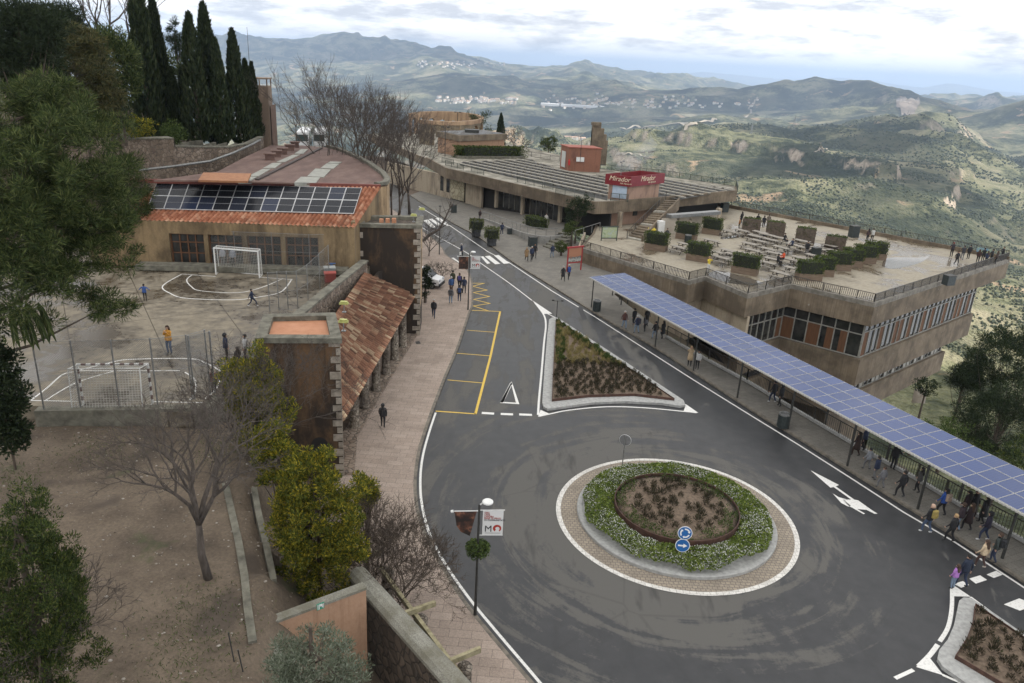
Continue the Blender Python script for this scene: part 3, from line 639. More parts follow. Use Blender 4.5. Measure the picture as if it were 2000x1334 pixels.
t = NT('slope_ground'); pz = t.pos(); nz = t.noise(pz, 0.35, 7, 0.65)
t.col(t.ramp(nz, [(0.34, (0.05, 0.038, 0.026)), (0.46, (0.095, 0.07, 0.045)), (0.56, (0.05, 0.055, 0.022)), (0.68, (0.10, 0.115, 0.035))])); t.rough(0.95); t.bump(t.noise(pz, 3, 6, .7), 0.8, 0.15)
m_slope = t.m
sl = raw_mesh('mountain_slope', Vv, Fq, m_slope, smooth=True); tag(sl, kind='structure')
# lower gardens and rising slope on the left: court terrace, dirt garden, hillside
t = NT('dirt_ground'); pz = t.pos(); a1 = t.noise(pz, 0.3, 8, 0.65); a2 = t.noise(pz, 9, 5, 0.75)
c = t.ramp(a1, [(0.33, (0.062, 0.047, 0.034)), (0.47, (0.118, 0.09, 0.064)), (0.66, (0.175, 0.136, 0.098))])
c = t.mix(0.35, c, t.ramp(a2, [(0.3, 0.1), (0.7, 0.95)]), 'OVERLAY')
vor = t.n('ShaderNodeTexVoronoi', _Scale=3.2); t.l(pz, vor.inputs['Vector']); c = t.mix(t.ramp(vor.outputs['Distance'], [(0.03, 1.0), (0.06, 0.0)]), c, (0.33, 0.29, 0.25))
c = t.mix(t.ramp(t.noise(pz, 0.42, 4, 0.6), [(0.62, 0.0), (0.70, 0.75)]), c, (0.05, 0.065, 0.022))
c = t.mix(t.ramp(t.noise(t.pos(loc=(4, 9, 0)), 0.28, 3, 0.6), [(0.63, 0.0), (0.70, 0.7)]), c, (0.06, 0.046, 0.036))
t.col(c); t.rough(0.95); t.bump(a2, 0.5, 0.04); m_dirt = t.m
t = NT('court_concrete'); pz = t.pos(rz=rad(-4)); a1 = t.noise(pz, 0.22, 8, 0.68, 0.5); a2 = t.noise(pz, 1.6, 7, 0.7)
wetc = t.ramp(t.math('ADD', t.math('MULTIPLY', a1, .7), t.math('MULTIPLY', a2, .3)), [(0.45, 0.0), (0.56, 1.0)])
dryc = t.ramp(a2, [(0.3, (0.145, 0.122, 0.088)), (0.62, (0.245, 0.21, 0.155))])
c = t.mix(wetc, (0.075, 0.06, 0.042), dryc)
bk = t.n('ShaderNodeTexBrick', _Scale=1.0, _Brick_Width=7.0, _Row_Height=4.4, _Mortar_Size=0.03, offset=0.0); bk.inputs['Color1'].default_value = bk.inputs['Color2'].default_value = (1, 1, 1, 1); bk.inputs['Mortar'].default_value = (.35, .33, .3, 1)
t.l(t.pos(rz=rad(58)), bk.inputs['Vector']); c = t.mix(1.0, c, bk.outputs['Color'], 'MULTIPLY')
t.col(c); t.rough(t.ramp(wetc, [(0, 0.22), (1, 0.85)])); m_court = t.m
CZ = 6.0
b = MB(); b.prism([(-48, 31.2), (-14.6, 31.5), (-13.4, 36.5), (-12.7, 47), (-11.6, 58.5), (-11.6, 64), (-27, 62), (-48, 60)], 0.0, CZ); court = b.build('court_ground', m_court); tag(court, kind='structure')
gv = []; gxs = np.linspace(-60, -3.2, 72); gys = np.linspace(5, 32.5, 46)
def garden_z(x, y):
    edge = np.interp(y, [5, 18.7, 26.7, 32], [-5.4, -6.75, -10.3, -12.2])
    z = 5.35 - 0.02 * (32 - y) + 0.35 * (fbm(np.array([x * .3]), np.array([y * .3]), 4)[0] - .5)
    d = x - edge
    if d > 0.25: z = z - 0.45 - min(4.9, d * 1.05) 
    if y > 31.4: z -= 0.3
    return z
for x in gxs:
    for y in gys: gv.append((x, y, garden_z(x, y)))
nx, ny = len(gxs), len(gys)
gf = [(i * ny + j, (i + 1) * ny + j, (i + 1) * ny + j + 1, i * ny + j + 1) for i in range(nx - 1) for j in range(ny - 1)]
gar = raw_mesh('garden_ground', gv, gf, m_dirt, smooth=True); tag(gar, kind='structure')
hv = []; hxs = np.linspace(-120, -24, 44); hys = np.linspace(5, 150, 60)
def hill_z(x, y):
    e_ = np.interp(y, [5, 30, 45, 60, 66, 80, 100, 150], [-34, -36, -38, -46, -50, -46, -40, -75])
    d = e_ - x; b0 = np.interp(y, [5, 30, 60, 66, 80, 150], [5.0, 5.9, 6.1, 12.3, 12.6, 5.0])
    if d < 0: return b0 - min(8.5, -d * 4.5)
    return min(b0 + 0.4 * d, 15.5 + .06 * d) + 1.2 * (fbm(np.array([x * .1]), np.array([y * .1]), 3)[0] - .5)
for x in hxs:
    for y in hys: hv.append((x, y, hill_z(x, y)))
nx, ny = len(hxs), len(hys); hf = [(i * ny + j, (i + 1) * ny + j, (i + 1) * ny + j + 1, i * ny + j + 1) for i in range(nx - 1) for j in range(ny - 1)]
hs_ = raw_mesh('hillside', hv, hf, m_slope, smooth=True); tag(hs_, kind='structure')
# court lines
def cm(items):
    b = MB()
    for pts, w in items: b.strip([P(u, v, CZ) for u, v in pts], w, CZ + 0.006)
    tag(b.build('court_lines', m_white), kind='structure')
ze = q((240, 330), 3.226); zf = q((0, 480), 3.706)
def sm(L, n=5):
    return [(p.x, p.y) for p in smooth_line([(a, b_, 0) for a, b_ in L], n)]
cm([(ze((370, 662), (585, 678)), .08), (sm(ze((372, 662), (250, 738), (300, 785), (400, 815), (690, 825), (850, 808), (995, 775), (1065, 695))), .09), (ze((860, 682), (1065, 697)), .08),
    (sm(ze((435, 668), (402, 700), (430, 740), (490, 768), (720, 780), (870, 748), (1010, 690))), .08),
    (sm(zf((225, 1118), (340, 1030), (450, 935), (560, 905), (800, 845), (960, 822), (1380, 818), (1500, 855), (1590, 905), (1600, 940), (1560, 1040), (1480, 1110))), .09), (zf((225, 1120), (560, 1127)), .08),
    (sm(zf((330, 1120), (450, 1045), (580, 980), (800, 915), (850, 905))), .08), (zf((560, 905), (1300, 905)), .07), (sm(zf((1340, 915), (1410, 970), (1415, 1050), (1370, 1120))), .08), (zf((1100, 1128), (1620, 1140)), .08)])
# ================================================================== buildings on the left
def stone_mat(name, c1, c2, joint, scale=3.2, rough=0.9, moss=None):
    t = NT(name); v = t.pos(); d = t.n('ShaderNodeTexNoise', _Scale=2.2, _Detail=3); t.l(v, d.inputs['Vector'])
    vv = t.mix(0.12, v, d.outputs['Color'])
    a = t.n('ShaderNodeTexVoronoi', _Scale=scale); t.l(vv, a.inputs['Vector'])
    e_ = t.n('ShaderNodeTexVoronoi', _Scale=scale, feature='DISTANCE_TO_EDGE'); t.l(vv, e_.inputs['Vector'])
    sp = t.n('ShaderNodeSeparateColor'); t.l(a.outputs['Color'], sp.inputs[0])
    c = t.ramp(sp.outputs[0], [(0.0, c1), (1.0, c2)])
    c = t.mix(t.ramp(e_.outputs['Distance'], [(0.02, 1.0), (0.08, 0.0)]), c, joint)
    big = t.noise(v, 0.5, 6, .65); c = t.mix(t.ramp(big, [(0.42, 0.0), (0.62, 0.6)]), c, moss or tuple(k * .5 for k in c1))
    t.col(c); t.rough(rough); t.bump(t.ramp(e_.outputs['Distance'], [(0.0, 0.0), (0.14, 1.0)]), 0.7, 0.06); return t.m
def plaster(name, c1, c2, dark, scale=0.8, rough=0.9, vs=1.0, lo=.42, hi=.6):
    t = NT(name); v = t.pos((1, 1, 0.35)); a = t.noise(v, scale, 9, .68, .4); f = t.noise(t.pos(), 7, 5, .7)
    c = t.mix(t.ramp(a, [(lo, 1.0), (hi, 0.0)]), t.ramp(f, [(.3, c1), (.7, c2)]), dark)
    st = t.noise(t.pos((3.2, 3.2, 0.16)), 1.3, 6, .6); c = t.mix(t.ramp(st, [(.52, 0.0), (.7, .55)]), c, dark)
    t.col(c); t.rough(rough); t.bump(f, .25, .02); return t.m
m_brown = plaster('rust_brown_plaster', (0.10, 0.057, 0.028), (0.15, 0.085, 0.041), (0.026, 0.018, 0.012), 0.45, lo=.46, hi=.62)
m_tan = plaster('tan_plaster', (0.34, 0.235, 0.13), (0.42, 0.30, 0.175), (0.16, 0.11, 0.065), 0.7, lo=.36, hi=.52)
m_ochre = plaster('ochre_plaster', (0.22, 0.155, 0.082), (0.28, 0.20, 0.11), (0.10, 0.07, 0.038), 0.6, lo=.38, hi=.56)
m_quoin = M('quoin_stone', (0.20, 0.17, 0.135), (0.36, 0.315, 0.26), 3, 0.85, .3)
m_cope = M('coping_lichen', (0.085, 0.08, 0.062), (0.20, 0.19, 0.15), 2.2, .9, .4, detail=8)
m_terra = M('terracotta_floor', (0.42, 0.19, 0.10), (0.50, 0.245, 0.14), 1.5, .8)
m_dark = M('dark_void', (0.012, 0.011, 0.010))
m_rubble = stone_mat('rubble_stone', (0.19, 0.14, 0.105), (0.34, 0.27, 0.21), (0.10, 0.085, 0.07), 3.0)
m_rub2 = stone_mat('rubble_dark', (0.075, 0.058, 0.044), (0.155, 0.12, 0.09), (0.03, 0.026, 0.02), 3.0)
m_cobcol = stone_mat('pebble_column', (0.13, 0.10, 0.075), (0.42, 0.37, 0.30), (0.09, 0.075, 0.06), 7.5)
m_wood = M('dark_wood', (0.05, 0.028, 0.016), (0.09, 0.05, 0.028), 4, .7, stretch=(1, 1, .2))
m_orangewood = M('orange_wood', (0.10, 0.043, 0.018), (0.14, 0.062, 0.026), 4, .55)
t = NT('window_glass'); t.col(t.ramp(t.noise(t.pos(), .9, 3), [(.35, (0.012, 0.013, 0.014)), (.65, (0.045, 0.045, 0.042))])); t.rough(0.08); m_glass = t.m
m_steel = M('galvanised_steel', (0.20, 0.205, 0.20), (0.30, 0.30, 0.295), 6, .45, metal=.6)
m_dkmetal = M('dark_metal', (0.035, 0.035, 0.033), (0.06, 0.06, 0.055), 6, .55, metal=.3)
m_whitep = M('white_paint', (0.66, 0.66, 0.64), (0.76, 0.76, 0.74), 5, .5)
m_flood = M('yellow_green_paint', (0.34, 0.35, 0.10), (0.46, 0.46, 0.16), 4, .5)
def V3(p, z): return Vector((p[0], p[1], z))
def lerp2(a, b, t): return (a[0] + (b[0] - a[0]) * t, a[1] + (b[1] - a[1]) * t)
def inset(poly, d):
    cx = sum(p[0] for p in poly) / len(poly); cy = sum(p[1] for p in poly) / len(poly)
    pts = [Vector((p[0], p[1], 0)) for p in poly]; n = len(pts); out = []
    ar = sum(pts[i].x * pts[(i + 1) % n].y - pts[(i + 1) % n].x * pts[i].y for i in range(n)); sg = 1 if ar > 0 else -1
    for i in range(n):
        a = (pts[i] - pts[i - 1]).normalized(); b_ = (pts[(i + 1) % n] - pts[i]).normalized()
        na = Vector((-a.y, a.x, 0)) * sg; nb = Vector((-b_.y, b_.x, 0)) * sg; m = (na + nb).normalized()
        q = pts[i] + m * (d / max(.3, m.dot(na))); out.append((q.x, q.y))
    return out
def tower(name, corners, z0, z1, label, door=None, slits=False, floor_m=None):
    """corners FL, FR, BR, BL of the cornice"""
    FL, FR, BR, BL = corners
    e_ = thing(name, (*FR, z0), label, 'tower')
    body = inset(corners, 0.12)
    b = MB(); b.prism(body, z0, z1 - 0.28); fl, fr, br, bl = body
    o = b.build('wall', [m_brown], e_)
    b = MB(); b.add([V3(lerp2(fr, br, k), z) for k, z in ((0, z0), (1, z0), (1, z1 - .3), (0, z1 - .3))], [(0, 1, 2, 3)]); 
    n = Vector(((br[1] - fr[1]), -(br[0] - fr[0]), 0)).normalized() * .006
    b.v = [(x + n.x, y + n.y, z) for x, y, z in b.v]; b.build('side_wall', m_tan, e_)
    inn = inset(corners, 0.55)
    b = MB()
    for i in range(4):
        a0, a1 = corners[i], corners[(i + 1) % 4]; i0, i1 = inn[i], inn[(i + 1) % 4]
        b.add([V3(a0, z1 - .28), V3(a1, z1 - .28), V3(i1, z1 - .28), V3(i0, z1 - .28), V3(a0, z1), V3(a1, z1), V3(i1, z1), V3(i0, z1)], [(3, 2, 1, 0), (4, 5, 6, 7), (0, 1, 5, 4), (1, 2, 6, 5), (2, 3, 7, 6), (3, 0, 4, 7)])
    b.build('cornice', m_cope, e_)
    b = MB()
    for i in range(4):
        i0, i1 = inn[i], inn[(i + 1) % 4]; b.add([V3(i0, z1 - .28), V3(i1, z1 - .28), V3(i1, z1 - .98), V3(i0, z1 - .98)], [(0, 1, 2, 3)])
    b.build('parapet_inside', m_rub2 if floor_m is None else m_terra, e_)
    # the prism top stays below; a sunk terrace floor
    b = MB(); b.sheet(inset(corners, .54), z1 - 0.272); b.build('roof_floor', floor_m or m_rub2, e_)
    # quoins on the front-right corner, both faces, and the front-left corner
    k = 0; z = z0 + .1
    fdir = (Vector((*fl, 0)) - Vector((*fr, 0))).normalized(); sdir = (Vector((*br, 0)) - Vector((*fr, 0))).normalized()
    while z < z1 - .5:
        h = random.uniform(.34, .46); w = (.58 if k % 2 else .28) * random.uniform(.8, 1.2); w2 = (.28 if k % 2 else .55) * random.uniform(.8, 1.2)
        c = V3(fr, z + h / 2); b = MB()
        b.box(c + fdir * (w / 2 - .03), (w, .07, h - .03), math.atan2(fdir.y, fdir.x)); b.box(c + sdir * (w2 / 2 + .006), (w2, .066, h - .036), math.atan2(sdir.y, sdir.x))
        b.build('corner_stone', m_quoin, e_)
        if k % 3 == 0: b = MB(); b.box(V3(fl, z + h / 2) - fdir * .25, (.5, .07, h), math.atan2(fdir.y, fdir.x)); b.build('corner_stone', m_quoin, e_)
        z += h + .05; k += 1
    if door:
        b = MB(); u0 = .70; w = .11; n = fdir.cross(Vector((0, 0, 1))); n = n if n.y < 0 else -n; pts = []
        for k in range(13):
            a_ = math.pi * k / 12; pts.append((u0 + w * math.cos(a_), 2.0 + .5 * math.sin(a_)))
        pts = [(u0 + w, 0.02)] + pts + [(u0 - w, 0.02)]
        vs = [V3(lerp2(fl, fr, s_), z0 + zz) + n * .01 for s_, zz in pts]; b.add(vs, [tuple(range(len(vs)))]); b.build('doorway', m_dark, e_)
    if slits:
        b = MB()
        for s_, za_, zb_ in ((.25, 6.3, 7.6), (.55, 5.4, 7.0), (.75, 2.3, 0.2), (.35, 2.3, 0.2)):
            c = V3(lerp2(fr, br, s_), (za_ + zb_) / 2) ; w = .3 if za_ > 3 else 1.0
            b.box(c, (.05, w, abs(za_ - zb_)), math.atan2(sdir.y, sdir.x) - math.pi / 2)
        b.build('window', m_dark, e_)
    return e_, body
def gP(u, v, z): p = P(u, v, z); return (p.x, p.y)
T1 = [gP(497, 660, 8.2), gP(668, 661, 8.2), gP(655, 610, 8.2), gP(515, 613, 8.2)]
tw1, _ = tower('corner_tower', T1, 0.0, 8.2, 'rust-brown tower with an orange sunken roof terrace, beside the yellow bushes', door=True, floor_m=m_terra)
T2 = [gP(692, 437, 9.4), gP(824, 440, 9.4), gP(828, 421, 9.4), gP(708, 420, 9.4)]
tw2, _ = tower('corner_tower', T2, 0.0, 9.4, 'brown tower with a tan right side, at the arcade end beside the white van', slits=True)
b = MB(); c = P(745, 428, 9.6)
for k in range(3): b.box((c.x + k * .5, c.y, 9.35), (.3, .3, .55 + .1 * k))
b.build('chimney_pot', m_terra, tw2)
def floodlight(u, v, z, label, grp='yellow floodlights on the towers'):
    p = P(u, v, z); e_ = thing('floodlight', p, label, 'floodlight', grp)
    b = MB(); b.tube([(p.x, p.y, p.z - .25), (p.x, p.y, p.z + .22)], .03, 6); b.box((p.x, p.y, p.z - .25), (.22, .22, .04)); b.build('stand', m_steel, e_)
    b = MB(); b.box((p.x, p.y, p.z + .26), (.48, .28, .09)); b.box((p.x, p.y, p.z + .35), (.38, .2, .07)); b.build('lamp_head', m_flood, e_)
floodlight(672, 601, 8.5, 'yellow floodlight above the tile roof, on the far corner of the orange-topped tower')
floodlight(671, 637, 8.5, 'yellow floodlight on the right cornice of the orange-topped tower, the nearer one')
floodlight(824, 415, 9.9, 'yellow floodlight standing on the far right corner of the brown tower by the road')
floodlight(808, 427, 9.6, 'yellow floodlight lying low on the front right cornice of the tower by the road')
# ---- tiled roofs: rows of real half-round tiles
def tile_mat(name, stops):
    t = NT(name); uv = t.n('ShaderNodeUVMap', uv_map='uv'); fl = t.n('ShaderNodeVectorMath', operation='FLOOR'); t.l(uv.outputs[0], fl.inputs[0])
    w = t.n('ShaderNodeTexWhiteNoise', noise_dimensions='2D'); t.l(fl.outputs[0], w.inputs['Vector'])
    c = t.ramp(w.outputs['Value'], stops); nz = t.noise(t.pos(), .7, 6, .7); c = t.mix(t.ramp(nz, [(.52, 0.0), (.72, .65)]), c, (0.10, 0.075, 0.055))
    c = t.mix(.3, c, t.ramp(t.noise(t.pos(), 18, 4, .7), [(.3, 0.15), (.7, .9)]), 'OVERLAY'); t.col(c); t.rough(.85); t.b.inputs['Specular IOR Level'].default_value = .3; return t.m
def tile_roof(name, e0, e1, r1, r0, mat, parent, pitch=.26, row=.38, amp=.065):
    """e0-e1 eave, r0-r1 ridge (3D points)"""
    e0, e1, r0, r1 = Vector(e0), Vector(e1), Vector(r0), Vector(r1)
    nc = max(2, round((e1 - e0).length / pitch)); nr = max(2, round(((r0 - e0).length) / row)); q = 6
    n = (e1 - e0).cross(r0 - e0).normalized(); n = n if n.z > 0 else -n
    S = np.linspace(0, 1, nc * q + 1); ph = (np.arange(nc * q + 1) % q) / q
    wv = amp * np.abs(np.sin(np.pi * np.arange(nc * q + 1) / q)) ** 0.8 * 1.6
    rows = []; T = []
    for k in range(nr): rows += [(k / nr, .075, k), ((k + 0.999) / nr, 0.0, k)]
    Vv = []; g = np.random.default_rng(5)
    E0, E1, Q0, Q1 = (np.array(x) for x in (e0, e1, r0, r1)); nn = np.array(n)
    for tt_, lift, k in rows:
        a = E0 + (Q0 - E0) * tt_; b_ = E1 + (Q1 - E1) * tt_
        jit = np.repeat(g.uniform(-.008, .012, nc), q); jit = np.append(jit, 0)
        Vv.append(a[None] + (b_ - a)[None] * S[:, None] + nn[None] * (wv + lift + jit)[:, None])
    Vv = np.array(Vv); R_, C_ = Vv.shape[:2]; i, j = np.meshgrid(np.arange(R_ - 1), np.arange(C_ - 1), indexing='ij')
    a0 = (i * C_ + j); Fq = np.stack([a0, a0 + 1, a0 + C_ + 1, a0 + C_], -1)
    uvc = ((j + .5) / q); uvr = (i // 2) + .5
    uv = np.repeat(np.stack([uvc, uvr], -1)[:, :, None, :], 4, 2)
    return raw_mesh(name, Vv.reshape(-1, 3), Fq.reshape(-1, 4), mat, parent, uv=uv.reshape(-1, 2))
m_tile_new = tile_mat('orange_tiles', [(0, (0.27, 0.10, 0.055)), (.5, (0.36, 0.145, 0.08)), (.85, (0.44, 0.20, 0.12)), (1, (0.50, 0.28, 0.18))])
m_tile_old = tile_mat('weathered_tiles', [(0, (0.135, 0.07, 0.045)), (.35, (0.24, 0.115, 0.07)), (.7, (0.30, 0.155, 0.095)), (.9, (0.40, 0.27, 0.17)), (1, (0.50, 0.38, 0.25))])
# ---- arcade
arc = thing('arcade', (-9.0, 48, 0.1), 'lean-to arcade with old clay tile roof on pebble columns between two brown towers', 'arcade')
COLS = [(-9.41, 42.1), (-9.32, 44.83), (-9.13, 47.72), (-8.95, 50.65), (-8.8, 53.5), (-8.6, 56.2)]
for x, y in COLS:
    b = MB(); b.lathe((x, y, .1), [(.34, 0), (.34, .25), (.30, .3), (.28, 3.0), (.31, 3.06), (.31, 3.2)], 14); b.build('column', m_cobcol, arc, smooth=True)
b = MB(); b.wall([(-8.75, 36.6), (-9.5, 41.0)] + COLS + [(-8.3, 60.2)], .95, 0.0, .30); b.build('base_step', m_rubble, arc)
b = MB(); b.wall([(-9.2, 39.5)] + [(x, y) for x, y in COLS] + [(-8.35, 60.2)], .22, 3.18, 3.42); b.build('eave_beam', m_wood, arc)
eave = [P(678, 806, 3.35), P(810, 577, 3.35)]; rid = [P(634, 640, 6.3), P(709, 534, 6.3)]
ev0 = eave[0] + (eave[0] - eave[1]).normalized() * 1.2
tile_roof('roof', ev0, eave[1], rid[1], rid[0] + (rid[0] - rid[1]).normalized() * 4.5, m_tile_old, arc, .32, .55, .11)
b = MB(); b.wall([(-11.6, 40.5), (-11.0, 49), (-10.9, 58), (-10.6, 62)], .3, 0, 5.6); b.build('back_wall', m_brown, arc)
b = MB(); 
for x, y in ((-9.6, 38.5), (-9.4, 41.0)): b.lathe((x + .5, y - 1.6, 4.35), [(.0, .2), (.2, .2), (.2, .0), (.16, 0)], 8)
# ---- court wall above the arcade roof
PW = [gP(560, 640, 7.0), gP(587, 609, 7.0), gP(640, 565, 7.0), gP(712, 508, 7.0)]
cw = thing('court_wall', (*PW[1], 5.5), 'rubble stone wall with flat coping between the court and the tiled arcade roof', 'wall')
b = MB(); b.wall(PW, .42, 4.5, 6.9); b.build('wall', m_rubble, cw)
b = MB(); b.wall(PW, .62, 6.9, 7.02); b.build('coping', m_cope, cw)
# ---- school house with solar roof
SZ = 6.05
fl_, fr_ = gP(262, 519, SZ), gP(694, 530, SZ)
school = thing('school_house', (*fl_, SZ), 'low ochre building with brown framed windows and solar panels on its orange tile roof', 'building')
dirx = (Vector((*fr_, 0)) - Vector((*fl_, 0))); Lx = dirx.length; dx = dirx.normalized(); dy = Vector((-dx.y, dx.x, 0))
def S3(s, d, z): return Vector((*fl_, 0)) + dx * s + dy * d + Vector((0, 0, z))
def s_of(u, v=500):                                  # distance along the front wall seen at column u
    r = ray(u, v); r2 = Vector((r.x, r.y)); p0 = Vector(fl_); d2 = Vector((dx.x, dx.y)); den = r2.x * d2.y - r2.y * d2.x
    return (p0.y * r2.x - p0.x * r2.y) / (-den) if abs(den) > 1e-6 else 0
wins = [(s_of(334), s_of(401)), (s_of(409), s_of(475)), (s_of(484), s_of(550)), (s_of(558.5), s_of(623))]
wb = MB(); edges = [-3.0] + [x for w in wins for x in w] + [Lx]
for k in range(0, len(edges), 2):
    a_, c_ = edges[k], edges[k + 1]; wb.box(S3((a_ + c_) / 2, .25, (SZ + 9.5) / 2), (c_ - a_, .5, 9.5 - SZ), math.atan2(dx.y, dx.x))
wz = (SZ + .12, SZ + 2.55)
for a_, c_ in wins:
    wb.box(S3((a_ + c_) / 2, .25, (wz[1] + 9.5) / 2), (c_ - a_, .5, 9.5 - wz[1]), math.atan2(dx.y, dx.x)); wb.box(S3((a_ + c_) / 2, .25, (SZ + wz[0]) / 2), (c_ - a_, .5, wz[0] - SZ), math.atan2(dx.y, dx.x))
wb.box(S3(Lx - .15, 4.0, (SZ + 9.8) / 2), (.3, 7.0, 9.8 - SZ), math.atan2(dx.y, dx.x)); wb.box(S3(Lx / 2 - 1.5, 3.2, (SZ + 9.4) / 2), (Lx + 3, .1, 9.4 - SZ), math.atan2(dx.y, dx.x))
wb.build('wall', m_ochre, school)
rzx = math.atan2(dx.y, dx.x)
for a_, c_ in wins:
    f = MB(); w = c_ - a_; h = wz[1] - wz[0]; mz = (wz[0] + wz[1]) / 2
    for s_ in (a_ + .05, a_ + w * .27, a_ + w * .5, a_ + w * .73, c_ - .05): f.box(S3(s_, .30, mz), (.09, .09, h), rzx)
    for z in (wz[0] + .05, wz[0] + h * .38, wz[0] + h * .72, wz[1] - .05): f.box(S3((a_ + c_) / 2, .30, z), (w - .1, .075, .085), rzx)
    fo = f.build('window', m_orangewood, school)
    g = MB(); g.box(S3((a_ + c_) / 2, .36, mz), (w, .03, h), rzx); g.build('pane', m_glass, fo)
eL, eR = PR(190, 434, 1), None
def on_plane(u, v, p0, n):
    r = ray(u, v); t_ = (p0 - Vector((0, 0, CAM_H))).dot(n) / r.dot(n); return Vector((0, 0, CAM_H)) + r * t_
E0, E1 = P(225, 434, 9.3), P(691, 449, 9.3); Rg1, Rg0 = P(743, 368, 11.3), P(300, 358, 11.3)
Rg0 = Rg0 + (Rg0 - Rg1).normalized() * 4
pn = (E1 - E0).cross(Rg1 - E0).normalized(); pn = pn if pn.z > 0 else -pn
tile_roof('roof', E0, E1, Rg1, E0 + (Rg1 - E1), m_tile_new, school, .34, .46, .12)
b = MB(); b.wall([E1.xy + Vector((-.25, .3)), Rg1.xy + Vector((-.25, 0))], .3, 5.8, [9.15, 11.2]); b.build('gable_wall', m_ochre, school)
b = MB(); b.beam(Rg0 + Vector((0, .1, .16)), Rg1 + Vector((0, .1, .16)), .35, .3); b.build('ridge_flashing', M('oxide_red', (0.13, 0.035, 0.025), (0.18, 0.05, 0.035), 3, .7), school)
# solar panels of the school roof: one panel per thing
t = NT('solar_cells'); uv = t.n('ShaderNodeUVMap', uv_map='uv'); sx = t.n('ShaderNodeSeparateXYZ'); t.l(uv.outputs[0], sx.inputs[0])
def gridline(val, n, w):
    fr = t.math('FRACT', t.math('MULTIPLY', val, n)); return t.math('LESS_THAN', t.math('MINIMUM', fr, t.math('SUBTRACT', 1.0, fr)), w)
cell = t.math('MAXIMUM', gridline(sx.outputs['X'], 6, .03), gridline(sx.outputs['Y'], 10, .03))
oi = t.n('ShaderNodeObjectInfo'); base = t.ramp(oi.outputs['Random'], [(0, (0.012, 0.013, 0.016)), (.6, (0.016, 0.017, 0.021)), (.8, (0.02, 0.022, 0.03)), (1, (0.018, 0.026, 0.055))])
t.col(t.mix(t.math('MULTIPLY', cell, .35), base, (0.10, 0.11, 0.12))); t.rough(.22); t.b.inputs['Specular IOR Level'].default_value = .06; m_solar = t.m
m_alu = M('aluminium_frame', (0.48, 0.48, 0.48), (0.60, 0.60, 0.60), 4, .4, metal=.2)
def panel_mesh(A, B, C_, D, n, name_l, group, mid=True):
    """A B C D corners (top-left, top-right, bottom-right, bottom-left)"""
    c = (A + B + C_ + D) / 4; e_ = thing('solar_panel', c, name_l, 'solar panel', group)
    fr = .035
    def ins(k): return [p + (c - p) * k for p in (A, B, C_, D)]
    b = MB(); up = n * .04; o = [p for p in (A, B, C_, D)]; i_ = [q.lerp(c, .045 if mid else .022) for q in (A, B, C_, D)]
    o_t, i_t = [p + up for p in o], [p + up for p in i_]; o_b = [p - n * .01 for p in o]
    b.add(o_t + i_t + o_b, [(k, (k + 1) % 4, 4 + (k + 1) % 4, 4 + k) for k in range(4)] + [(8 + k, 8 + (k + 1) % 4, (k + 1) % 4, k) for k in range(4)])
    if mid: m0, m1 = A.lerp(D, .5) + n * .046, B.lerp(C_, .5) + n * .046; b.beam(m0.lerp(m1, .01), m0.lerp(m1, .99), .03, .012)
    b.build('frame', m_alu, e_)
    b = MB(); b.add([p + n * .034 for p in o], [(3, 2, 1, 0)]); b.uv = [(0, 0), (1, 0), (1, 1), (0, 1)]
    b.build('cells', m_solar, e_)
    return e_
off = pn * .30
TLp, TRp = on_plane(306, 358.5, E0 + off, pn), on_plane(707, 367.5, E0 + off, pn); BRp, BLp = on_plane(691, 418, E0 + off, pn), on_plane(288, 408, E0 + off, pn)
nc = 13
for r_ in range(2):
    for k in range(nc):
        f0, f1 = k / nc, (k + 1) / nc; v0, v1 = r_ / 2, (r_ + 1) / 2
        def bil(a, c_): return TLp.lerp(TRp, a).lerp(BLp.lerp(BRp, a), c_)
        g_ = .0012
        panel_mesh(bil(f0 + g_ / 2, v0 + .003), bil(f1 - g_ / 2, v0 + .003), bil(f1 - g_ / 2, v1 - .003), bil(f0 + g_ / 2, v1 - .003), pn,
                   ('solar panel in the upper row' if r_ == 0 else 'solar panel in the lower row') + ' on the orange tile roof of the school house', 'solar panels on the orange tile roof')
ld = MB(); lp = S3(Lx * .45, -.75, SZ); ld.box(S3(Lx / 2, -.55, SZ + .18), (Lx - 1, 1.3, .36), rzx); tag(ld.build('school_step', m_cope, loc=lp), 'long low concrete step in front of the ochre school house', 'step')
# ---- big shed with a brown corrugated roof
shed = thing('shed_building', P(600, 330, 8), 'long shed with a worn brown corrugated roof and curved right wall behind the school house', 'building')
RP = [(300, 352, 12.0), (420, 352, 11.7), (735, 363, 11.45), (752, 361, 11.2), (757, 354, 11.05), (748, 341, 10.95), (722, 322, 10.9), (690, 305, 10.85), (660, 293, 10.8), (640, 288, 10.8), (590, 284, 11.4), (528, 284, 12.0), (480, 306, 12.2), (425, 335, 12.3)]
A_, B_, C__ = P(420, 352, 12.0), P(752, 361, 11.2), P(640, 288, 10.9); rpn = (B_ - A_).cross(C__ - A_).normalized(); rpn = rpn if rpn.z > 0 else -rpn
rp = [on_plane(u, v, A_, rpn) for u, v, z in RP]
t = NT('corrugated_brown'); pz = t.pos(rz=rad(-17)); sx = t.n('ShaderNodeSeparateXYZ'); t.l(pz, sx.inputs[0])
wv = t.math('SINE', t.math('MULTIPLY', sx.outputs['Y'], 22.0)); nz = t.noise(t.pos((1, .3, 1), rz=rad(-17)), .9, 8, .7)
cc = t.ramp(nz, [(.3, (0.075, 0.042, 0.034)), (.5, (0.135, 0.078, 0.062)), (.7, (0.19, 0.125, 0.10))]); cc = t.mix(t.ramp(t.noise(pz, 2.5, 5), [(.6, 0.0), (.75, .5)]), cc, (0.09, 0.08, 0.07))
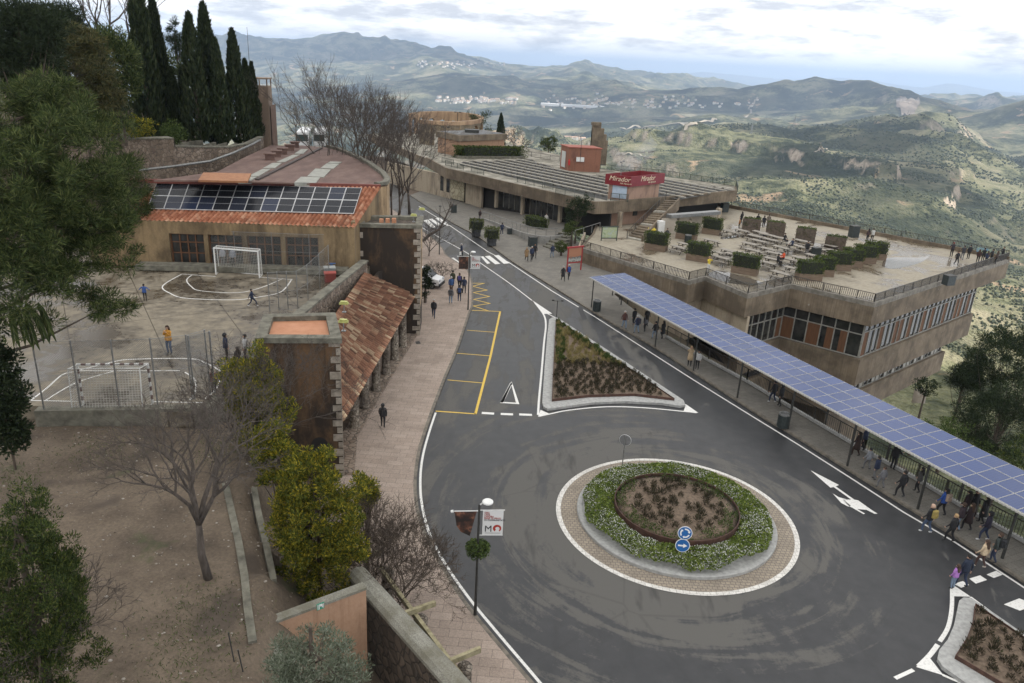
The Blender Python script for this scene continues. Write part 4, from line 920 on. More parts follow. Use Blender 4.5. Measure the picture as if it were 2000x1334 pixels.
t.col(cc); t.rough(.75); t.bump(wv, .5, .04); m_corr = t.m
b = MB(); b.add(rp + [p - Vector((0, 0, .12)) for p in rp], [tuple(range(len(rp)))[::-1]] + [(k, (k + 1) % len(rp), len(rp) + (k + 1) % len(rp), len(rp) + k) for k in range(len(rp))])
ro = b.build('roof', m_corr, shed)
b = MB(); wl = rp[2:10]; b.wall([p.xy for p in wl], .35, 0.0, [p.z - .1 for p in wl]); b.wall([p.xy for p in (rp[9], rp[11])], .3, 0, 10.6); b.build('wall', m_tan, shed)
b = MB(); b.wall([p.xy for p in wl], .5, [p.z + .02 for p in wl], [p.z + .30 for p in wl]); b.build('parapet_coping', m_cope, shed)
sk = MB(); rn = Vector((0, 0, 1))
for quad in ([(575, 356), (617, 357), (625, 346), (588, 345)], [(600, 344), (632, 346), (646, 331), (616, 329)], [(626, 328), (651, 329), (662, 320), (638, 319)], [(640, 318), (662, 319), (668, 316), (645, 315)],
             [(465, 352), (490, 352), (502, 345), (478, 345)], [(485, 344), (505, 344), (528, 330), (512, 330)], [(514, 328), (537, 328), (550, 318), (532, 318)], [(540, 316), (556, 316), (586, 302), (572, 302)], [(575, 300), (592, 300), (602, 291), (588, 291)]):
    vs = [on_plane(u, v, A_ + rpn * .07, rpn) for u, v in quad]
    sk.add(vs + [p - Vector((0, 0, .3)) for p in vs], [(0, 1, 2, 3), (0, 4, 5, 1), (1, 5, 6, 2), (2, 6, 7, 3), (3, 7, 4, 0)])
sk.build('skylight', M('skylight_sheet', (0.22, 0.22, 0.19), (0.33, 0.33, 0.29), 2, .6), shed)
for u, v in ((527, 308), (540, 302), (552, 297), (566, 290), (576, 284)):
    p = on_plane(u, v, A_ + rpn * .2, rpn); b = MB(); b.box((p.x, p.y, p.z), (.9, .7, .7), .3); b.box((p.x, p.y, p.z + .4), (1.15, .95, .1), .3); b.build('roof_vent', m_corr, shed)
b = MB(); b.beam(on_plane(502, 351, A_ + rpn * .05, rpn), on_plane(628, 289, A_ + rpn * .05, rpn), .3, .16); b.build('roof_ridge', M('ridge_dark', (0.05, 0.035, 0.03)), shed)
b = MB(); p = on_plane(440, 347, A_ + rpn * .25, rpn); b.box((p.x, p.y, p.z), (3.6, 2.2, .16), .2, tilt=Matrix.Rotation(.12, 3, 'X')); b.build('roof_hatch', M('rust_sheet', (0.28, 0.12, 0.055), (0.36, 0.17, 0.08), 3, .7), shed)
# ---- stone retaining wall behind the shed, with a pipe
WL = [(100, 274, 92), (216, 273, 86), (333, 270, 80), (335, 287, 80.5), (444, 288, 84), (480, 282, 88), (510, 268, 93)]
wp = [PR(*w) for w in WL]
rw = thing('retaining_wall', wp[2] - Vector((0, 0, 3)), 'long rubble stone retaining wall below the cypress row, behind the brown shed roof', 'wall')
b = MB(); b.wall([p.xy for p in wp], .5, [p.z - 4.6 for p in wp], [p.z for p in wp]); b.build('wall', m_rubble, rw)
b = MB(); b.wall([p.xy for p in wp], .64, [p.z for p in wp], [p.z + .12 for p in wp]); b.build('coping', m_cope, rw)
pp_ = [PR(268, 333, 79), PR(330, 326, 79), PR(410, 315, 81.5), PR(455, 299, 83), PR(490, 283, 87), PR(508, 273, 92)]
b = MB(); b.tube(pp_, .12, 8); tag(b.build('drain_pipe', m_steel, loc=pp_[0]), 'pale grey pipe running along the stone retaining wall behind the shed', 'pipe')
for (u0, v0, u1, v1, d, h_) in ((207, 262, 262, 260, 88, 1.1), (336, 281, 395, 273, 88, 1.0), (398, 283, 420, 277, 88, 1.1), (421, 284, 442, 278, 89, 1.1), (443, 286, 462, 279, 90, 1.1)):
    a_, c_ = PR(u0, v0, d), PR(u1, v1, d + 1.5); b = MB(); b.wall([a_.xy, c_.xy], .25, [a_.z - h_ - 1] * 2, [a_.z, c_.z])
    tag(b.build('step_wall', m_cope, loc=a_), 'short grey concrete step wall below the cypress row', 'wall', 'short step walls below the cypresses')
# ---- tall plain concrete tower
q0, q1 = PR(497, 278, 97), PR(529, 278, 97); top = PR(515, 169, 97).z
ct = thing('lift_tower', q0 - Vector((0, 0, 2)), 'tall plain tan concrete tower with an open roof frame, behind the cypress row', 'tower')
m_conc_t = plaster('tower_concrete', (0.24, 0.175, 0.125), (0.30, 0.22, 0.16), (0.15, 0.11, 0.08), .5)
b = MB(); wdt = q1.x - q0.x; b.prism([(q0.x, q0.y), (q1.x, q1.y), (q1.x - .5, q1.y + 3), (q0.x - .5, q0.y + 3)], 2, top); b.build('wall', m_conc_t, ct)
b = MB(); pr_ = PR(533, 205, 99); b.prism([(q1.x + .02, q1.y + .6), (pr_.x, pr_.y), (pr_.x - .3, pr_.y + 2), (q1.x - .3, q1.y + 2.5)], 2, pr_.z); b.build('side_shaft', M('shaft_brown', (0.12, 0.075, 0.055), (0.16, 0.10, 0.075), 2, .9), ct)
b = MB(); tz = PR(515, 155, 97).z
for x_, y_ in ((q0.x + .1, q0.y + .15), (q0.x + wdt * .55, q0.y + .15), (q1.x - .12, q1.y + .15), (q1.x - .5, q1.y + 2.8), (q0.x - .2, q0.y + 2.8)): b.box((x_, y_, (top + tz) / 2), (.12, .12, tz - top))
b.prism([(q0.x - .1, q0.y - .1), (q1.x + .1, q1.y - .1), (q1.x - .4, q1.y + 3.1), (q0.x - .6, q0.y + 3.1)], tz, tz + .14); b.build('roof_frame', m_conc_t, ct)
b = MB(); a_ = PR(486, 110, 99); b.tube([(a_.x, a_.y, a_.z - 7), (a_.x, a_.y, PR(486, 53, 99).z)], [.05, .02], 6); tag(b.build('antenna_mast', m_dkmetal, loc=a_ - Vector((0, 0, 7))), 'thin dark antenna mast rising behind the cypress row', 'antenna')
# ---- foreground: peach garden wall, big coped stone wall, pergola
CW0, CW1 = P(716, 1132, 4.0), P(905, 1340, 4.0); ext = (CW1 - CW0).normalized()
cwl = [CW0 - ext * .8, CW0, CW1, CW1 + ext * 4]
sw = thing('stone_wall', CW0, 'thick dark rubble wall with a rounded grey coping at the lower edge of the photo, beside the pergola', 'wall')
b = MB(); b.wall([p.xy for p in cwl], .55, 0, 3.8); b.build('wall', m_rub2, sw)
t = NT('lichen_cope'); nz = t.noise(t.pos(), 22, 5, .75); n2 = t.noise(t.pos(), 1.1, 5)
t.col(t.mix(t.ramp(n2, [(.4, 0), (.65, .8)]), t.ramp(nz, [(.35, (0.13, 0.125, 0.105)), (.65, (0.34, 0.33, 0.28))]), (0.13, 0.12, 0.085))); t.rough(.95); t.bump(nz, .5, .02); m_lich = t.m
b = MB(); sd = Vector((-ext.y, ext.x, 0)); prof = [(-.36, 3.72), (-.36, 3.86), (-.22, 3.99), (0, 4.05), (.22, 3.99), (.36, 3.86), (.36, 3.72)]
vs = [p + sd * s_ + Vector((0, 0, z - p.z)) for p in (cwl[0], cwl[3]) for s_, z in prof]; n7 = len(prof)
b.add(vs, [(k, k + 1, n7 + k + 1, n7 + k) for k in range(n7 - 1)] + [tuple(range(n7))[::-1], tuple(range(n7, 2 * n7))]); b.build('coping', m_lich, sw, smooth=False)
m_peach = plaster('peach_plaster', (0.33, 0.20, 0.125), (0.39, 0.245, 0.16), (0.20, 0.115, 0.068), .55, lo=.3, hi=.48)
pa, pb, pc_ = P(527, 1213, 4.9), P(712, 1142, 4.9), P(519, 1222, 4.75); pd = P(580, 1345, 4.75)
gw = thing('garden_wall', pa - Vector((0, 0, 3)), 'peach plastered garden wall with grey coping and a small green sign, lower edge of the photo', 'wall')
b = MB(); b.wall([pa.xy, pb.xy], .22, 0.5, 4.8); b.wall([pc_.xy + Vector((-.1, -.1)), pd.xy, (pd + (pd - pc_)).xy], .22, .5, 4.62); b.build('wall', m_peach, gw)
b = MB(); b.wall([pa.xy + Vector((-.1, 0)), pb.xy], .34, 4.8, 4.9); b.wall([pc_.xy + Vector((-.1, -.1)), pd.xy, (pd + (pd - pc_)).xy], .36, 4.62, 4.72); b.build('coping', m_lich, gw)
wd = (pb - pa).normalized(); wn_ = Vector((wd.y, -wd.x, 0)); gc = on_plane(626, 1184, pa + wn_ * .13, wn_)
e_ = thing('exit_sign', gc, 'small green and white sign on the peach garden wall', 'sign')
b = MB(); b.box(gc, (.26, .02, .24), math.atan2(wd.y, wd.x)); b.build('panel', M('sign_green', (0.02, 0.26, 0.16)), e_)
b = MB()
for dx_, dz_, w_, h_ in ((-.095, 0, .022, .19), (0.0, .075, .13, .03), (-.05, -.02, .03, .16), (.055, 0, .03, .12), (.01, .03, .06, .05), (.1, 0, .015, .19)): b.box(gc + wd * dx_ + wn_ * .012 + Vector((0, 0, dz_)), (w_, .01, h_), math.atan2(wd.y, wd.x))
b.build('pictogram', m_whitep, e_)
b = MB(); b.prism([gP(488, 1258, 4.7), gP(520, 1243, 4.7), gP(545, 1300, 4.7), gP(515, 1320, 4.7)], 3.5, 4.7); tag(b.build('stone_block', m_lich, loc=P(500, 1260, 4.5)), 'pale stone slab steps beside the peach garden wall', 'steps')
# drop under the walls (pit floor) is the pavement level ground; garden edge strips
for L, w_, lab in (([(440, 948), (452, 1000), (466, 1060), (478, 1130), (484, 1190), (494, 1260)], .25, 'long weathered concrete edging strip along the dirt garden'), ([(497, 960), (506, 1010), (520, 1065), (532, 1100)], .22, 'shorter pale edging strip half hidden by the yellow bushes')):
    pts = [P(u, v, 5.1) for u, v in L]; pts = [V3(p, garden_z(p.x, p.y) + .1) for p in pts]; b = MB(); b.wall([p.xy for p in pts], w_, [p.z - .5 for p in pts], [p.z for p in pts]); tag(b.build('garden_edging', m_cope, loc=pts[0]), lab, 'edging')
pg = thing('pergola', P(830, 1250, 0.1), 'timber pergola beams on pebble columns over the pink pavement at lower edge of the photo', 'pergola')
m_beam = M('mossy_timber', (0.20, 0.175, 0.10), (0.36, 0.32, 0.20), 5, .85, detail=8)
b0_, b1_ = P(748, 1118, 3.0), P(905, 1328, 3.0); bd_ = (b1_ - b0_).normalized(); b = MB(); b.beam(b0_ - bd_ * .3, b1_, .14, .2); b.build('main_beam', m_beam, pg)
b = MB(); b.beam(b1_ + bd_ * .35, b1_ + bd_ * 4, .14, .2); b.build('main_beam', m_beam, pg)
for L in ([(785, 1201), (850, 1178)], [(868, 1297), (938, 1268)], [(700, 1090), (745, 1078)], [(960, 1420), (1040, 1390)]):
    b = MB(); b.beam(P(*L[0], 3.22), P(*L[1], 3.22), .13, .2); b.build('cross_beam', m_beam, pg)
for u, v in ((822, 1205), (908, 1298), (757, 1112)):
    p = P(u, v, 2.9); b = MB(); b.lathe((p.x, p.y, .1), [(.3, 0), (.27, .2), (.24, 2.55), (.26, 2.6), (.26, 2.72), (.18, 2.78), (.18, 2.82)], 14); b.build('column', m_cobcol, pg, smooth=True)
# ---- court: ledge, fences, goals
lg = [P(72, 806, 5.95), P(260, 803, 5.95), P(400, 800, 5.95), P(428, 778, 5.95)]
b = MB(); b.wall([p.xy for p in lg], .5, 4.6, 6.14); tag(b.build('court_ledge', m_cope, loc=lg[0]), 'long low concrete ledge under the wire fence at the near end of the court', 'ledge')
t = NT('wire_netting'); pz = t.n('ShaderNodeUVMap', uv_map='uv'); sx = t.n('ShaderNodeSeparateXYZ'); t.l(pz.outputs[0], sx.inputs[0])
def net_alpha(t, sx, n, w):
    a_ = t.math('ADD', sx.outputs['X'], sx.outputs['Y']); b_ = t.math('SUBTRACT', sx.outputs['X'], sx.outputs['Y']); o = []
    for k in (a_, b_):
        fr = t.math('FRACT', t.math('MULTIPLY', k, n)); o.append(t.math('LESS_THAN', fr, w))
    return t.math('MAXIMUM', *o)
al = net_alpha(t, sx, 10.0, .10); t.l(al, t.b.inputs['Alpha']); t.col((0.20, 0.20, 0.19)); t.rough(.5); m_wire = t.m
def mesh_fence(name, pts, h, label, post_r=.035, gates=(), rail=False):
    pts = [Vector(p) for p in pts]; e_ = thing(name, pts[0], label, 'fence')
    for p in pts: b = MB(); b.tube([p, p + Vector((0, 0, h))], post_r, 8); b.build('post', m_steel if post_r < .05 else m_dkmetal, e_)
    b = MB(); uv_ = []; s0 = 0
    for a_, c_ in zip(pts[:-1], pts[1:]):
        L = (c_ - a_).length; b.add([a_, c_, c_ + Vector((0, 0, h - .05)), a_ + Vector((0, 0, h - .05))], [(0, 1, 2, 3)]); uv_ += [(s0, 0), (s0 + L, 0), (s0 + L, h), (s0, h)]; s0 += L
    b.uv = uv_; b.build('netting', m_wire, e_)
    b = MB(); b.tube([p + Vector((0, 0, h - .04)) for p in pts], .012, 5); b.tube([p + Vector((0, 0, h * .5)) for p in pts], .01, 5); b.build('tension_wire', m_steel, e_)
    return e_
mesh_fence('wire_fence', [P(u, v, 6.12) for u, v in ((86, 800), (158, 797), (234, 795), (308, 790), (376, 781), (411, 769))], 3.3, 'wire mesh fence on steel posts along the near end of the court', .036)
mesh_fence('wire_fence', [P(u, v, 6.12) for u, v in ((380, 779), (420, 768))] , 3.2, 'narrow double-post gate bay of wire mesh behind the bare tree', .045)
mesh_fence('wire_fence', [P(u, v, 6.02) for u, v in ((527, 608), (545, 606), (563, 605), (582, 604), (602, 590), (625, 565), (643, 545))], 2.6, 'wire fence on slim posts along the right court side, above the arcade roof', .03)
b = MB(); a_, c_ = P(455, 770, 8.0), P(330, 724, 7.0)
mesh_fence('wire_fence', [P(u, v, 6.02) for u, v in ((318, 515), (390, 520), (462, 525), (534, 527), (606, 530), (678, 528))], 2.9, 'tall thin-wired ball fence before the school house windows', .02)
m_net = None
t = NT('goal_net'); pz = t.n('ShaderNodeUVMap', uv_map='uv'); sx = t.n('ShaderNodeSeparateXYZ'); t.l(pz.outputs[0], sx.inputs[0])
o_ = [t.math('LESS_THAN', t.math('FRACT', t.math('MULTIPLY', sx.outputs[k], 8.0)), .11) for k in ('X', 'Y')]; t.l(t.math('MAXIMUM', *o_), t.b.inputs['Alpha']); t.col((.55, .54, .5)); m_net = t.m
def goal(lb, rb, back, label, stripes):
    lb, rb = Vector(lb), Vector(rb); h = 2.0; e_ = thing('goal', lb, label, 'goal'); w = rb - lb; bk = Vector(back); up = Vector((0, 0, h))
    b = MB()
    def bar(p0, p1, n, st):
        for k in range(n): b.beam(p0.lerp(p1, k / n), p0.lerp(p1, (k + 1) / n), .08, .08, 1 if (k % 2 == st and stripes) else 0)
    bar(lb, lb + up, 9, 1); bar(rb, rb + up, 9, 1); bar(lb + up - w.normalized() * .04, rb + up + w.normalized() * .04, 15, 1)
    b.build('goal_frame', [m_whitep, M('stripe_red', (0.13, 0.07, 0.06))], e_)
    b = MB(); A, B = lb + up, rb + up; A2, B2 = A + bk * .8, B + bk * .8; A3, B3 = lb + bk, rb + bk
    for pp in ((A, A2, A3, lb), (B, B2, B3, rb), (A3, B3), (A2, B2)): b.tube(pp, .025, 6)
    b.build('support', m_whitep, e_)
    b = MB(); b.add([A, B, B2, A2, A3, B3, lb, rb], [(0, 1, 2, 3), (3, 2, 5, 4), (6, 0, 3, 4), (7, 1, 2, 5)]); L = w.length
    b.uv = [(0, 0), (L, 0), (L, 1), (0, 1), (0, 0), (L, 0), (L, 2.1), (0, 2.1), (0, 0), (0, 2), (.8, 2), (1, 0), (0, 0), (0, 2), (.8, 2), (1, 0)]; b.build('net', m_net, e_)
    return e_
goal(P(422, 536, 6.01), P(507, 543, 6.01), dy * .9, 'white goal frame with net standing before the school house', False)
goal(P(163, 790, 6.01), P(298, 788, 6.01), Vector((-.25, -1.1, 0)) * .6, 'white goal frame behind the near wire fence of the court, seen from its back', True)
# bins and boxes by the court wall
for u, v, c_, lab in ((655, 528, (0.06, 0.11, 0.24), 'blue lidded box by the court wall, nearest the brown tower'), (644, 538, (0.25, 0.26, 0.25), 'grey lidded box beside the blue box by the court wall'), (645, 549, (0.22, 0.05, 0.04), 'dark red crate beside the grey box by the court wall')):
    p = P(u, v, 6.0); e_ = thing('storage_box', p, lab, 'box', 'boxes by the court wall'); b = MB(); b.box(p + Vector((0, 0, .3)), (.8, .6, .6), .3); b.build('body', M(f'box_{u}', c_), e_)
    b = MB(); b.box(p + Vector((0, 0, .64)), (.88, .68, .08), .3); b.build('lid', M(f'lid_{u}', tuple(min(1, k * 1.5) for k in c_)), e_)
# ================================================================== terrace restaurant on the right
TZ, DZ = 1.6, 5.0
t = NT('board_concrete'); v = t.pos(); g = t.noise(t.pos((4.5, 4.5, .12)), 1.6, 6, .6); a = t.noise(v, .45, 8, .66); sp_ = t.noise(v, 5, 3, .6)
c = t.ramp(g, [(.32, (0.15, 0.115, 0.078)), (.68, (0.245, 0.195, 0.138))]); c = t.mix(t.ramp(a, [(.42, .75), (.6, 0.0)]), c, (0.085, 0.066, 0.046))
c = t.mix(t.ramp(t.noise(v, 2.2, 3, .5), [(.735, 0.0), (.75, .7)]), c, (0.34, 0.32, 0.28)); t.col(c); t.rough(.9); t.bump(g, .3, .03); m_conc = t.m
t = NT('terrace_floor'); v = t.pos(rz=rad(-38)); a = t.noise(v, .16, 8, .66, .6); f = t.noise(v, 3, 6, .7)
wet = t.ramp(a, [(.43, 0.0), (.51, 1.0)]); c = t.mix(wet, (0.15, 0.122, 0.084), t.ramp(f, [(.3, (0.25, 0.215, 0.16)), (.7, (0.37, 0.33, 0.255))]))
c = t.mix(t.ramp(t.noise(t.pos((.5, 1.4, 1), rz=rad(-38)), .5, 6, .6), [(.58, 0.0), (.66, .7)]), c, (0.16, 0.135, 0.10))
bk = t.n('ShaderNodeTexBrick', _Scale=1.0, _Brick_Width=4.0, _Row_Height=4.0, _Mortar_Size=.02, offset=0.0); bk.inputs['Color1'].default_value = bk.inputs['Color2'].default_value = (1, 1, 1, 1); bk.inputs['Mortar'].default_value = (.6, .57, .53, 1); t.l(v, bk.inputs['Vector'])
t.col(t.mix(1.0, c, bk.outputs['Color'], 'MULTIPLY')); t.rough(t.ramp(wet, [(0, .2), (1, .75)])); m_tfloor = t.m
m_pink = plaster('pink_plaster', (0.33, 0.21, 0.155), (0.40, 0.27, 0.20), (0.20, 0.13, 0.10), .6, lo=.34, hi=.5)
m_cream = plaster('cream_wall', (0.35, 0.29, 0.215), (0.43, 0.365, 0.275), (0.20, 0.16, 0.12), .6, lo=.34, hi=.5)
m_mull = M('mullion_grey', (0.22, 0.215, 0.19), (0.32, 0.31, 0.28), 3, .6)
m_curt = M('orange_curtain', (0.105, 0.046, 0.02), (0.15, 0.07, 0.03), 3, .8, stretch=(3, 3, .3))
m_blind = M('pale_blind', (0.36, 0.35, 0.31), (0.48, 0.46, 0.42), 3, .8, stretch=(4, 4, .2))
m_railg = M('rail_green', (0.035, 0.05, 0.04), (0.07, 0.085, 0.07), 5, .5, metal=.2)
m_raild = M('rail_dark', (0.035, 0.032, 0.028), (0.075, 0.068, 0.06), 5, .5, metal=.2)
TPOLY = [(7.2, 87.3), (17.6, 74.9), (19.7, 76.9), (22.5, 71.0), (28.2, 75.6), (34.5, 70.3), (61.0, 93.1), (33.5, 120.8), (28, 126), (13, 118), (9.5, 96)]
tb = thing('terrace_restaurant', (*TPOLY[5], -10), 'angular concrete restaurant block with a wet picnic terrace on its flat roof, window bands below', 'building')
b = MB(); b.prism(TPOLY, -0.55, TZ + .12); b.build('terrace_slab', m_conc, tb)
b = MB(); b.sheet(inset(TPOLY, .34), TZ + .125); b.build('terrace_floor', m_tfloor, tb)
b = MB(); pl = [TPOLY[k] for k in (0, 1, 2, 3, 4, 5, 6, 7)]; b.wall(pl, .32, TZ - .2, TZ + .24, side=.155); b.build('parapet_coping', M('coping_grey', (0.13, 0.12, 0.10), (0.24, 0.22, 0.19), 2, .9), tb)
b = MB(); b.wall([TPOLY[6], TPOLY[7], TPOLY[8]], .3, TZ, TZ + .6, side=.36); b.build('valley_parapet', m_conc, tb)
def along(a, b_, t_): return (a[0] + (b_[0] - a[0]) * t_, a[1] + (b_[1] - a[1]) * t_)
A3, A4, A5, A6, A7 = TPOLY[3], TPOLY[4], TPOLY[5], TPOLY[6], TPOLY[7]
def wpoly(d, t6):
    e6 = along(A5, A6, t6); return inset([A3, A4, A5, e6, along(A4, (30, 120), .6), (20, 100)], d)
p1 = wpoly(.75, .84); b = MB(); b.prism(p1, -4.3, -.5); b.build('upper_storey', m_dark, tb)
p2 = wpoly(.35, .83); b = MB(); b.prism(p2, -7.0, -4.2); b.build('floor_band', m_conc, tb)
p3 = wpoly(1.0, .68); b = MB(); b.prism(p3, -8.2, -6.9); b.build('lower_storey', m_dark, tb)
p4 = wpoly(.55, .68); b = MB(); b.prism(p4, -10.6, -8.1); b.build('lower_band', m_conc, tb)
b = MB(); b.prism(wpoly(4, .55), -24, -10.5); b.build('basement', m_conc, tb)
b = MB(); b.wall([TPOLY[0], TPOLY[1], TPOLY[2], TPOLY[3]], .3, -5, -.5, side=.6); b.wall([(8.6, 97), TPOLY[0]], .3, -1, TZ); b.build('retaining_wall', m_cream, tb)
def winband(pa_, pb_, n, z0, z1, trans, kinds, pw=.1):
    pa_, pb_ = Vector((*pa_, 0)), Vector((*pb_, 0)); d = (pb_ - pa_); L = d.length; d.normalize(); nrm = Vector((d.y, -d.x, 0)); rz = math.atan2(d.y, d.x); w = L / n
    for k in range(n):
        c0 = pa_ + d * (w * k); f = MB(); cm_ = c0 + d * (w / 2)
        f.box(c0 + nrm * .05 + Vector((0, 0, (z0 + z1) / 2)), (pw, .16, z1 - z0), rz)
        if k == n - 1: f.box(c0 + d * w + nrm * .05 + Vector((0, 0, (z0 + z1) / 2)), (pw, .16, z1 - z0), rz)
        if trans: f.box(cm_ + nrm * .05 + Vector((0, 0, trans)), (w - pw, .12, .1), rz)
        f.box(cm_ + nrm * .05 + Vector((0, 0, z0 + .05)), (w - pw, .14, .1), rz); f.box(cm_ + nrm * .05 + Vector((0, 0, z1 - .04)), (w - pw, .14, .08), rz)
        fo = f.build('window', m_mull, tb)
        g = MB(); g.box(cm_ + nrm * .012 + Vector((0, 0, (z0 + z1) / 2)), (w - pw, .02, z1 - z0 - .1), rz); g.build('pane', m_glass, fo)
        kd = kinds[k % len(kinds)]
        if kd: g = MB(); g.box(cm_ + nrm * .03 + Vector((0, 0, (z0 + (trans or z1)) / 2)) + d * (0 if kd < 3 else w * .2), ((w - pw) * (1 if kd < 3 else .55), .014, (trans or z1) - z0 - .14), rz); g.build('curtain', m_curt if kd in (1, 3) else m_blind, fo)
winband(p1[0], p1[1], 6, -4.15, -.55, -1.9, [0, 0, 0, 0, 0, 1])
winband(p1[1], p1[2], 6, -4.15, -.55, -1.75, [1, 0, 1, 3, 3, 0])
winband(p1[2], p1[3], 25, -4.15, -.55, -1.5, [1, 0, 0, 1, 0, 0, 1, 1, 0, 1, 0, 0, 1, 0])
winband(p3[2], p3[3], 24, -8.1, -7.0, None, [2, 0, 2, 0, 0, 2, 2, 0])
# ---- railings
def railing(name, pts, h, label, mat, bars=.14, post=1.9, lean=0.0, mid=False, bar_r=.02, posts=True, rail_r=.035):
    pts = [Vector(p) for p in pts]; e_ = thing(name, pts[0], label, 'railing'); up = Vector((0, 0, h))
    b = MB(); b.tube([p + up for p in pts], rail_r, 6)
    if mid: b.tube([p + up * .55 for p in pts], rail_r * .7, 6)
    if bars: b.tube([p + up * .10 for p in pts], rail_r * .6, 6)
    b.build('handrail', mat, e_)
    if bars:
        b = MB()
        for a_, c_ in zip(pts[:-1], pts[1:]):
            L = (c_ - a_).length; n = max(1, int(L / bars)); d = (c_ - a_) / n
            for k in range(n): q_ = a_ + d * (k + .5); b.beam(q_ + up * .1, q_ + up + d.normalized() * lean, bar_r * 2, bar_r * 2)
        b.build('balusters', mat, e_)
    for a_, c_ in zip(pts[:-1], pts[1:]):
        n = max(1, round((c_ - a_).length / post))
        for k in range(n + (1 if c_ is pts[-1] else 0)): q_ = a_.lerp(c_, k / n); b = MB(); b.beam(q_ - up * .02, q_ + up * 1.0, .06, .06); b.build('post', mat, e_)
    return e_
def T3(p, z=TZ + .24): return Vector((p[0], p[1], z))
ti = inset(TPOLY, .2)
railing('terrace_railing', [T3(ti[k]) for k in (0, 1, 2, 3, 4, 5)], .85, 'dark barred railing zigzagging along the street side of the picnic terrace', m_raild, .19, 1.6, .06)
railing('terrace_railing', [T3(ti[5]), T3(ti[6])], .85, 'dark barred railing on the right edge of the terrace above the long window band', m_raild, .19, 2.0, .05)
railing('terrace_railing', [T3(ti[6], TZ + .35), T3(ti[7], TZ + .35)], .95, 'dark barred railing along the far edge of the terrace facing the valley', m_raild, .19, 2.2, .05)
railing('guard_rail', [P(1122, 466, 2.1), P(1171, 450, 2.1)], 1.0, 'short glassless steel rail at the steps beside the map board', m_steel, 0, 2.0)
# puddle on the terrace
t = NT('puddle_water'); t.col((0.10, 0.09, 0.075)); t.rough(.03); m_pud = t.m
for L in ([(1722, 520), (1730, 505), (1760, 502), (1800, 503), (1818, 497), (1800, 512), (1765, 522), (1740, 525)], [(1380, 537), (1400, 528), (1440, 537), (1490, 552), (1470, 556), (1420, 552)], [(1408, 463), (1440, 460), (1442, 464), (1410, 467)]):
    b = MB(); b.sheet([p.xy for p in smooth_line([P(u, v, TZ + .13) for u, v in L + [L[0]]], 4)[:-1]], TZ + .133); tag(b.build('puddle', m_pud), kind='structure')
# ---- deck building
DP = [gP(870, 331, DZ), gP(1161, 398, DZ), gP(1199, 397, DZ), gP(1440, 375, DZ), gP(1438, 363, DZ), gP(1172, 329, DZ), (8, 150), (-2, 168), (-24, 184), (-34, 172), gP(832, 310, DZ)]
db = thing('deck_building', (*DP[2], 0), 'long low concrete building with slatted rows on its flat roof terrace, beside the road', 'building')
b = MB(); b.prism(DP, DZ - 1.35, DZ); b.build('roof_slab', m_conc, db)
m_deck = plaster('deck_floor', (0.30, 0.275, 0.225), (0.40, 0.37, 0.31), (0.13, 0.12, 0.09), .4)
b = MB(); b.sheet(inset(DP, .3), DZ + .006); b.build('roof_floor', m_deck, db)
dd = (Vector((*DP[1], 0)) - Vector((*DP[0], 0))).normalized(); dn = Vector((-dd.y, dd.x, 0)); dn = dn if dn.x > 0 else -dn
b = MB(); b.wall([DP[10], DP[0], DP[1], DP[2], DP[3]], .3, DZ - .01, DZ + .25, side=.15); b.build('parapet', m_conc, db)
# slatted rows, each a concrete beam with short cross ticks
m_slat = M('slat_concrete', (0.27, 0.25, 0.21), (0.40, 0.375, 0.32), 3, .85); m_gapd = M('slat_gap_shade', (0.03, 0.028, 0.024))
def inside(p, poly):
    c_ = False; n = len(poly)
    for i in range(n):
        a_, e_ = poly[i], poly[i - 1]
        if (a_[1] > p.y) != (e_[1] > p.y) and p.x < (e_[0] - a_[0]) * (p.y - a_[1]) / (e_[1] - a_[1]) + a_[0]: c_ = not c_
    return c_
ROWS_L = [gP(897, 322, DZ), gP(1186, 392, DZ), gP(1186, 346, DZ), gP(1105, 336, DZ), gP(1035, 312, DZ), gP(905, 316, DZ)]
ROWS_R = [gP(1286, 348, DZ), gP(1283, 384, DZ), gP(1330, 390, DZ), gP(1432, 372, DZ)]
gv_ = MB(); gv_.sheet(ROWS_L, DZ + .03); gv_.sheet(ROWS_R, DZ + .03); gv_.build('slat_shade_sheet', m_gapd, db)  # flat near-black sheet on the deck, painting the shade between the slats
o0 = Vector((*DP[0], 0))
for poly in (ROWS_L, ROWS_R):
    for k in range(-3, 20):
        base = o0 + dn * (.9 + k * 2.3); run = None; segs = []
        for j in range(0, 300):
            p = base + dd * (j * .4 - 20); ok = inside(p, poly)
            if ok and run is None: run = j
            if not ok and run is not None: segs.append((run, j)); run = None
        for s0, s1 in segs:
            if s1 - s0 < 4: continue
            a_, c_ = base + dd * (s0 * .4 - 20), base + dd * (s1 * .4 - 20); b = MB(); b.beam(V3(a_, DZ + .27), V3(c_, DZ + .27), .36, .10)
            for j in range(int((s1 - s0) * .4 / 1.6)):
                q_ = a_ + dd * (j * 1.6 + .5 + (k % 2) * .8); b.beam(V3(q_, DZ + .13), V3(q_ + dn * .5, DZ + .13), .10, .2)
            b.build('roof_slat', m_slat, db)
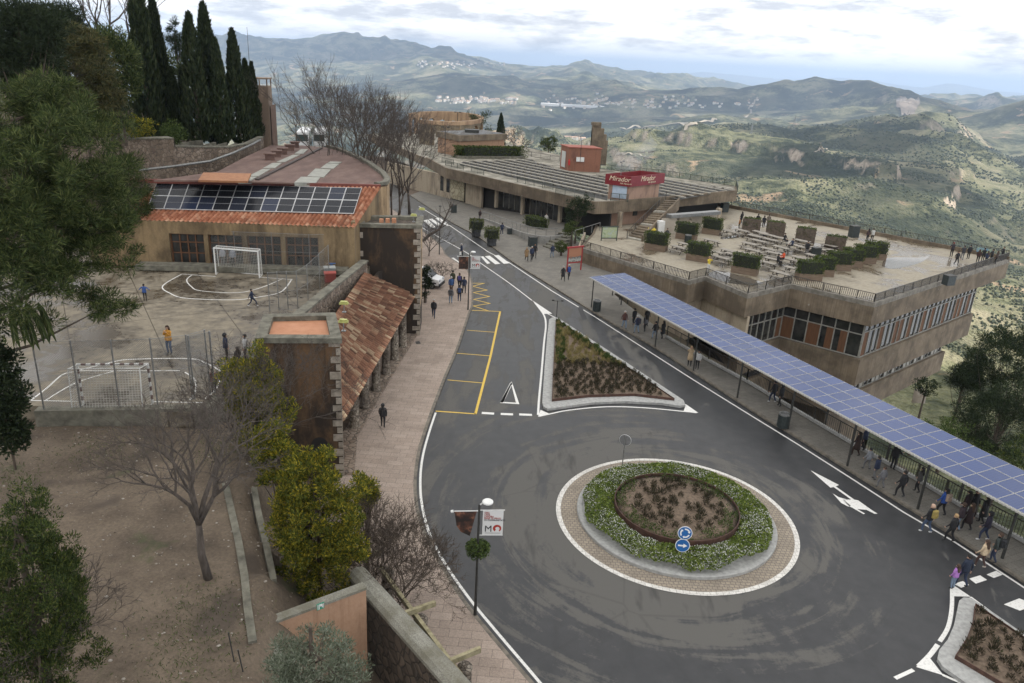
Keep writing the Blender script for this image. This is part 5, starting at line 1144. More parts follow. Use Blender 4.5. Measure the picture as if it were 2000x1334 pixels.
# storey below: stone walls, glazing, columns
face = [Vector((*DP[0], 0)) + dn * 1.6 - dd * 6, Vector((*DP[1], 0)) + dn * 2.0]
def F(t_, off=0.0): q_ = face[0].lerp(face[1], t_) + dn * off; return (q_.x, q_.y)
def fz(u, off=0.0):                                   # parameter along the street front seen at column u
    r = ray(u, 415); a_, d_ = face[0] + dn * off, face[1] - face[0]; return (r.y * a_.x - r.x * a_.y) / (r.x * d_.y - r.y * d_.x)
b = MB(); b.wall([F(-.35), F(fz(880))], .4, 0, DZ - 1.3); b.wall([F(fz(910)), F(fz(941))], .4, 0, DZ - 1.3); b.build('stone_wall', m_cream, db)
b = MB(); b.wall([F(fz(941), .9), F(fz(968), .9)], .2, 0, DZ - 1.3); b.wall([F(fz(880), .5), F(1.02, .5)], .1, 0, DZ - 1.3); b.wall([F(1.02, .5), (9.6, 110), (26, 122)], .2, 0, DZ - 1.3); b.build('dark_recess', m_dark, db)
b = MB(); b.wall([F(fz(881.5), -.25), F(fz(908), -.25)], .12, .3, DZ - 1.5); b.build('relief_panel', stone_mat('relief_stone', (0.42, 0.37, 0.25), (0.55, 0.50, 0.36), (0.25, 0.21, 0.14), 1.3), db)
for u in (864, 876): b = MB(); b.box((*F(fz(u), -.16), 2.3), (.9, .1, 2.4), math.atan2(dd.y, dd.x)); b.build('window', m_glass, db)
gl = MB(); gl.wall([F(fz(968), .3), F(fz(1115), .3)], .05, .9, DZ - 1.3); gl.build('glazing', m_glass, db)
b = MB(); b.wall([F(fz(968), .42), F(fz(1115), .42)], .05, 1.0, 2.0); b.build('inner_bench', M('inner_red', (0.13, 0.045, 0.03)), db)
for u in (980, 991, 1002, 1013, 1032, 1044, 1055, 1066, 1078, 1088): b = MB(); b.box((*F(fz(u), .27), 2.3), (.07, .09, 2.8), math.atan2(dd.y, dd.x)); b.build('mullion', m_mull, db)
for u in (968.5, 1020, 1094): b = MB(); b.box((*F(fz(u, -.3), -.3), 2.2), (.42, .42, 2.95), math.atan2(dd.y, dd.x)); b.build('column', m_cream, db)
b = MB(); q_ = P(1401, 434, TZ + .1); b.box((q_.x, q_.y, (TZ + DZ - 1.3) / 2), (.6, .6, DZ - 1.3 - TZ), .6); q_ = P(1205, 452, TZ); b.box((q_.x + .5, q_.y + 2, 2.3), (.5, .5, 3.0), .6); b.build('column', m_cream, db)
# pink service front under the right wing, with shutters
ed = (Vector((*DP[3], 0)) - Vector((*DP[2], 0))).normalized(); en = Vector((-ed.y, ed.x, 0))
def E3(s, d, z): q_ = Vector((*DP[2], 0)) + ed * s + en * d; return Vector((q_.x, q_.y, z))
b = MB(); b.wall([E3(-.2, 1.2, 0).xy, E3(9, 1.2, 0).xy], .3, 0, DZ - 1.3); b.build('service_wall', m_pink, db)
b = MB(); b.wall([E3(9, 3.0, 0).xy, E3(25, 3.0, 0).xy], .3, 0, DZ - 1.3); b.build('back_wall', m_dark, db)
m_shut = M('shutter_cream', (0.40, 0.35, 0.29), (0.48, 0.43, 0.36), 2, .7)
for u0, u1, v0, v1 in ((1289, 1318, 425, 457), (1324, 1343, 423, 452), (1349, 1368, 419, 450), (1373, 1397, 415, 447)):
    a_, c_ = P(u0, v1, TZ + .1), P(u1, v1 - 1, TZ + .1); b = MB(); b.wall([a_.xy, c_.xy], .1, TZ + .1, TZ + 2.15); b.build('shutter', m_shut, db)
b = MB(); a_, c_ = P(1300, 456, TZ + .1), P(1396, 447, TZ + .1); b.wall([a_.xy, c_.xy], 1.0, TZ + 2.2, TZ + 2.62, side=-.2); b.build('counter_canopy', m_steel, db)
b = MB(); q_ = E3(5.2, 1.0, 3.1); b.box(q_, (.8, .1, .6), math.atan2(ed.y, ed.x)); b.build('vent_grille', m_dkmetal, db)
# outside stair up to the deck
st0, st1 = P(1224, 466, TZ + .1), P(1300, 391, DZ); st0b, st1b = P(1252, 472, TZ + .1), P(1325, 391, DZ)
stair = thing('outside_stair', st0, 'straight concrete stair with solid side wall rising from the picnic terrace to the deck', 'stair')
N = 18
for k in range(N):
    f0, f1 = k / N, (k + 1) / N; z = st0.z + (DZ - st0.z) * f1; L0, L1 = st0.lerp(st1, f0), st0.lerp(st1, f1); r0, r1 = st0b.lerp(st1b, f0), st0b.lerp(st1b, f1)
    b = MB(); b.prism([L0.xy, r0.xy, r1.xy, L1.xy], z - .2, z); b.build('step', m_conc if k % 6 else m_slat, stair)
b = MB(); o_ = (st0b - st0).normalized() * .12; b.wall([st0b.xy + o_.xy, st1b.xy + o_.xy], .22, [TZ, DZ - 1.3], [TZ + .9, DZ + .3]); b.build('side_wall', m_conc, stair)
railing('stair_rail', [st0 + Vector((0, 0, .1)), st1 + Vector((0, 0, .1))], .85, 'thin dark handrail up the outside stair to the deck', m_raild, .5, 2.5)
railing('deck_railing', [V3(p, DZ) for p in (DP[3], DP[4])] , .9, 'short green railing at the right tip of the deck', m_railg, .2, 1.5)
railing('deck_railing', [P(1437, 365, DZ), P(1285, 342, DZ), P(1172, 331, DZ)], .9, 'dark barred railing along the valley side of the deck, right of the red cube', m_railg, .22, 2.0)
railing('deck_railing', [P(1093, 316, DZ), P(1020, 303, DZ), P(965, 296, DZ)], .9, 'grey railing on the far side of the deck behind the long hedge', m_raild, .3, 2.5)
for k, (u0, v0, u1, v1) in enumerate(((830, 304, 848, 309), (863, 317, 886, 322), (870, 323, 905, 332), (920, 335, 945, 342), (1010, 356, 1060, 367), (1063, 366, 1080, 371), (1085, 378, 1160, 392))):
    railing('deck_railing', [P(u0, v0, DZ + .25), P(u1, v1, DZ + .25)], .8, ['leftmost green railing piece', 'second green railing piece from the left', 'long green railing piece left of the slatted rows', 'short green railing piece beside the left slatted rows', 'green railing piece before the middle slats', 'tiny green railing piece before the middle slats', 'long barred green railing piece nearest the kiosk'][k] + ' on the road edge of the deck', m_railg, .25 if k != 6 else .16, 1.6)
railing('kiosk_railing', [P(1192, 392, DZ + .02), P(1226, 395, DZ + .02)], 1.0, 'barred railing in front of the kiosk counter on the deck', m_railg, .16, 1.5)
# kiosk with the red sign band
kz = 7.15; K0, K1, K2 = Vector((11.9, 103.4, 0)), Vector((14.45, 102.2, 0)), Vector((19.25, 106.9, 0)); K3 = K0 + (K2 - K1)
kk = thing('kiosk', (*K1.xy, DZ), 'small pink kiosk under a broad red sign band on the roof deck', 'kiosk')
b = MB(); b.prism([K0.xy, K1.xy, K2.xy, K3.xy], DZ, kz); b.build('wall', m_pink, kk)
m_red = M('sign_red', (0.17, 0.012, 0.018), (0.20, 0.016, 0.022), 2, .5)
kp = inset([K0.xy, K1.xy, K2.xy, K3.xy], -.32); b = MB(); b.wall(kp + [kp[0]], .1, kz - .2, kz + 1.15); b.build('sign_band', m_red, kk)
b = MB(); b.sheet(kp, kz + .25); b.build('roof', m_cope, kk)
kd = (K1 - K0).normalized(); kn = Vector((kd.y, -kd.x, 0)); b = MB(); b.box(V3(K0.lerp(K1, .55) + kn * .03, DZ + 1.2), (2.0, .05, 1.9), math.atan2(kd.y, kd.x)); b.build('door', M('door_blue', (0.40, 0.50, 0.62), (0.50, 0.58, 0.68), 3, .5), kk)
def text_obj(s, size, org, xdir, updir, mat, parent, shear=0.0, name='lettering', extr=.01, align='LEFT', bold=0.0):
    cu = bpy.data.curves.new('txt', 'FONT'); cu.body = s; cu.size = size; cu.shear = shear; cu.extrude = extr; cu.align_x = align; cu.offset = bold; cu.resolution_u = 3
    o = bpy.data.objects.new('txt', cu); COL.objects.link(o); dg = bpy.context.evaluated_depsgraph_get(); me = bpy.data.meshes.new_from_object(o.evaluated_get(dg)); bpy.data.objects.remove(o)
    x, u = Vector(xdir).normalized(), Vector(updir).normalized(); n = x.cross(u); Mx = Matrix((x, u, n)).transposed().to_4x4(); Mx.translation = Vector(org); me.transform(Mx)
    off = Vector((0, 0, 0)); pp = parent
    while pp is not None: off += pp.location; pp = pp.parent
    me.transform(Matrix.Translation(-off)); me.materials.clear(); me.materials.append(mat); ob = bpy.data.objects.new(name, me); COL.objects.link(ob); ob.parent = parent; return ob
m_lcream = M('letter_cream', (0.72, 0.62, 0.45))
up = Vector((0, 0, 1))
for a_, c_ in ((kp[0], kp[1]), (kp[1], kp[2])):
    a_, c_ = Vector((*a_, 0)), Vector((*c_, 0)); d_ = (c_ - a_).normalized(); n_ = Vector((d_.y, -d_.x, 0)); L = (c_ - a_).length
    s_ = min(.95, L / 3.9); text_obj('Mirador', s_, V3(a_ + d_ * (L * (.14 if L < 4.5 else .28)) + n_ * .07, kz + .40), d_, up, m_lcream, kk, .28); text_obj('dels Apòstols', s_ * .33, V3(a_ + d_ * (L * (.14 if L < 4.5 else .28) + s_ * 1.75) + n_ * .07, kz + .06), d_, up, m_lcream, kk, .2)
b = MB(); q_ = P(1216, 345, kz); b.tube([V3(K0 + Vector((1.6, 1.2, 0)), kz), V3(K0 + Vector((1.6, 1.2, 0)), kz + 2.6)], .05, 6); b.box(V3(K0 + Vector((1.45, 1.2, 0)), kz + 2.6), (.3, .2, .2)); b.box(V3(K0 + Vector((1.8, 1.2, 0)), kz + 2.75), (.3, .2, .2)); tag(b.build('speaker_pole', m_steel, loc=V3(K0 + Vector((1.6, 1.2, 0)), kz)), 'thin pole with two loudspeakers above the kiosk', 'pole')
# red utility cube, stepped chimney, flat hut, ring of arches
U0, U1, U2 = Vector((6.6, 132.5, 0)), Vector((7.75, 129.1, 0)), Vector((13.1, 129.3, 0)); U3 = U0 + (U2 - U1)
uc = thing('utility_room', (*U1.xy, DZ), 'red-brown cube of a utility room with a white door on the roof deck', 'building')
m_redp = plaster('red_plaster', (0.22, 0.098, 0.062), (0.27, 0.125, 0.08), (0.14, 0.065, 0.045), .6, lo=.3, hi=.46)
b = MB(); b.prism([U0.xy, U1.xy, U2.xy, U3.xy], DZ, 8.8); b.build('wall', m_redp, uc); b = MB(); b.prism(inset([U0.xy, U1.xy, U2.xy, U3.xy], -.12), 8.8, 8.95); b.build('roof', M('roof_red', (0.30, 0.09, 0.06)), uc)
b = MB(); dd_ = (U1 - U0).normalized(); b.box(V3(U0.lerp(U1, .45) + Vector((-.08, -.03, 0)), DZ + 1.7), (1.7, .08, 2.6), math.atan2(dd_.y, dd_.x)); b.build('door', M('door_white', (0.52, 0.53, 0.5)), uc)
for s_ in (1.6, 2.3): b = MB(); b.box((U1.x + s_, U1.y - .1, DZ + 2.0), (.6, .25, .7)); b.build('meter_box', m_whitep, uc)
b = MB(); b.tube([(U1.x + 1.95, U1.y - .08, DZ + 2.3), (U1.x + 1.95, U1.y - .08, 10.2)], .04, 6); b.build('conduit', m_dkmetal, uc)
b = MB(); b.lathe((U1.x + .15, U1.y - .25, DZ + 1.0), [(.0, 0), (.16, 0), (.16, .75), (.06, .85), (.06, .95), (0, .95)], 10); tag(b.build('fire_extinguisher', M('ext_red', (0.45, 0.02, 0.02)), loc=(U1.x + .15, U1.y - .25, DZ + 1)), 'red fire extinguisher hung beside the white door of the utility room', 'extinguisher')
b = MB(); q_ = P(1152, 300, DZ + 1)
for k, (w_, z_) in enumerate(((1.5, 4.9), (2.1, 3.9), (2.6, 2.9), (2.9, 1.9))): b.box((12.2 + w_ * .5, 140 - k * .02, DZ + z_ / 2 + 1.2), (w_, 1.6 + .1 * k, z_ + 2.4))
b.box((12.75, 140, DZ + 7.0), (1.4, 1.9, .5)); tag(b.build('stepped_chimney', m_conc, loc=(13, 140, DZ)), 'grey-brown stepped concrete chimney behind the red-brown utility cube', 'chimney')
Hh = [(-15.75, 146), (-11.2, 140), (-3.4, 147.6), (-7.9, 153.6)]; hut = thing('flat_hut', (*Hh[1], DZ), 'low flat-roofed peach hut with a dark eave band on the deck', 'building')
b = MB(); b.prism(Hh, DZ, 7.8); b.build('wall', m_peach, hut); b = MB(); b.prism(inset(Hh, -.35), 7.8, 8.8); b.build('eave_band', m_conc, hut); b = MB(); b.prism(inset(Hh, .2), 8.8, 8.85); b.build('roof', m_asph, hut); b = MB(); b.box((-9.5, 147, 9.1), (2.6, 2, .5)); b.build('roof_hatch', m_dkmetal, hut)
ar = thing('arched_ring', (-20, 157, DZ), 'curved tan stone wall of open arches standing on the far end of the deck', 'arches')
cx, cy, ra, rb_ = -17.0, 172.0, 8.0, 15.0; nb = 15; aa = [rad(-118) + rad(292) * k / nb for k in range(nb + 1)]
m_arch_in = plaster('arch_tan', (0.40, 0.27, 0.165), (0.48, 0.34, 0.21), (0.26, 0.17, 0.11), .5); m_arch = stone_mat('arch_stone', (0.19, 0.15, 0.10), (0.26, 0.21, 0.145), (0.15, 0.12, 0.085), 1.8)
for k in range(nb):
    a0_, a1_ = aa[k], aa[k + 1]; b = MB(); q0_, q1_ = Vector((cx + ra * math.cos(a0_), cy + rb_ * math.sin(a0_), 0)), Vector((cx + ra * math.cos(a1_), cy + rb_ * math.sin(a1_), 0)); d_ = (q1_ - q0_); L = d_.length; d_.normalize(); n_ = Vector((d_.y, -d_.x, 0))
    pr_ = [(0, 4), (0, 0), (.5, 0)] + [(L / 2 - (L / 2 - .5) * math.cos(math.pi * j / 8), 1.9 + (L / 2 - .5) * math.sin(math.pi * j / 8)) for j in range(9)] + [(L - .5, 0), (L, 0), (L, 4)]
    solid = k in (0,)
    if solid: pr_ = [(0, 4), (0, 0), (L, 0), (L, 4)]
    n = len(pr_); vs = [V3(q0_ + d_ * s_ + n_ * .3, DZ + z_) for s_, z_ in pr_] + [V3(q0_ + d_ * s_ - n_ * .3, DZ + z_) for s_, z_ in pr_]
    b.add(vs, [tuple(range(n))[::-1]], 0); b.f.append(tuple(range(n, 2 * n))); b.mi.append(1)
    for j in range(n): b.f.append((j, (j + 1) % n, n + (j + 1) % n, n + j)); b.mi.append(1)
    b.build('arch_bay', [m_arch, m_arch_in], ar)
b = MB(); b.wall([(cx + ra * math.cos(a_), cy + rb_ * math.sin(a_)) for a_ in aa], .8, DZ + 4.0, DZ + 4.75); b.build('cornice', m_arch_in, ar)
# ---- ramp along the street front
rmp = thing('access_ramp', P(1000, 455, .1), 'pale stone faced access ramp curving along the glazed street front', 'ramp')
rl = [gP(943, 428, .1), gP(965, 438, .1), gP(1000, 455, .1), gP(1022, 466, .1), gP(1045, 474, .1), gP(1075, 476, .1), gP(1098, 473, .1)]
rl = [(p.x, p.y) for p in smooth_line([(x, y, 0) for x, y in rl], 3)]
m_rampw = brickmat('ramp_stone', (0.27, 0.265, 0.245), (0.33, 0.32, 0.30), (0.18, 0.17, 0.16), 1.0, .45)
tops = [.25 + .85 * min(1, k / (len(rl) * .6)) for k in range(len(rl))]
b = MB(); b.wall(rl, .25, 0, tops); b.build('side_wall', m_rampw, rmp)
b = MB(); nn_ = len(rl); bk_ = [F(fz(945 + k * 160 / (nn_ - 1), .3), .3) for k in range(nn_)]
vs = [(rl[k][0], rl[k][1], tops[k] - .15) for k in range(nn_)] + [(bk_[k][0], bk_[k][1], tops[k] - .15) for k in range(nn_)]
b.add(vs, [(k, k + 1, nn_ + k + 1, nn_ + k) for k in range(nn_ - 1)]); b.build('ramp_floor', m_side, rmp)
railing('ramp_railing', [Vector((rl[k][0], rl[k][1], tops[k])) for k in range(0, nn_, 2)], .95, 'steel handrail on the curved access ramp in front of the glazing', m_steel, 0, 1.6, mid=True)
sp0 = thing('entrance_steps', P(1065, 490, .1), 'short flight of worn concrete steps between the ramp and the terrace wall', 'steps')
for k in range(6):
    a_, c_ = P(1060 + k * 6, 482 - k * 5.0, .1 + .17 * k), P(1092 + k * 4, 492 - k * 6.5, .1 + .17 * k); b = MB(); d_ = (c_ - a_).normalized(); n_ = Vector((-d_.y, d_.x, 0)); b.prism([a_.xy, c_.xy, (c_ + n_ * 1.4).xy, (a_ + n_ * 1.4).xy], 0, .17 * (k + 1) + .1); b.build('step', m_cope, sp0)
# ---- bus shelter with solar roof
SH = [(7.41, 69.7), (9.8, 64.6), (11.93, 59.69), (14.13, 54.8), (16.28, 49.99), (18.4, 45.33), (20.47, 40.68), (22.55, 36.2), (24.7, 32.0), (26.8, 27.3)]
SH = [SH[0]] + SH[2:]
sd = (Vector((*SH[-1], 0)) - Vector((*SH[0], 0))).normalized(); sn = Vector((-sd.y, sd.x, 0)); sn = sn if sn.x > 0 else -sn
sh = thing('bus_shelter', (*SH[0], .13), 'long bus shelter with a solar panel roof on slim posts beside the road', 'shelter')
for x, y in SH: b = MB(); b.beam((x, y, .12), (x, y, 2.95), .10, .10); b.build('post', m_dkmetal, sh); b = MB(); q_ = Vector((x, y, 0)) + sn * 3.3; b.beam((q_.x, q_.y, -.6), (q_.x, q_.y, 3.05), .10, .10); b.build('rear_post', m_dkmetal, sh); b = MB(); b.beam((x, y, 2.95), (q_.x, q_.y, 3.08), .08, .12); b.build('rafter', m_dkmetal, sh)
s0 = Vector((*SH[0], 0)) - sd * .35 - sn * .30; LS = (Vector((*SH[-1], 0)) - Vector((*SH[0], 0))).length + 1.5; WS = 3.85
b = MB(); q1_ = s0 + sd * LS; b.add([V3(s0, 2.98), V3(q1_, 2.98), V3(q1_ + sn * WS, 3.14), V3(s0 + sn * WS, 3.14), V3(s0, 3.02), V3(q1_, 3.02), V3(q1_ + sn * WS, 3.18), V3(s0 + sn * WS, 3.18)], [(3, 2, 1, 0), (4, 5, 6, 7), (0, 1, 5, 4), (1, 2, 6, 5), (2, 3, 7, 6), (3, 0, 4, 7)]); b.build('roof_deck', m_dkmetal, sh)
for off_ in (.42, 3.2): b = MB(); b.beam(V3(s0 + sn * off_ + sd * .2, 2.9), V3(s0 + sn * off_ + sd * (LS - .2), 2.9 + .02), .09, .16); b.build('roof_beam', m_dkmetal, sh)
b = MB(); n = int(LS / .21); e0_ = [s0 + sd * (k * .105) - sn * (.02 if k % 2 else .07) for k in range(2 * n)]
b.wall([p.xy for p in e0_], .05, 2.96, 3.05); b.build('eave_trim', M('eave_white', (0.42, 0.41, 0.38)), sh)
t = NT('solar_cells_blue'); uv = t.n('ShaderNodeUVMap', uv_map='uv'); sx = t.n('ShaderNodeSeparateXYZ'); t.l(uv.outputs[0], sx.inputs[0])
cell = t.math('MAXIMUM', gridline(sx.outputs['X'], 6, .04), gridline(sx.outputs['Y'], 10, .04)); oi = t.n('ShaderNodeObjectInfo')
t.col(t.mix(t.math('MULTIPLY', cell, .3), t.ramp(oi.outputs['Random'], [(0, (0.012, 0.036, 0.135)), (1, (0.019, 0.048, 0.17))]), (0.12, 0.15, 0.24))); t.rough(.13); t.b.inputs['Specular IOR Level'].default_value = .42; m_solb = t.m
pn_ = sd.cross(sn + Vector((0, 0, .16 / WS))).normalized(); pn_ = pn_ if pn_.z > 0 else -pn_
nl = int(LS / 1.02); pl_ = LS / nl; spn = None; cnt = 0
for k in range(nl):
    for j in range(3):
        def rp_(a_, c_): q_ = s0 + sd * (a_ * pl_) + sn * (c_ * WS / 3); return V3(q_, 3.03 + .16 * c_ / 3)
        g_ = .012; A, B, C_, D = rp_(k + g_, j + g_), rp_(k + 1 - g_, j + g_), rp_(k + 1 - g_, j + 1 - g_), rp_(k + g_, j + 1 - g_)
        if spn is None:
            m_keep = m_solar; m_solar = m_solb; spn = panel_mesh(D, C_, B, A, pn_, 'blue solar panel on the roof of the long bus shelter', 'solar panels on the bus shelter roof', mid=False); m_solar = m_keep; c_first = spn.location.copy()
        else:
            c = copy_tree(spn); c.location = (A + B + C_ + D) / 4
# roadside railing behind the shelter
rb2 = [p.copy() for p in RAILB]; 
railing('roadside_railing', rb2[1:4], 1.05, 'upper stretch of dark barred railing behind the bus shelter', m_raild, .16, 2.1, bar_r=.012)
railing('roadside_railing', rb2[3:6], 1.05, 'middle stretch of dark barred railing behind the bus shelter', m_raild, .16, 2.1, bar_r=.012)
railing('roadside_railing', rb2[5:9] + [rb2[9]], 1.05, 'lowest stretch of dark barred railing behind the bus shelter crowd', m_raild, .16, 2.1, bar_r=.012)
b = MB(); b.wall([p.xy for p in rb2[1:]], .22, -.5, .3, side=0); tag(b.build('railing_plinth', m_kerb), 'low pale concrete plinth under the railing behind the bus shelter', 'plinth')
tp = P(1196, 577, .13); e_ = thing('ticket_panel', tp, 'dark framed information panels at the upper end of the bus shelter', 'panel')
for k in range(2):
    q_ = tp + sd * (k * 1.5); b = MB(); b.beam(q_, q_ + up * 2.3, .1, .1); b.beam(q_ + sd * 1.4, q_ + sd * 1.4 + up * 2.3, .1, .1); b.beam(q_ + up * 1.9, q_ + sd * 1.4 + up * 1.9, .08, .1); b.beam(q_ + up * .9, q_ + sd * 1.4 + up * .9, .08, .1); b.build('frame', m_dkmetal, e_); b = MB(); b.box(q_ + sd * .7 + up * 1.4, (1.2, .05, .9), math.atan2(sd.y, sd.x)); b.build('board', m_wood, e_)
# ================================================================== trees and plants
def rdir(n, g, up=0.0):
    d = g.normal(size=(n, 3)); d[:, 2] += up; return d / np.linalg.norm(d, axis=1)[:, None]
def leaves(C, D, L, W, g):                               # diamond leaves centred on C along D
    n = len(C); L = np.broadcast_to(L, n)[:, None]; W = np.broadcast_to(W, n)[:, None]
    S = np.cross(D, rdir(n, g)); S /= np.linalg.norm(S, axis=1)[:, None] + 1e-9
    V = np.stack([C - D * L / 2, C + S * W / 2, C + D * L / 2, C - S * W / 2], 1).reshape(-1, 3)
    return V, np.arange(4 * n).reshape(n, 4)
def clumps(cen, rad_, n_each, L, W, seed, up=.3, out=1.0, flat=.8):
    g = np.random.default_rng(seed); cen = np.asarray(cen, float); k = len(cen); rad_ = np.broadcast_to(rad_, k)
    d = rdir(k * n_each, g, .15); r = np.repeat(rad_, n_each) * g.uniform(.25, 1.0, k * n_each) ** .6
    off = d * r[:, None]; off[:, 2] *= flat; C = np.repeat(cen, n_each, 0) + off
    D = d * out + rdir(k * n_each, g) * .6; D[:, 2] += up; D /= np.linalg.norm(D, axis=1)[:, None]
    return leaves(C, D, L * g.uniform(.6, 1.3, len(C)), W * g.uniform(.7, 1.3, len(C)), g)
def join(parts):
    Vs, Fs, o = [], [], 0
    for V, F_ in parts: Vs.append(V); Fs.append(F_ + o); o += len(V)
    return np.concatenate(Vs), np.concatenate(Fs)
L_PINE = leafmat('pine_needles', [(0.014, 0.024, 0.008), (0.032, 0.05, 0.013), (0.055, 0.076, 0.02), (0.12, 0.135, 0.045)])
L_DARK = leafmat('dark_needles', [(0.012, 0.02, 0.009), (0.022, 0.036, 0.014), (0.038, 0.052, 0.02)])
L_CYP = leafmat('cypress_leaves', [(0.010, 0.018, 0.008), (0.020, 0.032, 0.012), (0.034, 0.048, 0.018), (0.05, 0.058, 0.024)], trans=.1)
L_CEDAR = leafmat('cedar_leaves', [(0.02, 0.03, 0.012), (0.05, 0.055, 0.02), (0.11, 0.10, 0.035), (0.05, 0.042, 0.02)])
L_YEL = leafmat('mimosa_leaves', [(0.045, 0.065, 0.014), (0.095, 0.12, 0.02), (0.18, 0.19, 0.026), (0.42, 0.33, 0.03), (0.24, 0.22, 0.026), (0.065, 0.085, 0.016), (0.10, 0.12, 0.02)], trans=.35)
L_OLI = leafmat('olive_leaves', [(0.07, 0.085, 0.055), (0.13, 0.15, 0.10), (0.20, 0.22, 0.17)])
L_HEDGE = leafmat('hedge_leaves', [(0.028, 0.042, 0.012), (0.065, 0.092, 0.022), (0.12, 0.15, 0.036)])
L_GRN = leafmat('green_leaves', [(0.03, 0.05, 0.013), (0.065, 0.10, 0.025), (0.12, 0.16, 0.045)])
L_JUN = leafmat('juniper_leaves', [(0.014, 0.026, 0.008), (0.03, 0.05, 0.012), (0.06, 0.085, 0.018), (0.11, 0.125, 0.025)])
L_LAV = leafmat('dark_shrub_leaves', [(0.022, 0.020, 0.012), (0.05, 0.042, 0.026), (0.085, 0.068, 0.045), (0.045, 0.055, 0.02)])
L_STRAW = leafmat('straw_grass', [(0.14, 0.12, 0.04), (0.30, 0.24, 0.10), (0.42, 0.33, 0.16), (0.10, 0.13, 0.03)])
L_FLO = leafmat('white_blossom', [(0.55, 0.56, 0.50), (0.78, 0.78, 0.74)], trans=.2)
BARK = M('bark', (0.05, 0.038, 0.028), (0.105, 0.082, 0.062), 9, .95, .5, stretch=(1, 1, .3))
BARKG = M('bark_grey', (0.05, 0.04, 0.033), (0.105, 0.086, 0.072), 9, .95, .5, stretch=(1, 1, .3))
TWIG = M('twigs', (0.045, 0.035, 0.029), (0.085, 0.068, 0.057), 5, .95)
TWIGP = M('twigs_purple', (0.05, 0.037, 0.028), (0.092, 0.07, 0.052), 5, .95)
def leafy(name, base, height, blobs_, n_cl, n_each, L, W, mat, label, cat='tree', group=None, seed=1, trunk_r=.15, up=.3, flat=.8, limb=True, bark=None, cl_r=.5, lean=(0, 0)):
    """blobs_: list of (dx, dy, z, rx, ry, rz) ellipsoids relative to base"""
    g = np.random.default_rng(seed); base = Vector(base); e_ = thing(name, base, label, cat, group)
    vol = np.array([b_[3] * b_[4] * b_[5] for b_ in blobs_]); pick = g.choice(len(blobs_), n_cl, p=vol / vol.sum()); B = np.array(blobs_, float)[pick]
    d = rdir(n_cl, g); r = g.uniform(.35, 1, n_cl) ** .5; C = np.array(base)[None] + B[:, :3] + d * r[:, None] * B[:, 3:6]
    rr_ = cl_r * g.uniform(.6, 1.35, n_cl); V, F_ = clumps(C, rr_, n_each, L, W, seed + 1, up, 1, flat); raw_mesh('crown', V, F_, mat, e_)
    b = MB(); topz = max(b_[2] for b_ in blobs_); p1 = base + Vector((lean[0] * .5, lean[1] * .5, topz * .5)); p2 = base + Vector((lean[0], lean[1], topz))
    b.tube([base - Vector((0, 0, .3)), p1, p2], [trunk_r, trunk_r * .75, trunk_r * .3], 8)
    if limb:
        for k in g.choice(n_cl, min(n_cl, 26), replace=False):
            f = g.uniform(.25, .95); s_ = base.lerp(p2, f); c = Vector(C[k]); m_ = s_.lerp(c, .55) + Vector((0, 0, -.06 * (c - s_).length)); b.tube([s_, m_, c], [trunk_r * .34 * (1.1 - f * .6), trunk_r * .2, .012], 5)
    b.build('trunk', bark or BARK, e_); return e_
def bare(name, base, height, label, seed, spread=.55, depth=6, trunk=.16, cat='tree', group=None, mat=None, fork=.38, lean=(0, 0), nsp=3, twig_r=.008, droop=0.0, first=None, trunk_mat=None):
    rs = random.Random(seed); base = Vector(base); e_ = thing(name, base, label, cat, group); tb_, cb = MB(), MB()
    def grow(p, d, L, r, k):
        mid = p + d * (L * .5) + Vector((rs.gauss(0, .04), rs.gauss(0, .04), rs.gauss(0, .03))) * L; end = p + d * L + Vector((rs.gauss(0, .06), rs.gauss(0, .06), -droop * k)) * L
        (tb_ if k <= 1 else cb).tube([p, mid, end], [r, r * .85, max(twig_r * .7, r * .68)], 7 if k <= 1 else (5 if k <= 3 else 3), cap=k <= 1)
        if k >= depth: return
        n = nsp if k < 2 else rs.choice((2, 2, 3))
        if k == 0 and first: n = first
        for j in range(n):
            az = 2 * math.pi * (j + rs.random() * .6) / n + k * 1.3; q_ = d.orthogonal().normalized(); q2 = d.cross(q_); sp_ = spread * rs.uniform(.65, 1.3)
            nd = (d + (q_ * math.cos(az) + q2 * math.sin(az)) * sp_ + Vector((0, 0, .10))).normalized(); grow(end, nd, L * rs.uniform(.62, .85) if k else L * rs.uniform(.75, 1.0) * (1 - fork) / fork * .42, max(twig_r, r * rs.uniform(.5, .68)), k + 1)
        if k >= 2:
            for j in range(4):
                t_ = rs.uniform(.3, .8); d3 = (d + Vector((rs.gauss(0, .7), rs.gauss(0, .7), rs.gauss(.1, .5)))).normalized(); s_ = p.lerp(end, t_); cb.tube([s_, s_ + d3 * L * rs.uniform(.35, .6)], [max(twig_r, r * .3), twig_r * .6], 3, cap=False)
    grow(base - Vector((0, 0, .2)), Vector((lean[0], lean[1], 1)).normalized(), height * fork, trunk, 0)
    tb_.build('trunk', trunk_mat or BARKG, e_, smooth=True); cb.build('branches', mat or TWIG, e_); return e_
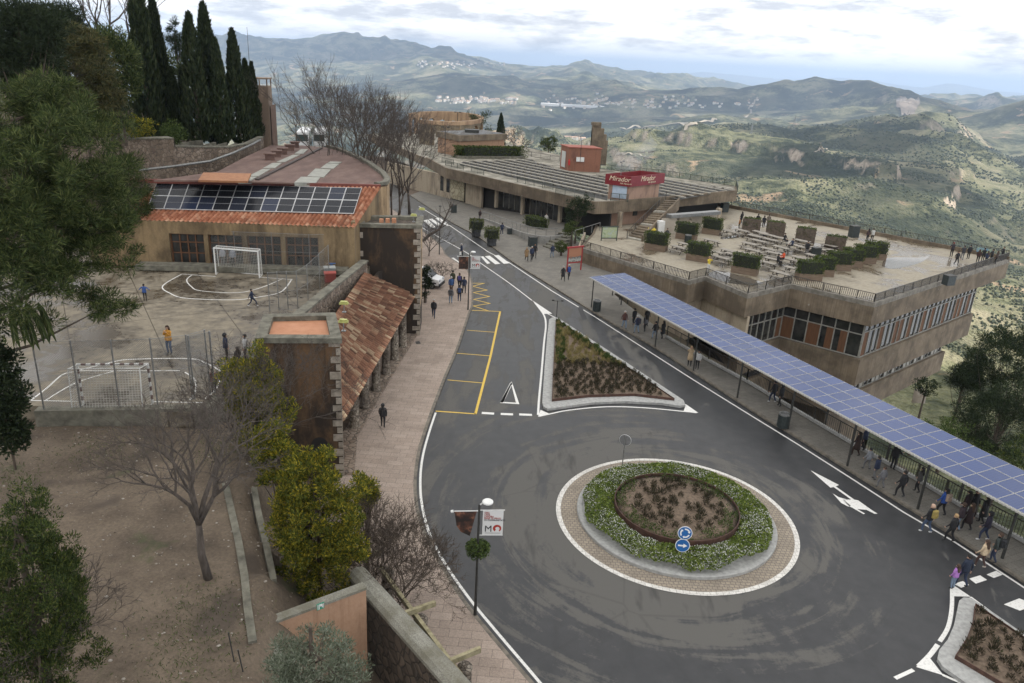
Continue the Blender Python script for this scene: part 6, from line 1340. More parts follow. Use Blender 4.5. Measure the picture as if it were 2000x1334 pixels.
def cypress(base, h, r, label, seed, group='cypresses in the row above the stone wall', n=5200, mat=None):
    g = np.random.default_rng(seed); base = Vector(base); e_ = thing('cypress_tree', base, label, 'tree', group)
    t_ = g.uniform(0, 1, n) ** .85; a = g.uniform(0, 2 * np.pi, n); prof = np.minimum(1, t_ / .12 + .35) * (1 - t_) ** .55 * 1.05
    lump = 1 + .62 * (fbm(a * 2.2 + seed * 3, t_ * h * .75 + seed, 3) - .5) * 2
    rr_ = r * prof * lump * g.uniform(.55, 1.05, n) ** .5
    C = np.stack([base.x + rr_ * np.cos(a), base.y + rr_ * np.sin(a), base.z + .2 + t_ * (h - .4)], -1)
    D = np.stack([np.cos(a) * .35, np.sin(a) * .35, np.full(n, 1.0)], -1) + rdir(n, g) * .45; D /= np.linalg.norm(D, axis=1)[:, None]
    V, F_ = leaves(C, D, h * .045 * g.uniform(.6, 1.5, n), h * .014 * g.uniform(.7, 1.4, n), g); raw_mesh('crown', V, F_, mat or L_CYP, e_)
    b = MB(); b.tube([base - Vector((0, 0, .5)), base + Vector((0, 0, h * .8))], [r * .22, .05], 7); b.build('trunk', BARK, e_); return e_
# cypress row
CY = [(268, -40, 292, 268, 24, 92, 'tallest leaning cypress at the left end of the row, cut by the photo top'), (297, -8, 322, 258, 18, 95, 'slender tall cypress second in the row, against the sky'), (337, 128, 343, 266, 13, 93, 'short cypress in the gap after the two tallest ones'), (358, 130, 362, 268, 11, 94, 'short slim cypress just left of the twin-topped pair'),
      (372, 22, 386, 272, 21, 90, 'broad cypress with a lumpy top in the middle of the row'), (400, 3, 414, 276, 20, 94, 'cypress with the highest ragged top in the middle of the row'), (424, 72, 432, 276, 15, 91, 'cypress at the right shoulder of the middle group'), (455, 54, 466, 276, 19, 93, 'cypress with a clean pointed top left of the antenna mast'),
      (478, 112, 487, 276, 13, 95, 'lower cypress right below the antenna mast'), (494, 118, 497, 272, 11, 96, 'last low cypress touching the tall concrete tower')]
for k, (ut, vt, ub, vb, w, d, lab) in enumerate(CY):
    base = PR(ub, vb, d); h = PR(ut, vt, d).z - base.z; base.x = PR((ut + ub) / 2, (vt + vb) / 2, d).x; cypress(base - Vector((0, 0, .4)), h + .4, w * d / FPX * 1.12, lab, 40 + k)
# top-left trees on the hillside
def crown_at(u, v, d, rxpx, rypx, gz=None):               # centre and radii in metres from photo size
    c = PR(u, v, d); k = math.hypot(d, CAM_H - c.z) / FPX; return c, rxpx * k, rypx * k
def tree_px(name, u, v, d, rx, ry, n_cl, n_each, L, W, mat, label, foot=None, extra=(), seed=1, **kw):
    c, a, h = crown_at(u, v, d, rx, ry); fz_ = (c.z - h - 1.5) if foot is None else foot; base = Vector((c.x, c.y, fz_)); zc = c.z - fz_
    bl = [(0, 0, zc, a, a * .9, h)] 
    for eu, ev, er, eh in extra: q_ = PR(eu, ev, d); bl.append((q_.x - c.x, random.uniform(-.5, .5) * a, q_.z - fz_, er * a / rx, er * a / rx, eh * a / rx))
    return leafy(name, base, zc + h, bl, n_cl, n_each, L, W, mat, label, seed=seed, **kw)
tree_px('stone_pine', 40, 75, 62, 62, 50, 240, 80, .45, .06, L_DARK, 'dark umbrella pine in the top left corner above the big pine', extra=((5, 60, 50, 40), (70, 50, 40, 30)), seed=3, cl_r=.9, trunk_r=.3, foot=9)
tree_px('evergreen_tree', 60, 140, 66, 40, 60, 170, 80, .4, .08, L_DARK, 'very dark upright evergreen below the umbrella pine', seed=4, cl_r=.8, foot=8)
tree_px('cedar_tree', 155, 150, 72, 52, 85, 240, 80, .5, .06, L_CEDAR, 'cedar with layered olive-brown sprays left of the cypress row', extra=((150, 90, 28, 30), (170, 190, 50, 30)), seed=5, cl_r=.9, up=0, flat=.35, foot=10)
tree_px('evergreen_tree', 215, 130, 84, 42, 62, 170, 80, .4, .09, L_PINE, 'rounded green evergreen behind the cedar', seed=6, cl_r=1.0, foot=11)
tree_px('evergreen_tree', 340, 170, 104, 36, 60, 130, 80, .45, .09, L_PINE, 'soft green tree filling the gap behind the short cypresses', seed=7, cl_r=1.1, foot=11)
tree_px('fir_tree', 343, 80, 112, 12, 36, 40, 50, .5, .07, L_DARK, 'thin pointed fir peeping above the gap in the cypress row', seed=8, cl_r=.5, foot=11)
tree_px('evergreen_tree', 120, 55, 90, 40, 40, 120, 70, .45, .08, L_DARK, 'dark tree crown rising between umbrella pine and cedar', seed=9, cl_r=1.0, foot=12)
tree_px('dark_bush', 238, 215, 82, 14, 26, 26, 50, .3, .07, L_DARK, 'narrow dark conifer bush between the two yellow bushes', seed=10, cl_r=.5, cat='bush')
for k, (u, v, rx, ry, lab) in enumerate(((216, 240, 18, 20, 'yellow-green bush below the cedar, left of the narrow dark conifer'), (268, 250, 26, 22, 'yellow-green bush at the foot of the tallest cypress'), (335, 260, 20, 16, 'dull green bush at the foot of the short cypresses'))): tree_px('wall_bush', u, v, 84, rx, ry, 34, 50, .28, .09, L_YEL if k < 2 else L_GRN, lab, seed=20 + k, cl_r=.55, cat='bush', foot=10.5, limb=False)
bare('bare_tree', PR(205, 190, 100), 15.5, 'tall leafless tree against the sky behind the cedar', 31, spread=.5, depth=6, trunk=.25, fork=.3)
bare('bare_tree', PR(245, 200, 108), 14, 'thin leafless tree just left of the tallest cypress', 32, spread=.45, depth=6, trunk=.2, fork=.3)
# big pine on the left and its smaller neighbour
PB = PR(-170, 560, 36); PB.z = 5.0
def rel(u, v, d, r, rz=None): q_ = PR(u, v, d); return (q_.x - PB.x, q_.y - PB.y, q_.z - PB.z, r, r, rz or r * .8)
leafy('big_pine', PB, 14, [rel(60, 240, 37, 1.9), rel(130, 300, 35, 2.0), rel(40, 360, 34, 2.2), rel(150, 400, 35, 2.1), rel(210, 470, 35, 1.5), rel(70, 460, 34, 2.2), rel(215, 350, 36, 1.0), rel(120, 520, 34, 1.7, 1.0), rel(30, 560, 33, 1.8), rel(180, 590, 34, 1.4, .5), rel(215, 600, 34.5, .9, .4), rel(250, 500, 35.5, .8, .7), rel(20, 230, 38, 1.6), rel(100, 200, 38, 1.5), rel(45, 630, 33, 1.0, .7), rel(185, 240, 37, 1.2), rel(10, 450, 33, 1.7), rel(235, 400, 36, .8), rel(262, 455, 36, .7, .5), rel(245, 530, 35, .6, .4), rel(225, 300, 37, .8), rel(160, 215, 38, .9), rel(230, 560, 34.5, .7, .3)],
      600, 160, .29, .032, L_PINE, 'big pine with dense clumped needles filling the left edge of the photo', seed=50, trunk_r=.32, cl_r=.52, bark=BARK)
b = MB(); g_ = random.Random(4)
tree_px('pine_tree', 256, 375, 63, 34, 62, 120, 80, .32, .035, L_PINE, 'smaller pine with a pale trunk beside the left end of the tiled roof', extra=((245, 340, 28, 30), (270, 410, 26, 26)), seed=51, cl_r=.6, foot=6.0, trunk_r=.13)
tree_px('dark_bush', -4, 745, 33, 36, 105, 110, 80, .2, .08, L_DARK, 'dark leafy bush at the left edge beside the court', seed=52, cl_r=.45, cat='bush', limb=False, trunk_r=.05, foot=5.9, extra=((2, 845, 34, 46), (-10, 800, 40, 60)))
# drooping palm-like sprays below the big pine
b = MB()
for k, (u0, v0, u1, v1) in enumerate(((30, 600, 52, 665), (45, 598, 68, 672), (62, 600, 88, 660), (75, 590, 100, 655), (20, 610, 30, 668), (50, 590, 80, 640))):
    p0, p1 = PR(u0, v0, 32.5), PR(u1, v1, 32.2); pts = [p0.lerp(p1, f) + Vector((0, 0, .25 * math.sin(f * 3.0))) for f in np.linspace(0, 1, 8)]
    for i, p in enumerate(pts[:-1]):
        d_ = (pts[i + 1] - p)
        for j in range(5):
            q_ = p + d_ * (j / 5)
            for s_ in (-1, 1): b.add([q_, q_ + d_ * .3 + Vector((s_ * .14, .04, -.22)), q_ + d_ * .42 + Vector((s_ * .12, .04, -.26)), q_ + d_ * .15], [(0, 1, 2, 3)])
pf = b.build('drooping_frond', L_PINE, loc=PR(50, 610, 32.4)); tag(pf, 'drooping dark fronds hanging over the court edge below the big pine', 'palm fronds')
# leafless trees along the middle, between shed and deck building
BT = [(665, 420, 88, 205, .42, 'large brown leafless tree right of the shed roof, reaching furthest left'), (718, 400, 96, 200, .42, 'brown leafless tree with a tall dense top behind the curved shed wall'), (776, 428, 84, 250, .42, 'leafless tree with a dark straight trunk between the shed and the relief panel'), (745, 380, 110, 215, .42, 'leafless tree standing behind the straight-trunked one'), (640, 380, 118, 225, .42, 'farther leafless tree near the parked coaches'), (800, 400, 112, 265, .42, 'small leafless tree in front of the ring of arches'), (690, 390, 104, 230, .42, 'leafless tree filling the middle of the brown grove')]
for k, (ub, vb, d, vt, sp_, lab) in enumerate(BT):
    p = PR(ub, vb, d); p.z = 0.0; h = PR(ub, vt, d).z; bare('bare_tree', p, h * 1.0, lab, 60 + k, spread=sp_, depth=7, trunk=.22, fork=.30, mat=TWIG, group='leafless trees beside the road', twig_r=.012)
p = PR(578, 262, 150); bare('bare_tree', p - Vector((0, 0, 1)), 6.5, 'pale distant leafless tree between the concrete tower and the grove', 70, spread=.6, depth=5, trunk=.12, twig_r=.02, mat=M('twig_pale', (0.16, 0.14, 0.11)))
p = P(848, 520, .1); bare('bare_shrub', P(838, 500, 0.1), 4.2, 'grey leafless shrub beside the brown tower by the road', 71, spread=.75, depth=6, trunk=.08, fork=.16, cat='shrub', first=5)
bare('bare_shrub', P(862, 548, .1), 2.2, 'low spreading leafless twigs by the white van', 72, spread=.9, depth=5, trunk=.05, fork=.15, cat='shrub', first=6)
def branch_arm(pts, rs_, label):
    b = MB(); b.tube(pts, rs_, 7); rr_ = random.Random(5)
    for k in range(26):
        i = rr_.randrange(1, len(pts) - 1); p = pts[i].lerp(pts[i + 1], rr_.random()); d_ = Vector((rr_.gauss(0, 1), rr_.gauss(0, .6), rr_.gauss(.5, .6))).normalized(); b.tube([p, p + d_ * .7, p + d_ * 1.3 + Vector((0, 0, .2))], [.03, .018, .008], 4)
    tag(b.build('bare_branch', BARKG, loc=pts[0]), label, 'branch')
branch_arm([PR(u, v, 66) for u, v in ((826, 470), (840, 458), (858, 448), (868, 430), (878, 408), (886, 398))], [.14, .12, .10, .08, .05, .02], 'bent bare branch reaching over the road right of the brown tower')
tree_px('ivy_bush', 831, 552, 69, 9, 36, 30, 60, .18, .09, L_DARK, 'dark narrow bush against the brown tower beside the van', seed=73, cl_r=.35, cat='bush', limb=False, foot=.2)
# foreground leafless tree
bare('bare_tree', P(408, 1128, 5.2), 6.3, 'leafless tree with a thick straight trunk alone on the dirt garden', 81, spread=.56, depth=7, trunk=.15, fork=.36, lean=(-.05, 0), twig_r=.005, first=5, mat=BARKG)
bare('bare_shrub', Vector((-10.6, 29.6, 4.0)), 5.2, 'grey leafless shrub tangled with the yellow bushes by the tower', 82, spread=.7, depth=7, trunk=.09, fork=.18, cat='shrub', first=6, twig_r=.006)
bare('bare_shrub', Vector((-12.6, 31.0, 5.0)), 3.4, 'grey leafless shrub in front of the near goal', 83, spread=.65, depth=6, trunk=.05, fork=.18, cat='shrub', first=5, twig_r=.006)
bare('bare_shrub', Vector((-4.3, 25.0, .1)), 3.6, 'purple-brown leafless shrub by the pink paving, below the yellow bush', 84, spread=.62, depth=8, trunk=.06, fork=.16, cat='shrub', first=7, twig_r=.006, mat=TWIGP)
bare('bare_shrub', Vector((-5.4, 26.4, .6)), 3.6, 'second purple-brown leafless shrub, closer to the yellow bush', 85, spread=.6, depth=7, trunk=.06, fork=.16, cat='shrub', first=6, twig_r=.006, mat=TWIGP)
bare('bare_shrub', P(90, 1330, 5.6), 3.2, 'grey leafless branches in front of the conifer at lower left corner', 87, spread=.8, depth=6, trunk=.06, fork=.16, cat='shrub', first=6, twig_r=.007)
# yellow-green mimosas by the tower
def mim(u, v, d, rx, ry, lab, seed, extra=(), foot=1.0, n=170): tree_px('mimosa_bush', u, v, d, rx, ry, n, 120, .14, .046, L_YEL, lab, extra=extra, seed=seed, cl_r=.30, foot=foot, trunk_r=.10, cat='bush', up=.5)
mim(620, 1020, 24.5, 85, 105, 'large yellow-green mimosa bush beside the pink paving, right of the dirt garden', 90, extra=((560, 1050, 45, 60), (680, 1060, 40, 60), (600, 930, 50, 45), (640, 900, 22, 28), (585, 1120, 50, 40), (705, 940, 16, 22), (660, 1130, 40, 30)), n=360)
mim(495, 760, 32.0, 58, 62, 'yellow mimosa bush at the left front of the orange-topped tower', 91, extra=((555, 790, 34, 24), (500, 700, 18, 34), (455, 720, 24, 34), (520, 830, 50, 34), (470, 800, 34, 30)), foot=3.5, n=230)
mim(545, 905, 28.5, 45, 48, 'dull green mimosa bush between the two yellow ones', 92, extra=((520, 860, 30, 26),), n=120)
bare('mimosa_sprig', Vector((-7.1, 31.6, .2)), 2.6, 'thin bare saplings at the foot of the tower beside the mimosa', 93, spread=.4, depth=5, trunk=.04, fork=.3, cat='sapling', twig_r=.008)
mim(715, 965, 29.0, 20, 30, 'slim yellow-green mimosa shoot standing before the tower corner', 94, foot=.2, n=36)
# juniper at lower left, olive at the bottom
tree_px('juniper_bush', 60, 1170, 19.5, 80, 130, 440, 130, .10, .026, L_JUN, 'dense green conifer bush at the lower left corner of the photo', extra=((115, 1090, 26, 44), (105, 1015, 16, 22), (140, 1160, 22, 24), (30, 1020, 36, 44), (190, 1260, 24, 34), (90, 1290, 60, 50), (60, 1000, 14, 20)), seed=95, cl_r=.27, foot=4.5, cat='bush', up=.9)
tree_px('olive_bush', 610, 1300, 17.2, 78, 60, 150, 70, .13, .028, L_OLI, 'grey-green olive bush in front of the peach garden wall', extra=((655, 1240, 26, 40), (600, 1225, 8, 30), (560, 1290, 34, 40), (680, 1320, 40, 40)), seed=96, cl_r=.30, foot=1.5, cat='bush', up=.6)
for k, (u, v, h_) in enumerate(((459, 1300, 1.2), (476, 1318, .9), (499, 1022, 1.3))): p = P(u, v, 5.0); b = MB(); b.tube([p, p + Vector((-.1, 0, h_))], .02, 6); tag(b.build('garden_stake', m_dkmetal, loc=p), ['thin dark stake in the dirt near the lower edge of the photo', 'shorter dark stake right of the thin one near the stone slabs', 'dark stake beside the long edging strip left of the mimosa'][k], 'stake')
# pines and scrub on the slope at the right
def slope_z(u, v): return None
tree_px('pine_tree', 1965, 700, 78, 60, 40, 200, 100, .36, .05, L_DARK, 'dark pine with a leaning trunk at the right edge, beyond the shelter', extra=((1930, 740, 40, 25), (1995, 660, 30, 30), (1905, 760, 26, 16)), seed=100, cl_r=.7, foot=-14, lean=(6, 2))
tree_px('pine_tree', 1885, 738, 82, 26, 20, 80, 90, .3, .05, L_DARK, 'small dark pine beside the lowest floor of the restaurant', extra=((1900, 722, 16, 12),), seed=101, cl_r=.6, foot=-11)
tree_px('pine_tree', 1950, 830, 66, 70, 50, 200, 100, .28, .05, L_DARK, 'dark scrubby pine below the leaning one at the right edge', extra=((1990, 790, 40, 40), (1900, 800, 30, 24)), seed=102, cl_r=.6, foot=-9)
tree_px('slope_bush', 1850, 850, 62, 46, 26, 60, 60, .2, .07, L_GRN, 'olive green bush on the slope just above the blue shelter roof', extra=((1890, 880, 40, 24),), seed=103, cl_r=.45, cat='bush', foot=-6, limb=False)
tree_px('slope_bush', 1950, 930, 57, 50, 36, 70, 60, .2, .07, L_JUN, 'green bush on the slope behind the lower end of the shelter', extra=((1990, 900, 40, 40),), seed=104, cl_r=.45, cat='bush', foot=-5, limb=False)
tree_px('slope_bush', 1810, 755, 74, 18, 14, 24, 60, .2, .07, L_DARK, 'small dark bush at the foot of the restaurant wall', seed=105, cl_r=.4, cat='bush', limb=False, foot=-10.5)
b = MB(); p = P(1797, 775, -8); Vb_, Fb_ = blobs(np.array([[p.x, p.y, p.z]]), np.array([[.7, .7, 1.4]]), 3); o_ = raw_mesh('pale_rock', Vb_, Fb_, M('rock_pale', (0.30, 0.26, 0.21), (0.42, 0.37, 0.31), 2, .9, .5), loc=p, smooth=False); tag(o_, 'upright pale rock on the slope below the restaurant', 'rock')
# plants at the deck building
tree_px('evergreen_tree', 1128, 408, 96, 22, 24, 60, 60, .28, .08, L_DARK, 'small dark evergreen tree in front of the deck corner', extra=((1120, 430, 14, 14), (1140, 395, 16, 14)), seed=110, cl_r=.5, foot=.6, trunk_r=.12)
tree_px('round_bush', 1118, 448, 93, 22, 14, 34, 60, .18, .08, L_HEDGE, 'dark green bush under the small evergreen tree', seed=111, cl_r=.4, cat='bush', limb=False, foot=.4)
tree_px('round_bush', 1097, 482, 90, 12, 11, 26, 60, .15, .07, L_HEDGE, 'round dark bush right of the entrance steps', seed=112, cl_r=.35, cat='bush', limb=False, foot=.1)
tree_px('eucalyptus_tree', 920, 250, 168, 14, 30, 46, 60, .5, .10, L_PINE, 'loose airy tree behind the flat hut on the deck', extra=((943, 245, 14, 34), (905, 270, 14, 16), (958, 262, 8, 14)), seed=113, cl_r=.8, foot=4, trunk_r=.14)
p = PR(976, 292, 165); cypress(p, PR(976, 219, 165).z - p.z, 1.05, 'single dark cypress rising behind the deck hedge', 114, group=None)
bare('bare_tree', PR(1003, 298, 160) - Vector((0, 0, .5)), 5.2, 'small twisted leafless tree beside the single cypress', 115, spread=.8, depth=6, trunk=.14, fork=.22, lean=(.2, 0), twig_r=.02)
tree_px('round_tree', 1072, 281, 158, 16, 15, 36, 60, .35, .10, L_PINE, 'small round-headed tree left of the red-brown cube', seed=116, cl_r=.55, foot=4.6, trunk_r=.1)
def hedge_mesh(L, W, H, n, seed, leaf=.12, rnd=.4):
    g = np.random.default_rng(seed); P3 = g.uniform(-1, 1, (n, 3)); ax = g.integers(0, 3, n); sgn = np.where(g.random(n) < .5, -1, 1); P3[np.arange(n), ax] = sgn * g.uniform(.86, 1.03, n)
    P3[:, 2] = np.where((ax == 2), np.abs(P3[:, 2]), P3[:, 2]); r = np.sqrt((P3 ** 4).sum(1)) ** .5; P3 = P3 / np.maximum(r, 1)[:, None] ** rnd
    lump = 1 + .34 * (fbm(P3[:, 0] * 2.2 * L + seed, P3[:, 1] * 2.2 * W + P3[:, 2] * 2 * H, 3) - .5) * 2
    C = P3 * lump[:, None] * np.array([L / 2, W / 2, H / 2]); C[:, 2] += H / 2; D = rdir(n, g, .5) + P3 * .8; D /= np.linalg.norm(D, axis=1)[:, None]
    return leaves(C, D, leaf * g.uniform(.7, 1.4, n), leaf * .55 * g.uniform(.7, 1.3, n), g)
def clipped_hedge(name, c, rz, L, W, H, label, group=None, seed=1, n=2600, mat=None, leaf=.13):
    V, F_ = hedge_mesh(L, W, H, n, seed, leaf); cr_, sr_ = math.cos(rz), math.sin(rz); V = V @ np.array([[cr_, sr_, 0], [-sr_, cr_, 0], [0, 0, 1]]); base = Vector(c); e_ = thing(name, base, label, 'hedge', group)
    raw_mesh('foliage', V + np.array(base), F_, mat or L_HEDGE, e_)
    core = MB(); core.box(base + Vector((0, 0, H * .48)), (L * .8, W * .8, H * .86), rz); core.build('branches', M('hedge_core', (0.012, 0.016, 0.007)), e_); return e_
a_, c_ = P(890, 308, DZ), P(1020, 309, DZ); hd = c_ - a_; clipped_hedge('clipped_hedge', a_.lerp(c_, .5), math.atan2(hd.y, hd.x), hd.length * .96, 2.0, 2.0, 'long clipped hedge in a stone trough on the roof deck', seed=120, n=5200, leaf=.28)
b = MB(); b.box(a_.lerp(c_, .5) + Vector((0, -.2, .2)), (hd.length, 2.6, .5), math.atan2(hd.y, hd.x)); tag(b.build('planter_trough', m_cope, loc=a_.lerp(c_, .5)), 'long low stone trough under the clipped hedge on the roof deck', 'planter')
clipped_hedge('clipped_hedge', P(1047, 443, .9), -.9, 3.6, 1.6, 1.3, 'small rounded hedge on the access ramp before the glazing', seed=121, n=1800, leaf=.16)
# planters with hedges on the picnic terrace
TF = TZ + .125
PLN = [(1281, 488, 2.5, 'hedge planter nearest the map board on the picnic terrace'), (1340, 467, 2.5, 'hedge planter beside the cream shutters, left one'), (1389, 457, 2.3, 'hedge planter before the rightmost cream shutter'), (1363, 509, 2.5, 'hedge planter left of the person in yellow'), (1454, 534, 2.7, 'hedge planter closest to the zigzag railing, left of the red jacket'),
       (1578, 546, 2.5, 'front left hedge planter of the dense right-hand row'), (1606, 538, 2.0, 'hedge planter second in the dense right-hand row'), (1636, 527, 2.5, 'hedge planter third in the dense right-hand row'), (1663, 520, 2.0, 'hedge planter fourth in the dense right-hand row'), (1687, 513, 2.3, 'hedge planter fifth in the dense right-hand row'), (1708, 506, 2.2, 'last hedge planter of the dense right-hand row, before the puddle'),
       (1466, 452, 2.3, 'hedge planter with a wooden back, left of three at the far tables'), (1513, 459, 2.3, 'hedge planter with a wooden back, middle of three at the far tables'), (1571, 472, 2.3, 'hedge planter with a wooden back, by the grey bin'), (1628, 489, 2.3, 'hedge planter with a wooden back, nearest the puddle')]
m_plw = M('planter_wood', (0.135, 0.095, 0.066), (0.21, 0.155, 0.11), 4, .85, stretch=(.4, .4, 3))
m_backw = M('planter_back', (0.085, 0.065, 0.05), (0.14, 0.11, 0.085), 4, .85)
trz = rad(-14)
for k, (u, v, L, lab) in enumerate(PLN):
    p = P(u, v, TF); back = k >= 11; rz = trz - (.25 if not back else .1) + (0.55 if 5 <= k <= 10 else 0)
    e_ = thing('planter_box', p, lab.replace('hedge planter', 'wooden planter box', 1), 'planter', 'planter boxes on the picnic terrace'); cr_, sr_ = math.cos(rz), math.sin(rz)
    b = MB(); h = .75; W = 1.15
    for s_ in (-1, 1): b.box(p + Vector((-sr_ * s_ * W / 2, cr_ * s_ * W / 2, h / 2)), (L, .08, h), rz); b.box(p + Vector((cr_ * s_ * (L / 2 - .04), sr_ * s_ * (L / 2 - .04), h / 2)), (.08, W - .08, h), rz)
    b.box(p + Vector((0, 0, h - .12)), (L - .16, W - .08, .08), rz); b.build('box', m_plw, e_)
    if back: b = MB(); b.box(p + Vector((sr_ * (W / 2 + .06), -cr_ * (W / 2 + .06), .9)), (L + .1, .07, 1.8), rz); b.build('back_panel', m_backw, e_)
    clipped_hedge('clipped_hedge', p + Vector((0, 0, h - .06)), rz, L * (1.12 if not back else .95), W * 1.2, 1.4 if not back else 1.15, lab.replace('hedge planter', 'clipped hedge in planter', 1), 'clipped hedges on the picnic terrace', 130 + k, 1500, leaf=.15)
for u, v, lab in ((930, 461, 'round clipped bush in a dark pot by the road, the farther one'), (960, 479, 'round clipped bush in a dark pot by the road, the nearer one')):
    p = P(u, v, .12); e_ = thing('round_planter', p, lab.replace('round clipped bush in a dark pot', 'dark ribbed plant pot with a bush'), 'planter', 'dark pots by the road'); b = MB(); b.lathe(p, [(.55, 0), (.6, .1), (.55, .45), (.62, .5), (.62, .95), (.56, .95), (.56, .85), (.01, .85)], 14); b.build('pot', M('pot_dark', (0.03, 0.032, 0.035), (0.06, 0.062, 0.066), 5, .7), e_)
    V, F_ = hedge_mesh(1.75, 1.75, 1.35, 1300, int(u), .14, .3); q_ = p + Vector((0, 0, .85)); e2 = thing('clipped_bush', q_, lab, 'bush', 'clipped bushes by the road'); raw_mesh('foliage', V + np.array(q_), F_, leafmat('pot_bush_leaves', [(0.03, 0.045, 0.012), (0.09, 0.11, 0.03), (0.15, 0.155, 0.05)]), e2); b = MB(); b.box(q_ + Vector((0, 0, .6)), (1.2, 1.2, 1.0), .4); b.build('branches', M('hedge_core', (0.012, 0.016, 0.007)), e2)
# roundabout planting
g = np.random.default_rng(77); n = 19000
a = g.uniform(0, 2 * np.pi, n); rr_ = np.sqrt(g.uniform(3.12 ** 2, 5.0 ** 2, n)); edge = 4.82 + .22 * (fbm(np.cos(a) * 4 + 9, np.sin(a) * 4 + 9, 3) - .5) * 2; keep = rr_ < edge; a, rr_ = a[keep], rr_[keep]
prof = np.sqrt(np.clip(1 - ((rr_ - 4.08) / .98) ** 2, .05, 1)); lump = .65 + .7 * fbm(np.cos(a) * rr_ * 1.5 + 5, np.sin(a) * rr_ * 1.5 + 5, 3); z = .18 + .56 * prof * lump * g.uniform(.55, 1.02, len(a)) ** .4
C = np.stack([RC.x + rr_ * np.cos(a), RC.y + rr_ * np.sin(a), z], -1); D = rdir(len(a), g, .5)
V1, F1 = leaves(C, D, .17 * g.uniform(.6, 1.4, len(a)), .085 * g.uniform(.7, 1.3, len(a)), g)
o_ = raw_mesh('flowering_shrubs', V1, F1, leafmat('ring_leaves', [(0.055, 0.085, 0.016), (0.13, 0.18, 0.035), (0.23, 0.28, 0.065)]), loc=RC); tag(o_, 'ring of low green shrubs dotted with white blossom round the roundabout bed', 'shrubs', kind='stuff')
fm = fbm(np.cos(a) * rr_ * 1.1 + 15, np.sin(a) * rr_ * 1.1 + 5, 4); pick = (g.random(len(a)) < np.clip((fm - .42) * 2.4, 0.01, .5)); Cf = C[pick] + np.array([0, 0, .05]); Cf[:, 2] += .02
V2, F2 = leaves(Cf, rdir(len(Cf), g), .06 * g.uniform(.7, 1.4, len(Cf)), .055, g); o_ = raw_mesh('white_blossom', V2, F2, L_FLO, loc=RC); tag(o_, 'scattered white blossom over the roundabout shrub ring', 'blossom', kind='stuff')
bdm = thing('round_bed', (RC.x, RC.y, .17), 'raised round bed of bare soil in a rusty steel ring, centre of the roundabout', 'planting bed')
b = MB(); b.lathe(RC, [(3.2, .15), (3.2, .78), (3.16, .78), (3.16, .6)], 72); b.build('edging', m_corten, bdm)
b = MB(); b.lathe(RC, [(3.16, .62), (2.6, .70), (1.6, .80), (.6, .86), (0.01, .88)], 60); b.build('soil', m_soil, bdm, smooth=True)
n = 3600; a = g.uniform(0, 2 * np.pi, n); rr_ = g.uniform(2.35, 3.1, n); dn_ = fbm(np.cos(a) * rr_ * 1.4 + 30, np.sin(a) * rr_ * 1.4 + 30, 3); k_ = (dn_ > .47) | (g.random(n) < .1); a, rr_ = a[k_], rr_[k_]
C = np.stack([RC.x + rr_ * np.cos(a), RC.y + rr_ * np.sin(a), .68 + g.uniform(0, .22, len(a))], -1); V1, F1 = leaves(C, rdir(len(a), g, 1.2), .15, .045, g); o_ = raw_mesh('bed_edge_plants', V1, F1, L_GRN, loc=RC); tag(o_, 'low green edging plants inside the rusty ring of the roundabout', 'ground plants', kind='stuff')
def shrub_proto(seed, r, h, mat, n=130, L=.17, W=.03, up=.8):
    g = np.random.default_rng(seed); d = rdir(n, g, .55); d[:, 2] = np.abs(d[:, 2]); C = d * np.array([r, r, h]) * (g.uniform(.2, 1, n) ** .6)[:, None]; D = d + np.array([0, 0, up]) + rdir(n, g) * .35; D /= np.linalg.norm(D, axis=1)[:, None]
    V, F_ = leaves(C + np.array([0, 0, .05]), D, L * g.uniform(.6, 1.4, n), W * g.uniform(.7, 1.3, n), g); return raw_mesh('bed_shrub', V, F_, mat)
PRO = {}
def scatter_plants(kind, mat, pts, label, group, r, h, **kw):
    if kind not in PRO: PRO[kind] = [shrub_proto(hash(kind) % 1000 + k if False else len(kind) * 31 + k, r, h, mat, **kw) for k in range(3)]; first = [True] * 3
    else: first = [False] * 3
    for k, p in enumerate(pts):
        i = k % 3; o = PRO[kind][i]
        if not first[i]: o = o.copy(); COL.objects.link(o)
        first[i] = False; s_ = random.uniform(.7, 1.25); o.location = p; o.rotation_euler = (0, 0, random.uniform(0, 6.28)); o.scale = (s_, s_, s_ * random.uniform(.85, 1.15)); tag(o, label, 'plant', group)
def spread(n, test, box, dmin):
    out = []; tries = 0
    while len(out) < n and tries < 6000:
        tries += 1; p = Vector((random.uniform(box[0], box[1]), random.uniform(box[2], box[3]), 0))
        if test(p) and all((p - q_).length > dmin for q_ in out): out.append(p)
    return out
pts = spread(46, lambda p: (p - RC).length < 2.3, (RC.x - 2.4, RC.x + 2.4, RC.y - 2.4, RC.y + 2.4), .42)
scatter_plants('dark', L_LAV, [Vector((p.x, p.y, .85 - .018 * (p - RC).length ** 2)) for p in pts], 'dark dry shrublet on the bare soil of the roundabout bed', 'dark shrublets in the roundabout bed', .24, .34, n=120)
def poly_in(P_): return lambda p: inside(p, P_)
def bbox(P_): return (min(p[0] for p in P_), max(p[0] for p in P_), min(p[1] for p in P_), max(p[1] for p in P_))
bi = inset([tuple(p) for p in BED[0]], .2); ys = P(1080, 706, .27).y
pts = spread(150, lambda p: inside(p, bi) and p.y < ys + .5, bbox(bi), .42)
scatter_plants('dark', L_LAV, [Vector((p.x, p.y, .26)) for p in pts], 'dark dry shrublet in the near half of the triangular bed', 'dark shrublets in the triangular bed', .3, .4)
pts = spread(80, lambda p: inside(p, bi) and p.y >= ys - .3, bbox(bi), .45)
